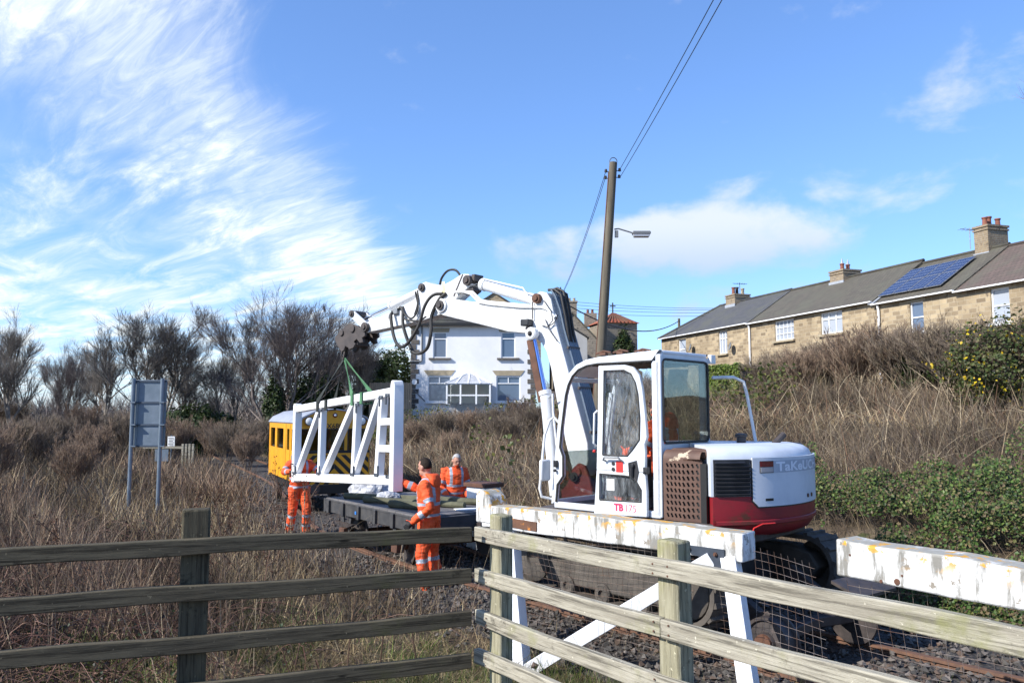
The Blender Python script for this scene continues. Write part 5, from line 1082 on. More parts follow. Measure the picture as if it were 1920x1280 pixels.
def tile_mat(name, c1, c2, row=.28, col=.24):
    n = NT(name); w = n.N.new('ShaderNodeTexBrick'); n.L.new(n.tc.outputs['UV'], w.inputs['Vector']); w.inputs['Scale'].default_value = 1; w.inputs['Brick Width'].default_value = col; w.inputs['Row Height'].default_value = row; w.inputs['Mortar Size'].default_value = .012
    w.inputs['Color1'].default_value = (*c1, 1); w.inputs['Color2'].default_value = (*c2, 1); w.inputs['Mortar'].default_value = (*[x * .4 for x in c1], 1)
    n.base(n.mix(n.ramp(n.noise(.8, 5, .6), .4, .7), w.outputs[0], n.mix(.5, w.outputs[0], (.10, .10, .07)))); n.b.inputs['Roughness'].default_value = .8; n.bump(w.outputs['Fac'], -.5, .03); M[name] = n.m
tile_mat('brown_tiles', (.125, .09, .075), (.10, .075, .062)); tile_mat('mossy_tiles', (.105, .092, .07), (.08, .07, .055)); tile_mat('slate', (.085, .085, .09), (.065, .066, .072), .22, .30); tile_mat('dark_tiles', (.045, .042, .042), (.033, .032, .033), .32, .30); tile_mat('red_tiles', (.42, .12, .06), (.34, .09, .045), .30, .25)
mk('render_white', (.80, .80, .80), (.70, .71, .72), .8, .8, .15, bscale=30, spots=[((.52, .53, .54), 1.3, .58, .75, (1, 1, .6))])
mk('grey_render', (.42, .42, .41), (.30, .30, .29), 1.2, .85, .1, stretch=(1, 1, .3))
mk('quoin_stone', (.13, .115, .10), (.09, .08, .07), 4, .85, .2); mk('buff_stone', (.38, .32, .22), (.30, .25, .17), 4, .85, .2)
mk('upvc', (.80, .81, .82), None, rough=.35); mk('gutter_grey', (.16, .17, .18), None, rough=.5); mk('terracotta', (.26, .085, .045), (.16, .06, .04), 8, .75, .1); mk('lead', (.36, .38, .42), (.28, .30, .33), 5, .5)
mk('old_wood', (.15, .125, .09), (.085, .075, .055), 2, .9, .4, stretch=(8, 8, .4)); mk('wire_black', (.02, .02, .022), None, rough=.6); mk('iron_black', (.02, .02, .02), (.035, .03, .03), 8, .6); mk('fence_board', (.34, .26, .18), (.26, .20, .14), 3, .9, .1, stretch=(6, 6, .5))
M['roof_uv'] = None
def uv_planar(o, fu, fv):
    uv = o.data.uv_layers.new(name='UVMap')
    for lp in o.data.loops: p = o.data.vertices[lp.vertex_index].co; uv.data[lp.index].uv = (fu(p), fv(p))
def wall_with_holes(mb, x0, x1, z0, z1, holes, y, t):
    xs = sorted({x0, x1, *[h[0] for h in holes], *[h[1] for h in holes]}); zs = sorted({z0, z1, *[h[2] for h in holes], *[h[3] for h in holes]})
    for a, b in zip(xs[:-1], xs[1:]):
        run = None
        for c, d in zip(zs[:-1], zs[1:]):
            if any(h[0] - 1e-6 <= a and b <= h[1] + 1e-6 and h[2] - 1e-6 <= c and d <= h[3] + 1e-6 for h in holes):
                if run: mb.box(((a + b) / 2, y - t / 2, (run[0] + run[1]) / 2), (b - a, t, run[1] - run[0])); run = None
            else: run = (run[0], d) if run else (c, d)
        if run: mb.box(((a + b) / 2, y - t / 2, (run[0] + run[1]) / 2), (b - a, t, run[1] - run[0]))
def window(par, h, y, style, glass_m='window_glass', rec=.09):
    """frame, glazing bars and panes set back in an opening h = (x0, x1, z0, z1); outer face at y, camera on +y"""
    x0, x1, z0, z1 = h; yy = y - rec; w = empty('window', parent=par); mb = MB(); fw = .07
    for a, b in (((x0, z0), (x1, z0)), ((x0, z1), (x1, z1))): mb.box(((x0 + x1) / 2, yy, a[1] + (fw / 2 if a[1] == z0 else -fw / 2)), (x1 - x0, .08, fw))
    for x in (x0 + fw / 2, x1 - fw / 2): mb.box((x, yy, (z0 + z1) / 2), (fw, .078, z1 - z0 - 2 * fw))
    W, H = x1 - x0, z1 - z0; cells = []
    if style == 'sash': bars_z, bars_x = [z0 + H * .5], []
    elif style == 'top': bars_z, bars_x = [z0 + H * .74], []
    elif style == 'top2': bars_z, bars_x = [z0 + H * .72], []
    elif style == 'grid': bars_z, bars_x = [z0 + H * k for k in (.33, .64)], [x0 + W * k for k in (.2, .4, .6, .8)]
    elif style == 'three': bars_z, bars_x = [z0 + H * .68], [x0 + W / 3, x0 + W * 2 / 3]
    else: bars_z, bars_x = [], []
    for z in bars_z: mb.box(((x0 + x1) / 2, yy + .002, z), (W - 2 * fw, .07, .055 if style != 'grid' else .03))
    for x in bars_x: mb.box((x, yy + .001, (z0 + z1) / 2), (.05 if style != 'grid' else .03, .068, H - 2 * fw))
    if style == 'top2': mb.box(((x0 + x1) / 2, yy + .001, z0 + H * .86), (.06, .068, H * .28 - fw))
    mb.build('frame', M['upvc'], w)
    zs = [z0 + fw] + bars_z + [z1 - fw]; xs = [x0 + fw] + bars_x + [x1 - fw]
    for a, b in zip(zs[:-1], zs[1:]):
        for c, d in zip(xs[:-1], xs[1:]): mb = MB(); mb.box(((c + d) / 2, yy - .02, (a + b) / 2), (d - c, .012, b - a)); mb.build('pane', M[glass_m], w)
    return w
def build_white_house():
    D = 48.0; o = at(770, 760, D); k = D / FPX; X = lambda u: (u - 770) * k * 1.0; Z = lambda v: at(885, v, D).z - 2.6
    r = empty('white_house', (o.x, D, 2.6), 0, 'white rendered two-storey house with stone quoins above the bank', 'house'); r.rotation_euler = (0, 0, math.pi); r.location = (o.x, D, 2.6)
    # local frame: +y faces the camera, x runs right to left, so mirror u
    X = lambda u: -(u - 770) * k
    W = X(1003); e = Z(609)
    H = [(X(837), X(811), Z(671), Z(622.5)), (X(965.6), X(939), Z(671), Z(622)), (X(845), X(801.5), Z(753.5), Z(704.5)), (X(975), X(930), Z(753.5), Z(705))]
    mb = MB(); wall_with_holes(mb, W, 0, -.8, e, H, 0, .35); mb.box((-.18, -4.2, e / 2 - .4), (.35, 7.7, e + .8)); mb.box((W + .18, -4.2, e / 2 - .4), (.35, 7.7, e + .8)); mb.box((W / 2, -8.2, e / 2 - .4), (-W, .35, e + .8)); mb.build('wall', M['render_white'], r)
    mb = MB(); mb.box((W / 2, -.5, e / 2), (-W - .8, .1, e - .2)); mb.build('inner_screen', M['interior'], r)
    for h, s in zip(H, ('top', 'top', 'top2', 'top2')): window(r, h, 0, s)
    for i in (0, 1):
        x0, x1, z0, z1 = H[i]; mb = MB(); mb.prism([(x0 - .12, z1 + .0), (x1 + .12, z1), (x1 + .17, z1 + .23), (x0 - .17, z1 + .23)], -.02, .02); mb.build('lintel', M['buff_stone'], r); mb = MB(); mb.box(((x0 + x1) / 2, .05, z0 - .05), (x1 - x0 + .5, .2, .10)); mb.build('sill', M['quoin_stone'], r)
    for i in (2, 3):
        x0, x1, z0, z1 = H[i]; mb = MB(); mb.prism([(x0 - .02, z1 + .04), (x1 + .02, z1 + .04), (x1 + .25, z1 + .34), (x0 - .25, z1 + .34)], -.02, .035); mb.build('lintel', M['buff_stone'], r); mb = MB(); mb.box(((x0 + x1) / 2, .05, z0 - .05), (x1 - x0 + .2, .2, .09)); mb.build('sill', M['upvc'], r)
    n = 17; q = e / n
    for side in (0, 1):
        for i in range(n):
            w = .44 if i % 2 else .26; x = -w / 2 if side == 0 else W + w / 2; mb = MB(); mb.box((x, -.13, q * (i + .5)), (w + .06, .34, q - .03)); mb.build('quoin', M['buff_stone'] if i == n - 1 else M['quoin_stone'], r, bevel=.012)
    # hipped roof
    ov = .3; rz = e + 1.95; dp = 8.4; A = [(ov, ov, e), (W - ov, ov, e), (W - ov, -dp - ov, e), (ov, -dp - ov, e)]; R1, R2 = (-3.1, -dp / 2, rz), (W + 3.1, -dp / 2, rz)
    mb = MB(); mb.add(A + [R1, R2], [(0, 1, 5, 4), (1, 2, 5), (2, 3, 4, 5), (3, 0, 4), (3, 2, 1, 0)]); ro = mb.build('roof', M['dark_tiles'], r, smooth=0); uv_planar(ro, lambda p: p.x + p.y * .3, lambda p: p.z * 2.2)
    for i in range(9):       # courses of tiles standing proud
        t = (i + .5) / 9; z = e + (rz - e) * t; a = Vector(A[0]).lerp(Vector(R1), t); b = Vector(A[1]).lerp(Vector(R2), t); mb = MB(); mb.bar((a.x, a.y + .03, z + .03), (b.x, b.y + .03, z + .03), .05, .03); mb.build('tile_course', M['dark_tiles'], ro)
    mb = MB(); mb.box((W / 2, ov + .05, e - .02), (-W + 2 * ov, .12, .12)); mb.build('gutter', M['text_black'], ro)
    mb = MB(); mb.tube([(X(790), .06, e - .05), (X(790), .06, Z(676)), (X(788), .06, Z(677.5)), (X(768), .06, Z(677.5))], .05, 8); mb.build('downpipe', M['gutter_grey'], r)
    mb = MB(); mb.cyl((X(777), .02, Z(716)), (X(777), .14, Z(716)), .16, 14); mb.build('wall_lamp', M['upvc'], r)
    mb = MB(); mb.tube([(X(776), .03, Z(731)), (X(797), .03, Z(752))], .03, 6); mb.build('handrail', M['gutter_grey'], r)
    # conservatory
    c0, c1 = X(920), X(843); zb, ze, zt = Z(758), Z(721), Z(702); cd = 2.2
    for nm, pts in (('conservatory_post', [(c0, cd), ((c0 + c1) / 2 + .45, cd), ((c0 + c1) / 2 - .45, cd), (c1, cd), (c0, .1), (c1, .1), (c0, cd / 2), (c1, cd / 2)]),):
        for x, y in pts: mb = MB(); mb.box((x, y, (zb + ze) / 2), (.09, .09, ze - zb)); mb.build(nm, M['upvc'], r)
    for a, b in (((c0, cd), (c1, cd)), ((c0, .1), (c0, cd)), ((c1, .1), (c1, cd))):
        mb = MB(); mb.bar((*a, ze), (*b, ze), .12, .12); mb.bar((*a, zb + .5), (*b, zb + .5), .08, .08); mb.build('conservatory_rail', M['upvc'], r)
        mb = MB(); mb.bar((*a, (zb + ze) / 2), (*b, (zb + ze) / 2), .012, ze - zb - .1); mb.build('conservatory_pane', M['clear_glass'], r)
    ap = ((c0 + c1) / 2, .3, zt)
    fl = [(c0 - .1, cd + .1, ze), (c1 + .1, cd + .1, ze), (c1 + .1, .05, ze), (c0 - .1, .05, ze)]; a1, a2 = (c0 + 1.05, .9, zt), (c1 - 1.05, .9, zt)
    mb = MB(); mb.add([fl[0], fl[1], a2, a1, fl[2], fl[3], (a2[0], .05, zt), (a1[0], .05, zt)], [(0, 1, 2, 3), (1, 4, 6, 2), (5, 0, 3, 7), (3, 2, 6, 7)]); mb.build('conservatory_roof', M['polythene'], r, smooth=0)
    for a, b in ((fl[0], a1), (fl[1], a2), (a1, a2), ((ap[0], cd + .1, ze), (ap[0], .9, zt)), ((ap[0] - .7, cd + .1, ze), (ap[0] - .35, .9, zt)), ((ap[0] + .7, cd + .1, ze), (ap[0] + .35, .9, zt))): mb = MB(); mb.bar(a, b, .07, .07, ext=.02); mb.build('roof_bar', M['upvc'], r)
build_white_house()

TO_ = Vector((21.35, 35, 0)); TD = Vector((-.308, .951, 0)); TL_ = Vector((-.951, -.308, 0)); TRA = math.atan2(.951, -.308)
def build_terrace():
    zg = 2.5; dep = 6.8
    def house(s0, s1, eave, roofm, label, wins, hip=False, stack=None, pots=(), gut=True, lead=False):
        base = TO_ + TD * s0; r = empty('stone_house', (base.x, base.y, zg), TRA, label, 'house', None); L = s1 - s0; e = eave - zg; hs = [(a - s0, b - s0, c - zg, d - zg) for a, b, c, d, _, _ in wins]
        mb = MB(); wall_with_holes(mb, 0, L, -.6, e, hs, 0, .4); mb.box((.2, -dep / 2 - .2, e / 2 - .3), (.4, dep - .8, e + .6)); mb.box((L - .2, -dep / 2 - .2, e / 2 - .3), (.4, dep - .8, e + .6)); mb.box((L / 2, -dep + .2, e / 2 - .3), (L, .4, e + .6))
        rz = e + 2.28
        if not hip: mb.prism([(0, 0), (0, 0), (0, 0)], 0, 0) if False else None
        mb.build('wall', M['sandstone'], r)
        mb = MB(); mb.box((L / 2, -.6, e / 2), (L - .9, .05, e - .1)); mb.build('inner_screen', M['interior'], r)
        for h, w in zip(hs, wins):
            window(r, h, 0, w[4], w[5], .12); mb = MB(); mb.box(((h[0] + h[1]) / 2, .06, h[2] - .06), (h[1] - h[0] + .25, .22, .12)); mb.build('sill', M['upvc'] if w[4] == 'sash' else M['buff_stone'], r); mb = MB(); mb.box(((h[0] + h[1]) / 2, .012, h[3] + .11), (h[1] - h[0] + .35, .05, .22)); mb.build('lintel', M['buff_stone'], r)
        ov = .22; x0, x1 = -.0, L; hx = 3.2 if hip else 0
        mb = MB(); E = [(x0, ov, e - .13), (x1 + (ov if hip else 0), ov, e - .13), (x1 + (ov if hip else 0), -dep - ov, e - .13), (x0, -dep - ov, e - .13), (x0, -dep / 2, rz), (x1 - hx, -dep / 2, rz)]
        mb.add(E, [(0, 1, 5, 4), (1, 2, 5), (2, 3, 4, 5), (3, 0, 4), (3, 2, 1, 0)]); ro = mb.build('roof', M[roofm], r, smooth=0); uv_planar(ro, lambda p: p.x, lambda p: p.y * 1.2)
        mb = MB(); mb.tube([(x0, -dep / 2, rz + .01), (x1 - hx, -dep / 2, rz + .01)], .10, 8); mb.build('ridge_tiles', M[roofm], ro)
        mb = MB(); mb.box((L / 2, ov + .04, e - .14), (L, .11, .065)); mb.build('gutter', M['upvc'], ro)
        if hip: mb = MB(); mb.tube([(x1 + ov, ov, e - .1), (x1 - hx, -dep / 2, rz)], .09, 6); mb.build('hip_tiles', M[roofm], ro)
        if stack:
            a, b, zt, yb = stack; a -= s0; b -= s0; zt -= zg; mb = MB(); mb.box(((a + b) / 2, yb, (rz - .9 + zt) / 2), (b - a, 1.3, zt - rz + .9)); st = mb.build('chimney', M['stack_brick'], r)
            mb = MB(); mb.box(((a + b) / 2, yb, zt + .04), (b - a + .12, 1.42, .10)); mb.box(((a + b) / 2, yb, zt - .13), (b - a + .1, 1.4, .08)); mb.build('chimney_cap', M['stack_brick'], st); mb = MB(); mb.box(((a + b) / 2, yb + .68, rz - .34), (b - a + .1, .06, .3)); mb.build('flashing', M['lead'], st)
            for k, (dy, hgt, m) in enumerate(pots):
                x = (a + b) / 2 + (.08 if k % 2 else -.06); mb = MB(); mb.lathe([(.15, 0), (.12, hgt * .2), (.11, hgt * .8), (.145, hgt * .86), (.145, hgt), (.09, hgt)], 14, 0, Matrix.Translation((x, yb + dy, zt + .09))); pt = mb.build('chimney_pot', M[m], st)
                if m == 'terracotta' and hgt < .5 and k == 0:
                    pass
        return r, e, rz
    sash = 'sash'
    a, e, rz = house(-9, 2.0, 8.05, 'brown_tiles', 'sandstone terraced house with brown tiled roof and white slate porch', [(-.67, .26, 6.25, 7.80, sash, 'curtained_glass'), (-5.6, -4.6, 6.25, 7.8, sash, 'curtained_glass')])
    # porch canopy
    mb = MB(); mb.add([(8.0, .1, 3.02), (10.6, .1, 3.02), (10.6, 1.1, 3.02), (8.0, 1.1, 3.02), (8.6, .05, 3.48), (10.0, .05, 3.48)], [(3, 2, 5, 4), (2, 1, 5), (0, 3, 4), (0, 1, 2, 3)]); po = mb.build('porch_roof', M['slate'], a, smooth=0); uv_planar(po, lambda p: p.x, lambda p: p.y)
    mb = MB(); mb.box((9.3, 1.12, 2.98), (2.7, .08, .12)); mb.box((7.98, .6, 2.98), (.08, 1.0, .12)); mb.build('porch_fascia', M['upvc'], a); mb = MB(); mb.cyl((9.9, .95, .3), (9.9, .95, 2.95), .07, 8); mb.cyl((8.5, .95, .3), (8.5, .95, 2.95), .07, 8); mb.build('porch_post', M['upvc'], a)
    b, e, rz = house(2.0, 7.2, 8.13, 'mossy_tiles', 'sandstone terraced house with solar panels on its roof', [(4.02, 4.87, 6.27, 7.80, sash, 'window_glass')], stack=(2.9, 3.7, 11.5, -3.75), pots=((.42, .42, 'terracotta'), (0, .52, 'terracotta'), (-.42, .42, 'terracotta')))
    pit = math.atan2(2.28 + .13, 3.4 + .22); sl = Vector((0, -math.cos(pit), math.sin(pit))); nn = Vector((0, math.sin(pit), math.cos(pit))); og = Vector((0, .22, e - .13))
    pv = NT('solar_cells'); bt = pv.N.new('ShaderNodeTexBrick'); pv.L.new(pv.tc.outputs['UV'], bt.inputs['Vector']); bt.offset = 0; bt.inputs['Scale'].default_value = 1; bt.inputs['Brick Width'].default_value = .235; bt.inputs['Row Height'].default_value = .222; bt.inputs['Mortar Size'].default_value = .010; bt.inputs['Color1'].default_value = (.012, .02, .065, 1); bt.inputs['Color2'].default_value = (.016, .026, .075, 1); bt.inputs['Mortar'].default_value = (.22, .26, .36, 1); pv.base(bt.outputs[0]); pv.b.inputs['Roughness'].default_value = .12
    for i in range(4):
        for j in range(2):
            r_ = empty('solar_panel', parent=b); xa = 1.15 + i * 1.03; ya = .62 + j * 1.42
            q = lambda x, t, h: og + sl * t + nn * h + Vector((x, 0, 0))
            mb = MB(); mb.hexa([q(xa, ya, .10), q(xa + 1.0, ya, .10), q(xa + 1.0, ya + 1.39, .10), q(xa, ya + 1.39, .10), q(xa, ya, .14), q(xa + 1.0, ya, .14), q(xa + 1.0, ya + 1.39, .14), q(xa, ya + 1.39, .14)]); mb.build('panel_frame', M['grey_steel'], r_)
            mb = MB(); mb.add([q(xa + .03, ya + .03, .144), q(xa + .97, ya + .03, .144), q(xa + .97, ya + 1.36, .144), q(xa + .03, ya + 1.36, .144)], [(0, 1, 2, 3)]); cl = mb.build('cells', pv.m, r_, smooth=0); uv = cl.data.uv_layers.new(name='UVMap'); [setattr(uv.data[k], 'uv', t) for k, t in enumerate(((0, 0), (.94, 0), (.94, 1.33), (0, 1.33)))]
    mb = MB(); mb.hexa([og + Vector((5.05, .02, .02)), og + Vector((5.45, .02, .02)), og + sl * 1.5 + Vector((5.45, 0, .04)), og + sl * 1.5 + Vector((5.05, 0, .04)), og + Vector((5.05, .02, .08)), og + Vector((5.45, .02, .08)), og + sl * 1.5 + Vector((5.45, 0, .09)), og + sl * 1.5 + Vector((5.05, 0, .09))]); mb.build('lead_flashing', M['lead'], b)
    mb = MB(); mb.tube([(4.85, .16, e - .2), (4.85, .1, e - .5), (4.85, .1, 0)], .06, 8); mb.build('downpipe', M['upvc'], b)
    mb = MB(); mb.tube([(1.85, -3.0, 8.0), (1.85, -3.0, 9.1)], .02, 6); mb.tube([(1.85, -3.6, 9.0), (1.85, -2.4, 9.0)], .015, 6)
    for k in range(5): mb.tube([(1.6, -3.5 + k * .25, 9.0), (2.1, -3.5 + k * .25, 9.0)], .01, 4)
    mb.build('tv_aerial', M['grey_steel'], b)
    c, e, rz = house(7.2, 18.4, 8.30, 'mossy_tiles', 'middle sandstone terraced house with lattice windows and a short square chimney', [(9.68, 11.46, 6.8, 8.05, 'three', 'curtained_glass'), (13.88, 15.74, 6.8, 8.05, 'grid', 'curtained_glass'), (10.55, 11.5, 5.45, 5.95, 'one', 'window_glass'), (14.0, 15.6, 3.6, 5.1, 'three', 'window_glass')], stack=(12.9, 14.1, 11.0, -3.6), pots=((.25, .42, 'terracotta'), (-.3, .42, 'terracotta')))
    mb = MB(); mb.tube([(11.1, .16, e - .2), (11.1, .1, e - .5), (11.1, .1, 0)], .06, 8); mb.build('downpipe', M['upvc'], c)
    for dy in (.25, -.3): mb = MB(); mb.lathe([(.10, 0), (.06, .1), (.02, .32)], 10, 0, Matrix.Translation((6.3 + (.08 if dy < 0 else -.06), -3.6 + dy, 11.0 - zg + .52))); mb.build('pot_cowl', M['lead'], c)
    d, e, rz = house(18.4, 30.4, 8.36, 'slate', 'end sandstone terraced house with hipped slate roof and satellite dishes', [(21.06, 22.12, 6.44, 8.0, 'three', 'curtained_glass'), (26.6, 27.7, 6.4, 7.95, sash, 'curtained_glass')], hip=True, stack=(24.3, 25.5, 11.1, -3.5), pots=((.4, .55, 'terracotta'), (0, .6, 'iron_black'), (-.4, .5, 'buff_stone')))
    for s, z in ((25.4, 7.15), (20.2, 6.82)):
        mb = MB(); mb.lathe([(.02, 0), (.16, .03), (.30, .11), (.29, .125), (.15, .05), (.02, .02)], 18, 0, Matrix.Translation((s - 18.4, .25, z - zg)) @ Matrix.Rotation(R(-75), 4, 'X') @ Matrix.Rotation(R(20), 4, 'Y')); mb.tube([(s - 18.4, 0, z - zg - .1), (s - 18.4, .22, z - zg)], .025, 6); mb.build('satellite_dish', M['gutter_grey'], d)
    mb = MB(); mb.tube([(6.2, -3.5, 8.2), (6.2, -3.5, 9.6)], .02, 5); mb.tube([(6.2, -4.1, 9.5), (6.2, -2.9, 9.5)], .015, 5); [mb.tube([(5.95, -4.0 + k * .2, 9.5), (6.45, -4.0 + k * .2, 9.5)], .01, 4) for k in range(5)]; mb.build('tv_aerial', M['iron_black'], d)
build_terrace()

def gable_house(name, label, u0, u1, vb, ve, vp, up, D, depth, wm, rm, cat='house'):
    a, b = at(u0, ve, D), at(u1, ve, D); p = at(up, vp, D); z0 = at(u0, vb, D).z; r = empty(name, (p.x, D, z0), 0, label, cat); xa, xb, ez, pz = a.x - p.x, b.x - p.x, a.z - z0, p.z - z0
    mb = MB(); mb.prism([(xa, -1.0), (xb, -1.0), (xb, ez), (0, pz), (xa, ez)], 0, .4); mb.prism([(xa, -1.0), (xb, -1.0), (xb, ez), (0, pz), (xa, ez)], depth - .4, depth); mb.box((xa + .2, depth / 2, ez / 2 - .5), (.4, depth - .8, ez + 1)); mb.box((xb - .2, depth / 2, ez / 2 - .5), (.4, depth - .8, ez + 1)); mb.build('wall', M[wm], r)
    for sx, xe in ((-1, xa), (1, xb)):
        d = Vector((xe, 0, ez - pz)).normalized(); e = Vector((xe, 0, ez)) + d * .15; mb = MB(); n = Vector((-d.z, 0, d.x)) * (1 if d.x > 0 else -1); n = n if n.z > 0 else -n
        mb.hexa([(0, -.08, pz + .02), (e.x, -.08, e.z + .02), (e.x, depth + .08, e.z + .02), (0, depth + .08, pz + .02), (0, -.08, pz + .14), (e.x, -.08, e.z + .14), (e.x, depth + .08, e.z + .14), (0, depth + .08, pz + .14)]); ro = mb.build('roof_slope', M[rm], r, smooth=0); uv_planar(ro, lambda p: p.y, lambda p: p.x * 1.2)
    return r, pz
gable_house('stone_house', 'stone gable peak rising behind the white house', 840, 1014, 700, 606, 551, 927, 60, 8, 'sandstone', 'dark_tiles')
r, pz = gable_house('stone_house', 'weathered stone house with gable chimney beside the telegraph pole', 1040, 1122, 700, 640, 588, 1073, 56, 8, 'dark_stone', 'mossy_tiles')
mb = MB(); mb.box((0, .5, pz + .3), (.66, .9, 1.1)); ck = mb.build('chimney', M['dark_stone'], r); mb = MB(); mb.box((0, .5, pz + .86), (.78, 1.0, .12)); mb.build('chimney_cap', M['dark_stone'], ck)
for dx in (-.17, .17): mb = MB(); mb.lathe([(.11, 0), (.09, .2), (.11, .22), (.1, .26)], 10, 0, Matrix.Translation((dx, .5, pz + .92))); mb.build('chimney_pot', M['buff_stone'], ck)
r, pz = gable_house('stone_house', 'small brick gable with dark chimney stack next to the chapel turret', 1096, 1150, 700, 648, 606, 1117, 60, 6, 'stack_brick', 'slate')
mb = MB(); mb.box((-.35, .5, pz + .3), (.9, .8, 1.0)); ck = mb.build('chimney', M['dark_stone'], r)
for dx in (-.2, .15): mb = MB(); mb.lathe([(.11, 0), (.09, .25), (.11, .27), (.1, .3)], 10, 0, Matrix.Translation((-.35 + dx, .5, pz + .8))); mb.build('chimney_pot', M['terracotta'], ck)
p = at(1057, 604, 50); q = at(1101, 634, 50); r = empty('lean_to', (p.x, 50, 3.0), 0, 'grey rendered lean-to wall with a sloping top beside the boom', 'outbuilding'); mb = MB(); mb.prism([(0, -.5), (q.x - p.x, -.5), (q.x - p.x, q.z - 3), (0, p.z - 3)], 0, 5); mb.build('wall', M['grey_render'], r)
mb = MB(); mb.hexa([(-.1, -.12, p.z - 3 + .02), (q.x - p.x + .12, -.12, q.z - 3 - .02), (q.x - p.x + .12, 5.1, q.z - 3 - .02), (-.1, 5.1, p.z - 3 + .02), (-.1, -.12, p.z - 3 + .1), (q.x - p.x + .12, -.12, q.z - 3 + .06), (q.x - p.x + .12, 5.1, q.z - 3 + .06), (-.1, 5.1, p.z - 3 + .1)]); mb.build('roof_slope', M['slate'], r)
def build_turret():
    c = at(1153, 655, 58); z0 = 3.0; r = empty('chapel_turret', (c.x, 59, z0), .25, 'stone turret with red tiled pyramid roof and a cross', 'turret'); w = 1.35; ze = at(1153, 606, 58).z - z0; zp = at(1153, 583, 58).z - z0
    mb = MB(); mb.box((0, 0, ze / 2), (2 * w, 2 * w, ze)); mb.build('wall', M['dark_stone'], r)
    mb = MB(); ov = .15; mb.add([(-w - ov, -w - ov, ze), (w + ov, -w - ov, ze), (w + ov, w + ov, ze), (-w - ov, w + ov, ze), (0, 0, zp)], [(0, 1, 4), (1, 2, 4), (2, 3, 4), (3, 0, 4), (3, 2, 1, 0)]); ro = mb.build('roof', M['red_tiles'], r, smooth=0); uv_planar(ro, lambda p: p.x + p.y, lambda p: p.z * 1.5)
    for k in range(9): x = -w + .15 + k * (2 * w - .3) / 8; mb = MB(); mb.bar((x, -w - ov + .02, ze + .06), (x * .1, -.1, zp - .05), .09, .06); mb.build('tile_roll', M['red_tiles'], ro)
    mb = MB(); mb.tube([(0, 0, zp - .1), (0, 0, zp + .75)], .05, 6); mb.bar((-.22, 0, zp + .5), (.22, 0, zp + .5), .07, .07); mb.build('finial_cross', M['iron_black'], ro)
    mb = MB(); mb.box((0, -w - .03, ze - 1.5), (.12, .06, 1.1)); mb.box((0, -w - .032, ze - 1.35), (.8, .06, .12)); mb.build('wall_cross', M['iron_black'], r)
    mb = MB(); mb.prism([(-2.2, -1), (1.2, -1), (1.2, ze - 3.6), (-2.2, ze - 1.8)], -w - 1.2, -w - .8); mb.build('buttress_wall', M['dark_stone'], r)
build_turret()

# ------------------------------------------------------------------ poles, wires, signs
def build_pole():
    b, t = at(1127, 655, 23), at(1150, 305, 23); d = (t - b).normalized(); g = b + d * ((gz(b.x, 23) - .3 - b.z) / d.z)
    r = empty('telegraph_pole', g, 0, 'leaning wooden telegraph pole with a street lamp on a bracket', 'pole'); q = lambda p: Vector(p) - g
    L = (t - g).length; mb = MB(); mb.tube([q(g), q(g + d * L * .5), q(t)], [.15, .135, .115], 14); mb.build('shaft', M['old_wood'], r)
    mb = MB(); mb.tube([q(g + d * 1.0) + Vector((-.14, -.03, 0)), q(t - d * .3) + Vector((-.12, -.03, 0))], .022, 6); mb.build('cable_guard', M['rust'], r)
    mb = MB(); mb.tube([q(t) + Vector((.11 * math.cos(a), 0, .02 + .13 * math.sin(a))) for a in np.linspace(0, math.pi, 9)], .012, 6); mb.build('top_hoop', M['iron_black'], r)
    for dz, sx in ((-.25, 1), (-.45, 1), (-.28, -1), (-.48, -1)):
        mb = MB(); p0 = q(t + d * dz); mb.tube([p0, p0 + Vector((sx * .2, 0, 0))], .012, 6); mb.lathe([(.02, -.05), (.045, -.04), (.045, -.01), (.03, 0), (.045, .01), (.03, .05)], 10, 0, Matrix.Translation(p0 + Vector((sx * .2, 0, .03)))); mb.build('insulator', M['iron_black'], r)
    a, e = at(1152, 430, 23), at(1187, 437, 23); mb = MB(); mb.tube([q(a), q(a) + Vector((.12, 0, .02)), q(e)], .022, 8); arm = mb.build('lamp_arm', M['gutter_grey'], r); mb = MB(); mb.box(q(a) + Vector((.06, 0, -.14)), (.10, .08, .2)); mb.build('control_gear', M['gutter_grey'], arm)
    c0, c1 = q(at(1186, 438, 23)), q(at(1219, 440, 23)); m_ = (c0 + c1) / 2; mb = MB(); mb.prism([(-.25, .08), (.25, .08), (.27, .03), (.26, -.01), (-.26, -.01), (-.27, .03)], -.1, .1); lh = mb.build('lamp_head', M['gutter_grey'], r, bevel=.015, loc=m_); mb = MB(); mb.prism([(-.25, -.012), (.25, -.012), (.22, -.09), (-.22, -.09)], -.09, .09); mb.build('lamp_lens', M['lens_clear'], lh, bevel=.01)
    mb = MB(); mb.box(q(at(1136, 433, 23)), (.09, .1, .16)); mb.build('junction_box', M['gutter_grey'], r)
    return t, d
PT, PD = build_pole()
def wire(label, a, b, sag, rad=.011, n=24):
    a, b = Vector(a), Vector(b); mb = MB(); mb.tube([tuple(a.lerp(b, i / n) - a - Vector((0, 0, sag * 4 * (i / n) * (1 - i / n)))) for i in range(n + 1)], rad, 4); o = mb.build('overhead_wire', M['wire_black'], None); o.location = a; tag(o, label, 'wire', 'overhead wires')
for dx, dz, nm in ((.2, -.25, 'upper'), (.24, -.45, 'lower')):
    wire('%s of two thin wires running from the leaning pole over the road' % nm, PT + PD * dz + Vector((dx, 0, .03)), (3.55 + dx, -12, 9.6 + dz), .35, .009)
FT = at(1051, 538, 36)
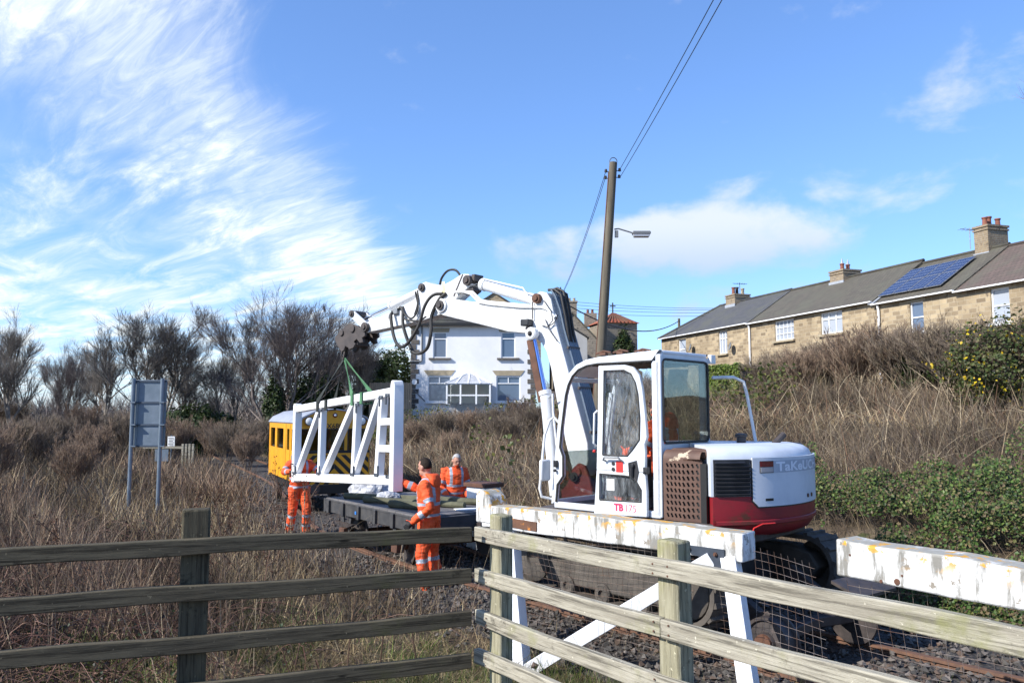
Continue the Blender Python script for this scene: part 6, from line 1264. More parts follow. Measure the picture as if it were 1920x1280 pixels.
for dx, dz, nm in ((-.2, -.28, 'upper'), (-.2, -.48, 'lower')): wire('%s of two thin wires from the leaning pole to the ornate post' % nm, PT + PD * dz + Vector((dx, 0, .03)), FT + Vector((.05, 0, -.25 + dz * .3)), .25, .009)
def build_finial():
    g = gz(FT.x, 36); r = empty('ornate_post', (FT.x, 36, g), 0, 'dark ornate iron post with a spiked finial above the boom', 'post'); H = FT.z - g
    mb = MB(); mb.lathe([(.10, 0), (.09, H - 1.9), (.13, H - 1.85), (.10, H - 1.7), (.10, H - 1.3), (.15, H - 1.25), (.11, H - 1.15), (.11, H - .65), (.17, H - .6), (.13, H - .52), (.08, H - .45), (.12, H - .38), (.13, H - .30), (.06, H - .2), (.02, H)], 12); mb.build('shaft', M['iron_black'], r)
    for k in range(4): a = k * math.pi / 2 + .4; mb = MB(); mb.tube([(.1 * math.cos(a), .1 * math.sin(a), H - 1.3), (.2 * math.cos(a), .2 * math.sin(a), H - 1.1), (.13 * math.cos(a), .13 * math.sin(a), H - .9)], .02, 5); mb.build('scroll', M['iron_black'], r)
build_finial()
sp = at(1273, 597, 66); g = gz(sp.x, 66); mb = MB(); mb.tube([(0, 0, 0), (0, 0, sp.z - g)], [.13, .10], 10); o = mb.build('telegraph_pole', M['old_wood']); o.location = (sp.x, 66, g); tag(o, 'short distant wooden pole just beyond the end of the terrace', 'pole')
wire('thick dark cable sagging from the ornate post to the distant short pole', FT + Vector((.05, 0, -.65)), sp + Vector((0, 0, -.2)), 1.1, .035)
for k, (v0, v1) in enumerate(((568, 578), (574, 581), (580, 586), (588, 592))): wire(('topmost', 'second', 'third', 'lowest')[k] + ' of the long thin wires crossing behind the leaning pole', at(1058, v0 - 4, 60), at(1345, v1, 62), .15, .014)
def build_signs():
    D = 18.6; r = empty('road_sign', (at(278, 800, D).x, D, gz(at(278, 800, D).x, D) - .1), 0, 'tall grey sign seen from behind on two galvanised posts in the scrub', 'sign'); o = r.location; q = lambda u, v, dy=0: at(u, v, D + dy) - o
    for u in (251, 305): mb = MB(); a = q(u, 709); mb.tube([(a.x, 0, 0), (a.x, 0, a.z)], .045, 10); mb.build('post', M['galvanised'], r)
    a, b = q(246, 838, .08), q(314, 712, .08); mb = MB(); mb.box(((a.x + b.x) / 2, .08, (a.z + b.z) / 2), (b.x - a.x, .012, b.z - a.z)); mb.build('sign_plate', M['galvanised'], r, bevel=.003)
    for v in (714, 754, 796, 836): z = q(280, v).z; mb = MB(); mb.box(((a.x + b.x) / 2, .06, z), (b.x - a.x, .03, .04)); mb.build('channel', mat('sign_channel', (.05, .07, .10), None, rough=.5) if v == 714 else bpy.data.materials['sign_channel'], r)
    for u in (257, 309):
        x = q(u, 700).x; mb = MB(); mb.box((x, .066, (a.z + b.z) / 2), (.045, .012, b.z - a.z - .05)); mb.build('stiffener', mat('sign_strip', (.24, .28, .30), None, rough=.5) if u == 257 else bpy.data.materials['sign_strip'], r)
    for u in (251, 305):
        for v in (754, 796, 836): z = q(u, v).z; x = q(u, v).x; mb = MB(); mb.box((x, -.01, z), (.12, .11, .03)); mb.build('clip', M['galvanised'], r)
    D = 34; c = at(321, 828, D); g = gz(c.x, D); r = empty('notice_board', (c.x, D, g), 0, 'small white notice with dark lines on a thin post beside the tall sign', 'sign'); mb = MB(); mb.box((0, 0, c.z - g), (.30, .02, .46)); nb = mb.build('notice', M['paper'], r); mb = MB(); mb.tube([(0, .03, 0), (0, .03, c.z - g + .28)], .025, 6); mb.build('post', M['galvanised'], r)
    for k in range(6): mb = MB(); mb.box((.0 + (.02 if k % 2 else -.01), -.0125, c.z - g + .16 - k * .062), (.22 - (.05 if k % 3 == 2 else 0), .003, .022)); mb.build('print_line', M['text_black'], nb)
    D = 30; c = at(303, 853, D); g = gz(c.x, D); r = empty('blue_board', (c.x, D, g), 0, 'low blue-grey board behind the posts of the tall sign', 'sign'); mb = MB(); mb.box((0, 0, c.z - g), (.50, .02, .44)); mb.build('board', M['galvanised'], r); mb = MB(); mb.box((-.18, .03, (c.z - g) / 2), (.06, .05, c.z - g)); mb.box((.18, .03, (c.z - g) / 2), (.06, .05, c.z - g)); mb.build('post', M['old_wood'], r)
    D = 33; c = at(352, 860, D); g = gz(c.x, D); r = empty('field_gate', (c.x, D, g), 0, 'short weathered wooden fence end in the dead grass', 'fence')
    for k in range(4): mb = MB(); mb.box((-.22 + k * .14, 0, .62), (.08, .06, 1.25)); mb.build('pale', M['fence_grey'], r)
    mb = MB(); mb.box((-.9, .05, 1.1), (1.9, .04, .1)); mb.build('rail', M['fence_grey'], r)
    D = 46; r = empty('board_fence', (at(692, 742, D).x, D, gz(at(692, 742, D).x, D)), 0, 'upright brown board fence beside the white house', 'fence'); z = r.location.z; zt = at(720, 717, D).z - z; w = at(772, 742, D).x - r.location.x
    for k in range(20): mb = MB(); mb.box((w * (k + .5) / 20, .01 * (k % 2), zt / 2), (w / 20 - .012, .025, zt + .03 * math.sin(k * 4.1))); mb.build('board', M['fence_board'], r)
    for zz in (.4, zt - .3): mb = MB(); mb.box((w / 2, .05, zz), (w, .05, .08)); mb.build('rail', M['fence_board'], r)
build_signs()

# ------------------------------------------------------------------ vegetation
def unit(v): return v / np.maximum(np.linalg.norm(v, axis=-1, keepdims=True), 1e-9)
def ribbons(base, dirn, length, width, droop, segs=3):
    """curved tapering blades; returns V, F, blade index per vertex"""
    N = len(base); t = np.linspace(0, 1, segs + 1); dirn = unit(dirn); az = rng.uniform(0, 2 * np.pi, N); lat = np.stack([np.cos(az), np.sin(az), np.zeros(N)], -1)
    P = base[:, None] + dirn[:, None] * (length[:, None] * t)[..., None] + (lat * rng.uniform(0, .25, (N, 1)))[:, None] * (length[:, None] * t ** 2)[..., None]
    P[..., 2] -= droop[:, None] * length[:, None] * t ** 2
    side = unit(np.cross(dirn, lat + 1e-4)); w = width[:, None] * (1 - .85 * t)[None]
    A = P - side[:, None] * w[..., None] / 2; B = P + side[:, None] * w[..., None] / 2; V = np.stack([A, B], 2).reshape(N, -1, 3); k = 2 * (segs + 1)
    f = np.array([(2 * i, 2 * i + 1, 2 * i + 3, 2 * i + 2) for i in range(segs)]); F = (f[None] + k * np.arange(N)[:, None, None]).reshape(-1, 4)
    return V.reshape(-1, 3), F, k
def tubes(P, rad, sides):
    """P (N, m, 3) paths, rad (N, m)"""
    N, m, _ = P.shape; T = unit(np.gradient(P, axis=1)); ref = np.where(np.abs(T[:, :1, 2:3]) < .9, np.array([0, 0, 1.0]), np.array([1.0, 0, 0])); u = unit(np.cross(T, ref)); w = np.cross(T, u); a = 2 * np.pi * np.arange(sides) / sides
    V = P[:, :, None] + (u[:, :, None] * np.cos(a)[None, None, :, None] + w[:, :, None] * np.sin(a)[None, None, :, None]) * rad[:, :, None, None]
    f = np.array([(i * sides + j, i * sides + (j + 1) % sides, (i + 1) * sides + (j + 1) % sides, (i + 1) * sides + j) for i in range(m - 1) for j in range(sides)])
    return V.reshape(-1, 3), (f[None] + m * sides * np.arange(N)[:, None, None]).reshape(-1, 4)
def leaves(C, nrm, size, asp=.75):
    """small folded leaf: two quads sharing the midrib"""
    N = len(C); nrm = unit(nrm); r = rng.normal(0, 1, (N, 3)); u = unit(np.cross(nrm, r)); v = np.cross(nrm, u); s = size[:, None]
    tip, tail, l, rr = C + u * s, C - u * s * .8, C + v * s * asp + nrm * s * .18, C - v * s * asp + nrm * s * .18
    V = np.stack([tail, l, tip, rr], 1).reshape(-1, 3); f = np.array([(0, 1, 2), (0, 2, 3)]); F = (f[None] + 4 * np.arange(N)[:, None, None]).reshape(-1, 3); return V, F
class Acc:
    def __init__(s): s.V = []; s.F = []; s.T = []; s.n = 0
    def add(s, V, F, t): s.V.append(V); s.F.append(F + s.n); s.n += len(V); s.T.append(np.broadcast_to(t, (len(V), 3)) if np.ndim(t) == 1 else t)
    def build(s, name, m, parent=None, kind=None): return np_mesh(name, np.vstack(s.V), np.vstack(s.F), m, parent, np.vstack(s.T), False, kind)
def pick(cols, n, k, lo=.65, hi=1.3): return np.repeat(np.array(cols)[rng.integers(0, len(cols), n)] * rng.uniform(lo, hi, (n, 1)), k, 0)
mk('dry_stems', (1, 1, 1), (.8, .8, .8), 3, .85, tint=True, spec=.15, trans=.15); mk('bark', (1, 1, 1), (.65, .65, .65), 6, .9, tint=True, spec=.15); mk('green_leaf', (1, 1, 1), (.75, .75, .75), 4, .5, tint=True, spec=.3, trans=.25)
BROWN = [(.25, .195, .135), (.17, .13, .097), (.33, .27, .19), (.10, .075, .06), (.19, .145, .115), (.21, .17, .14)]
STRAW = [(.42, .33, .19), (.34, .26, .15), (.28, .21, .12), (.47, .39, .25), (.22, .16, .10)]
REDDISH = [(.27, .185, .13), (.34, .24, .165), (.21, .145, .11), (.40, .31, .22), (.17, .125, .10)]
GREEN = [(.10, .16, .03), (.14, .19, .045), (.07, .12, .025)]
IVY = [(.05, .095, .018), (.075, .13, .03), (.028, .055, .014), (.11, .16, .035), (.14, .145, .045)]
def along_track(n, s0, s1, o0, o1, p=1.0):
    pts = np.array([(*q, *d) for q, d in seg_frames(.1, s0, s1)]); k = rng.integers(0, len(pts), n); o = o0 + (o1 - o0) * rng.uniform(0, 1, n) ** p
    x = pts[k, 0] + pts[k, 3] * o + rng.normal(0, .05, n); y = pts[k, 1] - pts[k, 2] * o + rng.normal(0, .05, n); return x, y
def in_view(x, y, m=1.5): return (y > .8) & (np.abs(x) < .68 * y + m + 2)
def lumps(x, y, f, ph): return .5 + .5 * np.sin(x * f + ph) * np.sin(y * f * 1.13 + 2 * ph) + .3 * np.sin(x * f * 2.7 + y * f * 1.9 + ph)
def stems(acc, x, y, h0, h1, w, tilt, droop, cols, segs=3, lean=(0, 0)):
    n = len(x); z = ground_z(x, y) - .03; d = np.stack([rng.normal(lean[0], tilt, n), rng.normal(lean[1], tilt, n), np.ones(n)], -1); L = (h0 + (h1 - h0) * rng.uniform(0, 1, n)) * np.clip(.6 + .55 * lumps(x, y, 1.15, 2.7), .5, 1.3)
    D = np.hypot(x, y); V, F, k = ribbons(np.stack([x, y, z], -1), d, L, w * np.clip(D / 9, .6, 3.0) * rng.uniform(.6, 1.4, n), rng.uniform(0, droop, n), segs); patch = np.clip(.55 + .6 * lumps(x, y, .75, 4.4) + .25 * np.sin(x * 3.1 + y * 2.3), .45, 1.45); acc.add(V, F, pick(cols, n, k) * np.repeat(patch[:, None] * [1, .985, .96], k, 0))
def build_bank():
    a = Acc()
    def keep(x, y, zone=True):
        nn = track_sd(x, y); iv = (nn < 3.6 + .5 * np.sin(y * 1.3 + x)) & (x > 2.9 + .4 * np.sin(y * 2)) & zone
        return in_view(x, y, 2) & ~(iv & (rng.uniform(0, 1, len(x)) < .62))
    x, y = along_track(330000, 14, 78, 2.3, 15, .9); m = keep(x, y) & (rng.uniform(0, 1, len(x)) < np.clip(13 / np.hypot(x, y), .22, 1)); x, y = x[m], y[m]
    l = lumps(x, y, .55, 1.3); up = l > .42; fr = np.hypot(x, y) > 17
    for sel, sg in ((fr, 2), (~fr, 3)):
        k = sel & up; stems(a, x[k], y[k], .35, .95, .0058, .30, .55, BROWN, sg, (-.22, -.05)); k = sel & ~up; stems(a, x[k], y[k], .25, .75, .0058, .5, .9, BROWN + STRAW[:2], sg, (-.15, -.1))
    x, y = along_track(18000, 16, 76, 2.6, 13); m = keep(x, y); x, y = x[m], y[m]; stems(a, x, y, .8, 1.5, .008, .45, 1.0, [(.36, .28, .18), (.48, .40, .28), (.24, .15, .10)], 5)
    x, y = along_track(14000, 42, 84, 4, 14); m = in_view(x, y, 2); x, y = x[m], y[m]; stems(a, x, y, .4, 1.0, .008, .35, .4, REDDISH, 3)
    tag(a.build('dead_bramble_cover', M['dry_stems'], None, 'stuff'), 'tangled dry brown stems and brambles covering the bank behind the excavator', 'undergrowth')
    # ivy and bramble leaf along the foot of the bank
    a = Acc(); x, y = along_track(210000, 18, 38, 1.9, 5.4, 1.2); n_ = track_sd(x, y); l = lumps(x, y, 1.1, .4) + .5 * lumps(x, y, 2.9, 2.2) + .35 * np.sin(x * 6.3 + y * 3.1) * np.sin(y * 5.7 - x * 2); m = in_view(x, y, 2) & (l > .50 + .4 * np.clip(n_ - 3.4, 0, 3) + .9 * np.clip((3.4 - x) / 1.2, 0, 3)); x, y, l, n_ = x[m], y[m], l[m], n_[m]
    h = np.clip(.05 + .55 * l, 0, 1.0) * rng.uniform(.15, 1, len(x)) ** .45 * np.clip((n_ - 1.85) / .5, .15, 1); C = np.stack([x, y, ground_z(x, y) + h], -1); nr = np.stack([-.5 + rng.normal(0, .5, len(x)), -.45 + rng.normal(0, .5, len(x)), .6 + rng.normal(0, .4, len(x))], -1)
    V, F = leaves(C, nr, rng.uniform(.012, .032, len(x))); a.add(V, F, pick(IVY + [(.16, .12, .06)], len(x), 4, .4, 1.5)); tag(a.build('ivy_cover', M['green_leaf'], None, 'stuff'), 'glossy green ivy and bramble leaves along the foot of the bank', 'ivy')
    a = Acc(); x, y = along_track(26000, 38, 76, 2.4, 12); l = lumps(x, y, .5, 4.2); m = in_view(x, y, 1) & (l > .95); x, y = x[m], y[m]; C = np.stack([x, y, ground_z(x, y) + rng.uniform(.1, 1.2, len(x))], -1); V, F = leaves(C, rng.normal(0, 1, (len(x), 3)) + [0, -.5, .6], rng.uniform(.04, .09, len(x))); a.add(V, F, pick([(.12, .14, .035), (.17, .17, .05), (.08, .10, .03)], len(x), 4)); tag(a.build('bramble_leaves', M['green_leaf'], None, 'stuff'), 'patches of olive bramble leaves on the bank below the white house', 'undergrowth')
build_bank()
def build_field():
    a = Acc()
    n = 165000; y = 4.3 + 44 * rng.uniform(0, 1, n) ** 1.7; x = rng.uniform(-1.08, .9, n) * (.66 * y + 3.0); sd_ = track_sd(x, y); m = (sd_ < -1.25 - .25 * np.sin(y * 2.1)) & (x < .3 * y) & ~((y < 5.6) & (x > -.6)); x, y, sd_ = x[m], y[m], sd_[m]
    near = np.hypot(x, y) < 9.5; thin0 = rng.uniform(0, 1, len(x)) < np.where(np.hypot(x, y) < 7.6, .5, 1); thin = rng.uniform(0, 1, len(x)) < np.clip((-sd_ - 1.0) / 1.5, .2, 1)
    k = near & thin & thin0; stems(a, x[k], y[k], .18, .50, .0075, .6, 1.1, STRAW, 3)
    far = ~near & thin; l = lumps(x, y, .33, .7); k = far & (l > .5); stems(a, x[k], y[k], .5, 1.25, .010, .32, .5, REDDISH + BROWN[:2], 3); k = far & (l <= .5); stems(a, x[k], y[k], .35, .9, .010, .35, .5, STRAW[1:] + BROWN, 3)
    n = 5200; y = 7 + 32 * rng.uniform(0, 1, n) ** 1.4; x = rng.uniform(-1, .25, n) * (.66 * y + 1); m = (track_sd(x, y) < -1.9) & (lumps(x, y, .8, 2.2) > .55); x, y = x[m], y[m]; stems(a, x, y, .9, 1.75, .006, .22, .25, [(.11, .075, .06), (.17, .12, .095), (.08, .06, .05), (.44, .36, .25)], 4)
    n = 9000; y = rng.uniform(5.6, 9.5, n); x = rng.uniform(-.3, 2.8, n); sd_ = track_sd(x, y); m = (sd_ < -1.1) & (lumps(x, y, 2.4, .9) > .55) & (np.hypot(x, y) > 5.6); x, y = x[m], y[m]; stems(a, x, y, .10, .42, .006, .7, 1.2, STRAW + [(.14, .17, .05)], 3)
    # flattened tufts close to the fence
    n = 26000; y = rng.uniform(4.4, 8.5, n); x = rng.uniform(-1, 1, n) * (.66 * y + .5); m = (track_sd(x, y) < -2.2) & (x < .5); x, y = x[m], y[m]; c = lumps(x, y, 2.2, 3.0); k = c > .3; stems(a, x[k], y[k], .25, .6, .006, .9, 1.6, STRAW, 4)
    tag(a.build('dead_grass', M['dry_stems'], None, 'stuff'), 'straw-coloured dead grass and brown scrub between the dark fence and the trees', 'grass')
    a = Acc(); n = 46000; y = rng.uniform(4.8, 9.0, n); x = rng.uniform(-1, 1, n) * (.66 * y + .5); m = (track_sd(x, y) < -2.0) & (lumps(x, y, 1.5, 1.1) > .35) & (rng.uniform(0, 1, n) < np.clip((9.0 - y) / 2.6, .1, 1)); x, y = x[m], y[m]; stems(a, x, y, .20, .50, .008, .45, .7, GREEN + [(.22, .22, .07), (.18, .24, .05)], 3)
    xx, yy = along_track(2500, 18, 36, -2.2, 2.2); m = lumps(xx, yy, 1.9, 5) > 1.05; stems(a, xx[m], yy[m], .08, .25, .006, .5, .8, GREEN, 3)
    tag(a.build('green_grass', M['green_leaf'], None, 'stuff'), 'short green grass growing through the dead stalks by the fence', 'grass')
    # dark bramble thicket on the left
    N = 2600; y = rng.uniform(6.2, 15, N); x = -.56 * y + rng.normal(-.2, 1.1, N); b = np.stack([x, y, ground_z(x, y)], -1); d = np.stack([rng.normal(0, .6, N), rng.normal(0, .6, N), np.ones(N)], -1); L = rng.uniform(.6, 1.5, N); t = np.linspace(0, 1, 7); P = b[:, None] + unit(d)[:, None] * (L[:, None] * t)[..., None]; lat = rng.normal(0, 1, (N, 3)); lat[:, 2] = 0; P += unit(lat)[:, None] * (.5 * L[:, None] * t ** 2)[..., None]; P[..., 2] -= .75 * L[:, None] * t ** 2.2
    V, F = tubes(P, np.repeat((.0045 * (1 - .6 * t))[None], N, 0), 3); a = Acc(); a.add(V, F, pick([(.10, .05, .04), (.16, .09, .065), (.07, .045, .04), (.26, .16, .12)], N, 21)); tag(a.build('bramble_thicket', M['bark'], None, 'stuff'), 'arching dark purple-brown bramble canes at the side of the field', 'bramble')
    k = rng.integers(0, N, 5200); tt = rng.integers(1, 7, 5200); C = P[k, tt] + rng.normal(0, .05, (5200, 3)); a = Acc(); V, F = leaves(C, rng.normal(0, 1, (5200, 3)) + [0, 0, .5], rng.uniform(.012, .03, 5200)); a.add(V, F, pick([(.05, .04, .03), (.08, .05, .035), (.04, .06, .025), (.03, .025, .022)], 5200, 4)); tag(a.build('bramble_thicket_leaves', M['green_leaf'], None, 'stuff'), 'withered dark leaves on the bramble thicket beside the field', 'leaves')
build_field()

def tree_arrays(h, spread, seed, trunks=1, counts=(9, 6, 6, 5, 3), low=.25, r0=.16, up=.35):
    g = np.random.default_rng(seed); lv = []
    t = np.linspace(0, 1, 6); P0 = []; 
    for k in range(trunks):
        a = g.uniform(0, 6.28); q = (0 if trunks == 1 else .22 * spread); top = np.array([np.cos(a) * q * 2.2, np.sin(a) * q * 2.2, h * g.uniform(.7, .82)]); b = np.array([np.cos(a) * q * .25, np.sin(a) * q * .25, 0]); w = g.normal(0, .12, (6, 3)) * t[:, None] * (1, 1, 0); P0.append(b + (top - b) * t[:, None] + w)
    P = np.array(P0); Rr = np.repeat((r0 / math.sqrt(trunks) * (1 - .8 * t))[None], trunks, 0); lv.append((P, Rr)); parL = np.full(trunks, h * .75)
    for li, c in enumerate(counts):
        n = len(P); k = np.repeat(np.arange(n), c); s = g.uniform(low if li == 0 else .2, 1, len(k)) ** .85; m = P.shape[1]; f = s * (m - 1); i = np.minimum(f.astype(int), m - 2); fr = (f - i)[:, None]; B = P[k, i] * (1 - fr) + P[k, i + 1] * fr; pd = unit(P[k, i + 1] - P[k, i])
        rnd = unit(g.normal(0, 1, (len(k), 3))); d = unit(pd * 1.0 + rnd * (.62 if li else .8) + [0, 0, up])
        L = (spread * g.uniform(.65, 1.15, len(k)) * (1.15 - .5 * s)) if li == 0 else parL[k] * g.uniform(.5, .85, len(k)) * (1.15 - .45 * s)
        mm = 5 if li < 2 else 4 if li < 3 else 3; tt = np.linspace(0, 1, mm); bend = unit(g.normal(0, 1, (len(k), 3)) + [0, 0, .7]); Pn = B[:, None] + d[:, None] * (L[:, None] * tt)[..., None] + bend[:, None] * (.22 * L[:, None] * tt ** 2)[..., None]
        rb = np.interp(f, np.arange(m), np.arange(m) * 0 + 1) * np.take_along_axis(Rr[k], i[:, None], 1)[:, 0] * .62; rb = np.maximum(rb, .006); Rn = rb[:, None] * (1 - .62 * tt)[None]; lv.append((Pn, Rn)); P, Rr, parL = Pn, Rn, L
    return lv
BARK = [(.20, .18, .155), (.25, .22, .19), (.16, .14, .125)]
def tree_mesh(name, lv, cols, trunk_levels=2):
    out = []
    for nm, part in (('trunk', lv[:trunk_levels]), ('crown', lv[trunk_levels:])):
        a = Acc()
        for i, (P, r) in enumerate(part):
            sd = (8, 6, 4, 3, 3, 3)[i + (0 if nm == 'trunk' else trunk_levels)]; V, F = tubes(P, r, sd); a.add(V, F, pick(cols, len(P), P.shape[1] * sd, .8, 1.2))
        o = a.build(nm, M['bark']); COL.objects.unlink(o); out.append(o)
    return out
def plant(name, parts, loc, rz, sc, label, cat, group=None):
    r = empty(name, loc, rz, label, cat, group); r.scale = sc if hasattr(sc, '__len__') else (sc,) * 3
    for p in parts: c = p.copy(); COL.objects.link(c); c.parent = r
    return r
PURP = [(.22, .185, .165), (.27, .22, .195), (.17, .145, .13)]
TM = [tree_mesh('t', tree_arrays(7, 2.9, 3, 1, (13, 8, 7, 7), .38), BARK), tree_mesh('t', tree_arrays(7, 2.5, 8, 4, (8, 7, 7, 6), .3), BARK), tree_mesh('t', tree_arrays(7, 3.2, 21, 3, (10, 8, 8, 7), .15), PURP)]
SHR = [tree_mesh('s', tree_arrays(2.0, 1.0, 5, 9, (6, 5, 5, 3), .1, .05, .5), REDDISH, 1), tree_mesh('s', tree_arrays(2.0, 1.2, 15, 12, (6, 5, 5, 2), .1, .05, .3), BROWN, 1)]
def put(u, D, dz=-.1): x = (u - 960) / FPX * D; return (x, D, gz(x, D) + dz)
TREES = [(20, 37, 0, 632, 1.1, 'pale bare multi-stemmed tree at the edge of the scrub'), (-75, 40, 2, 640, 1, 'tall bare tree beyond the pale multi-stemmed one'), (125, 52, 2, 675, .8, 'thin bare tree in the gap between the sign and the pale tree'), (200, 50, 0, 655, 1, 'bare spreading tree just behind the tall sign'), (285, 47, 1, 612, 1.35, 'broad round-crowned bare tree behind the tall sign'), (350, 53, 0, 690, 1.1, 'dark bare tree over the far end of the track'), (432, 49, 1, 668, .9, 'bare grey tree on the near side of the ivy-clad one'), (522, 45, 2, 590, 1.3, 'large bare tree with an ivy-clad trunk beyond the rail trolley'), (618, 56, 0, 672, .9, 'slender bare tree between the evergreens'), (672, 46, 1, 655, .8, 'pale young tree seen through the green sling'), (645, 58, 2, 665, 1, 'hazy bare tree far behind the slings')]
for i, (u, D, k, vt, wd, lab) in enumerate(TREES):
    loc = put(u, D); hm_ = float(np.percentile([v.co.z for v in TM[k][1].data.vertices], 93)); s = (at(u, vt, D).z - loc[2]) / hm_; plant('bare_tree', TM[k], loc, i * 1.3, (s * wd, s * wd, s), lab, 'tree', 'bare trees along the field edge')
plant('bare_tree', TM[1], (12.3, 15.5, gz(12.3, 15.5)), 2.0, (.62, .62, .95), 'bare tree at the top of the bank with twigs across the terrace', 'tree')
ev = [(596, 46, 1.5, 678), (742, 52, 1.5, 632), (706, 50, 1.3, 652), (352, 45, 2.0, 752), (400, 50, 2.0, 758)]
def leaf_blob(name, c, rx, rz, n, size, cols, seed, zoff=.5, kind=None, parent=None, hollow=.55):
    g = np.random.default_rng(seed); d = unit(g.normal(0, 1, (n, 3))); rr = hollow + (1 - hollow) * g.uniform(0, 1, n) ** .6
    bump = 1 + .22 * np.sin(d[:, 0] * 5 + seed) * np.sin(d[:, 2] * 6 + 2 * seed) + .16 * np.sin(d[:, 1] * 9 + d[:, 2] * 8 + seed); rr *= bump; C = d * rr[:, None] * [rx, rx, rz] + [0, 0, rz * (1 - zoff * .0)]; C[:, 2] = np.maximum(C[:, 2], .05)
    V, F = leaves(C, d + g.normal(0, .6, (n, 3)) + [0, 0, .3], g.uniform(.6, 1.3, n) * size); a = Acc(); a.add(V, F, pick(cols, n, 4, .55, 1.35)); return a.build(name, M['green_leaf'], parent, kind)
def evergreen(name, loc, rx, h, n, size, cols, seed, label, cat='tree', group=None):
    r = empty(name, loc, seed * .7, label, cat, group); leaf_blob('crown', None, rx, h / 2, n, size, cols, seed, parent=r); mb = MB(); mb.tube([(0, 0, -.3), (.05, 0, h * .4), (0, .03, h * .8)], [.12, .09, .03], 7); o = mb.build('trunk', M['old_wood'], r); return r
DK = [(.035, .06, .018), (.05, .08, .022), (.025, .042, .014), (.07, .095, .03)]
for i, (u, D, rx, vt) in enumerate(ev): evergreen('evergreen_tree', put(u, D), rx, (at(u, vt, D).z - put(u, D)[2]) / 1.12, 6500, .10, DK, 3 + i, ('dark evergreen tree behind the black sling', 'dense evergreen tree against the corner of the white house', 'olive evergreen tree in front of the board fence end', 'low dark evergreen over the end of the track', 'rounded dark evergreen beside the track end')[i])
x, y, z = put(516, 43.6); r = empty('ivy', (x, y, z), 0, 'dark ivy climbing the trunk of the large bare tree', 'ivy'); leaf_blob('foliage', None, .6, 2.2, 3800, .09, DK, 12, parent=r); mb = MB(); mb.tube([(0, 0, -.2), (.1, .1, 2.5), (0, .1, 4.6)], [.1, .06, .02], 6); mb.build('stem', M['old_wood'], r)
x, y = at(1168, 640, 57.6).x, 57.6; r = empty('ivy', (x, y, 4.6), 0, 'ivy hanging over the side of the chapel turret', 'ivy'); leaf_blob('foliage', None, .75, 1.9, 1800, .12, DK, 14, parent=r)
# shrubs
SH = [(40, 31, 0, 1.5), (110, 34, 1, 1.5), (180, 30, 0, 1.4), (235, 36, 1, 1.6), (330, 37, 0, 1.5), (430, 36, 1, 1.4), (470, 33, 0, 1.2), (60, 24, 1, 1.1), (150, 22, 0, .9), (-10, 20, 0, 1.1), (395, 40, 0, 1.5), (500, 40, 1, 1.5), (570, 40, 1, 1.3), (20, 45, 1, 2.2), (160, 44, 0, 2.0), (250, 42, 0, 1.7)]
for i, (u, D, k, s) in enumerate(SH): plant('bare_shrub', SHR[k], put(u, D), i * 2.1, s * (.58 if D > 29 else .75), ('dark reddish leafless shrub' if k == 0 else 'pale brown leafless shrub') + (' growing in front of the bare trees' if D > 35 else ' in the open scrub round the tall sign' if D > 26 else ' among the brambles near the fence'), 'shrub', 'leafless shrubs in the scrub')
for i, (u, D, k, s) in enumerate([(780, 31, 0, .85), (830, 30, 1, .9), (875, 31, 0, .95), (925, 29, 1, .95), (975, 30, 0, 1.05), (1005, 27, 1, .9), (740, 33, 1, .8), (850, 26, 0, .7), (950, 25, 1, .75)]): plant('bare_shrub', SHR[k], put(u, D), i * 1.7, s * .62, ('dark reddish' if k == 0 else 'pale brown') + (' twiggy shrub right below the white house' if D > 28 else ' twiggy shrub halfway down the bank below the house'), 'shrub', 'leafless shrubs below the white house')
for i, (u, D, k, s) in enumerate([(1600, 22, 0, .8), (1640, 21.5, 0, .85), (1685, 22, 0, .8), (1560, 24, 1, .7), (1720, 20.5, 1, .7), (1450, 24, 1, .6), (1510, 23, 0, .6), (1800, 19, 1, .75), (1880, 17, 1, .7)]): plant('bare_shrub', SHR[k], put(u, D), i * 1.9, (s * 1.2, s * 1.2, s), ('reddish leafless shrub' if k == 0 else 'pale brown leafless shrub') + (' next to the golden conifer' if 1690 < u else ' in front of the middle terraced house' if u > 1550 else ' in front of the clipped brown-green hedge'), 'shrub', 'leafless shrubs below the terrace')
def shrub(u, D, rx, h, n, size, cols, seed, label, name='shrub'): return evergreen(name, put(u, D), rx, h, n, size, cols, seed, label, 'shrub')
shrub(1766, 21.5, .42, 1.5, 3800, .045, [(.36, .34, .02), (.28, .29, .03), (.20, .24, .03), (.45, .40, .03)], 31, 'upright golden-green conifer shrub under the sash window', 'golden_conifer')
shrub(1715, 21, .6, 1.2, 4200, .05, DK + [(.08, .12, .03)], 32, 'dark green rounded shrub next to the golden conifer'); shrub(1812, 20, .6, 1.05, 4200, .05, DK, 33, 'dark green shrub below the porch')
r = shrub(1885, 16.5, 1.15, 2.0, 7000, .04, [(.06, .09, .025), (.09, .11, .03), (.12, .11, .05)], 34, 'broad shrub dotted with yellow flowers at the top of the bank', 'flowering_shrub'); leaf_blob('blossom', None, 1.22, 1.02, 420, .036, [(.70, .52, .02), (.62, .42, .02)], 35, parent=r, hollow=.8)
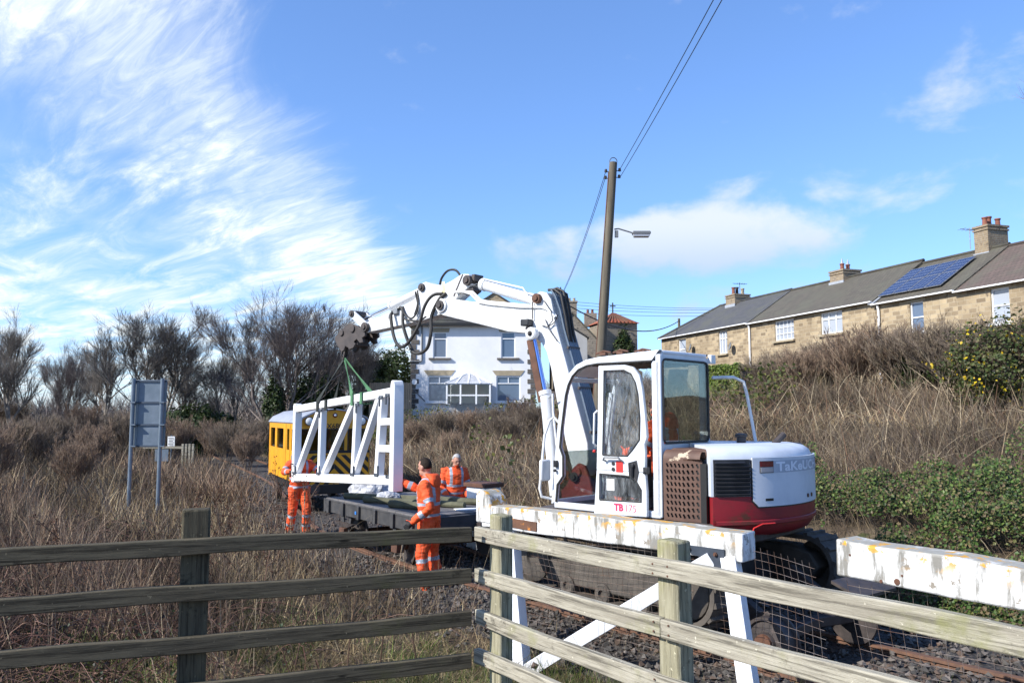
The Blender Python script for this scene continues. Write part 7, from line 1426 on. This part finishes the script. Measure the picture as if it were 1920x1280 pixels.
def hedge(label, a, b, h, w, n, cols, seed):
    a, b = np.array(a), np.array(b); g = np.random.default_rng(seed); t = g.uniform(0, 1, n); c = a + (b - a) * t[:, None]; d = unit(b - a); nx = np.array([d[1], -d[0]]); o = g.uniform(-1, 1, n); z = g.uniform(0, 1, n); face = g.integers(0, 3, n); o = np.where(face == 0, np.sign(o) * w * (.85 + .15 * g.uniform(0, 1, n)), o * w); z = np.where(face == 1, .93 + .1 * g.uniform(0, 1, n), z) * h * (1 + .06 * np.sin(t * 23)); P = c + nx * o[:, None]; C = np.column_stack([P, ground_z(P[:, 0], P[:, 1]) + z]); V, F = leaves(C, np.column_stack([nx[0] * np.sign(o), nx[1] * np.sign(o), np.where(face == 1, 1.5, .2)]) + g.normal(0, .5, (n, 3)), g.uniform(.03, .055, n)); r = empty('hedge', (a[0], a[1], 0), 0, label, 'hedge'); acc = Acc(); acc.add(V - [a[0], a[1], 0], F, pick(cols, n, 4)); acc.build('foliage', M['green_leaf'], r)
    mb = MB(); mb.bar((0, 0, gz(*a) + h * .45), (b[0] - a[0], b[1] - a[1], gz(*b) + h * .45), w * 1.5, h * .85); mb.build('twig_core', M['old_wood'], r)
p, q, s = at(1330, 690, 27.5), at(1405, 690, 26), at(1580, 660, 24.5)
hedge('clipped bright green hedge below the end of the terrace', (p.x, p.y), (q.x, q.y), 1.15, .5, 9000, [(.13, .19, .03), (.17, .22, .04), (.09, .14, .025)], 41); hedge('clipped brown-green hedge continuing along the terrace gardens', (q.x + .1, q.y - .1), (s.x, s.y), .95, .5, 9000, [(.10, .085, .035), (.13, .11, .05), (.07, .07, .025)], 42)
# far woodland that closes the horizon
def far_wood():
    a = Acc(); g = rng; n = 1300; x = np.concatenate([g.uniform(-90, -14, 900), g.uniform(5, 22, 400)]); y = np.concatenate([g.uniform(62, 95, 900), g.uniform(95, 120, 400)]); z = ground_z(x, y); hh = np.concatenate([g.uniform(3, 6.5, 900), g.uniform(4.5, 6.5, 400)]); base = np.stack([x, y, z], -1); N = 26; k = np.repeat(np.arange(n), N); b = base[k] + np.stack([g.normal(0, .3, n * N), g.normal(0, .3, n * N), g.uniform(0, .45, n * N) * hh[k]], -1); d = np.stack([g.normal(0, .5, n * N), g.normal(0, .5, n * N), np.ones(n * N)], -1); V, F, kk = ribbons(b, d, hh[k] * g.uniform(.3, .6, n * N), np.full(n * N, .05), g.uniform(0, .3, n * N), 2); a.add(V, F, pick(PURP + BARK, n * N, kk)); tag(a.build('far_woodland', M['bark'], None, 'stuff'), 'hazy leafless woodland closing the distance behind the trees', 'woodland')
far_wood()
# tall dead weeds standing behind the dark fence
def dead_weed(u, D, h, seed, lab, heads=True):
    g = np.random.default_rng(seed); loc = put(u, D, -.03); r = empty('dead_weed', loc, 0, lab, 'plant', 'dead weed stalks behind the fence'); t = np.linspace(0, 1, 7); P = np.stack([.12 * h * t ** 2 * g.normal(0, 1), .1 * h * t ** 2 * g.normal(0, 1), h * t], -1)[None]; V, F = tubes(P, (.009 * (1 - .7 * t))[None], 5); a = Acc(); cols = [(.16, .10, .07), (.24, .17, .12), (.12, .075, .055)]; a.add(V, F, pick(cols, 1, 35)); nb = 9 if heads else 3; s = g.uniform(.35, .95, nb); B = np.stack([np.interp(s, t, P[0, :, i]) for i in range(3)], -1); d = unit(np.stack([g.normal(0, .6, nb), g.normal(0, .6, nb), np.ones(nb)], -1)); L = h * g.uniform(.18, .4, nb) * (1.2 - s * .6); tt = np.linspace(0, 1, 4); Q = B[:, None] + d[:, None] * (L[:, None] * tt)[..., None]; V, F = tubes(Q, np.repeat((.0045 * (1 - .6 * tt))[None], nb, 0), 4); a.add(V, F, pick(cols, nb, 16)); a.build('stalk', M['bark'], r)
    if heads:
        m = 26 * nb; k = g.integers(0, nb, m); C = Q[k, g.integers(1, 4, m)] + g.normal(0, .016, (m, 3)); V, F = leaves(C, g.normal(0, 1, (m, 3)), g.uniform(.006, .014, m)); b = Acc(); b.add(V, F, pick([(.09, .045, .03), (.13, .07, .045)], m, 4)); b.build('seed_heads', M['dry_stems'], r, 'stuff')
for i, (u, D, h) in enumerate([(405, 8.6, 1.45), (440, 8.2, 1.55), (470, 8.9, 1.35), (500, 8.5, 1.6), (385, 7.9, 1.2), (525, 9.3, 1.3), (120, 7.5, 1.3)]): dead_weed(u, D, h, 60 + i, 'tall branched brown dead weed with seed heads behind the fence')
for i, (u, D, h) in enumerate([(530, 11.5, 1.5), (575, 12.2, 1.45), (552, 10.8, 1.35), (600, 13.0, 1.3), (515, 12.6, 1.5)]): dead_weed(u, D, h, 70 + i, 'tall dead weed with dark seed heads standing between the tracks and the tall sign')
for i, (u, D, h) in enumerate([(235, 6.3, 1.0), (660, 7.0, .9), (560, 6.6, 1.05), (790, 6.4, .95), (310, 7.2, 1.1), (720, 7.4, .8), (60, 6.4, 1.0)]): dead_weed(u, D, h, 80 + i, 'single thin pale dead stalk standing behind the fence', False)
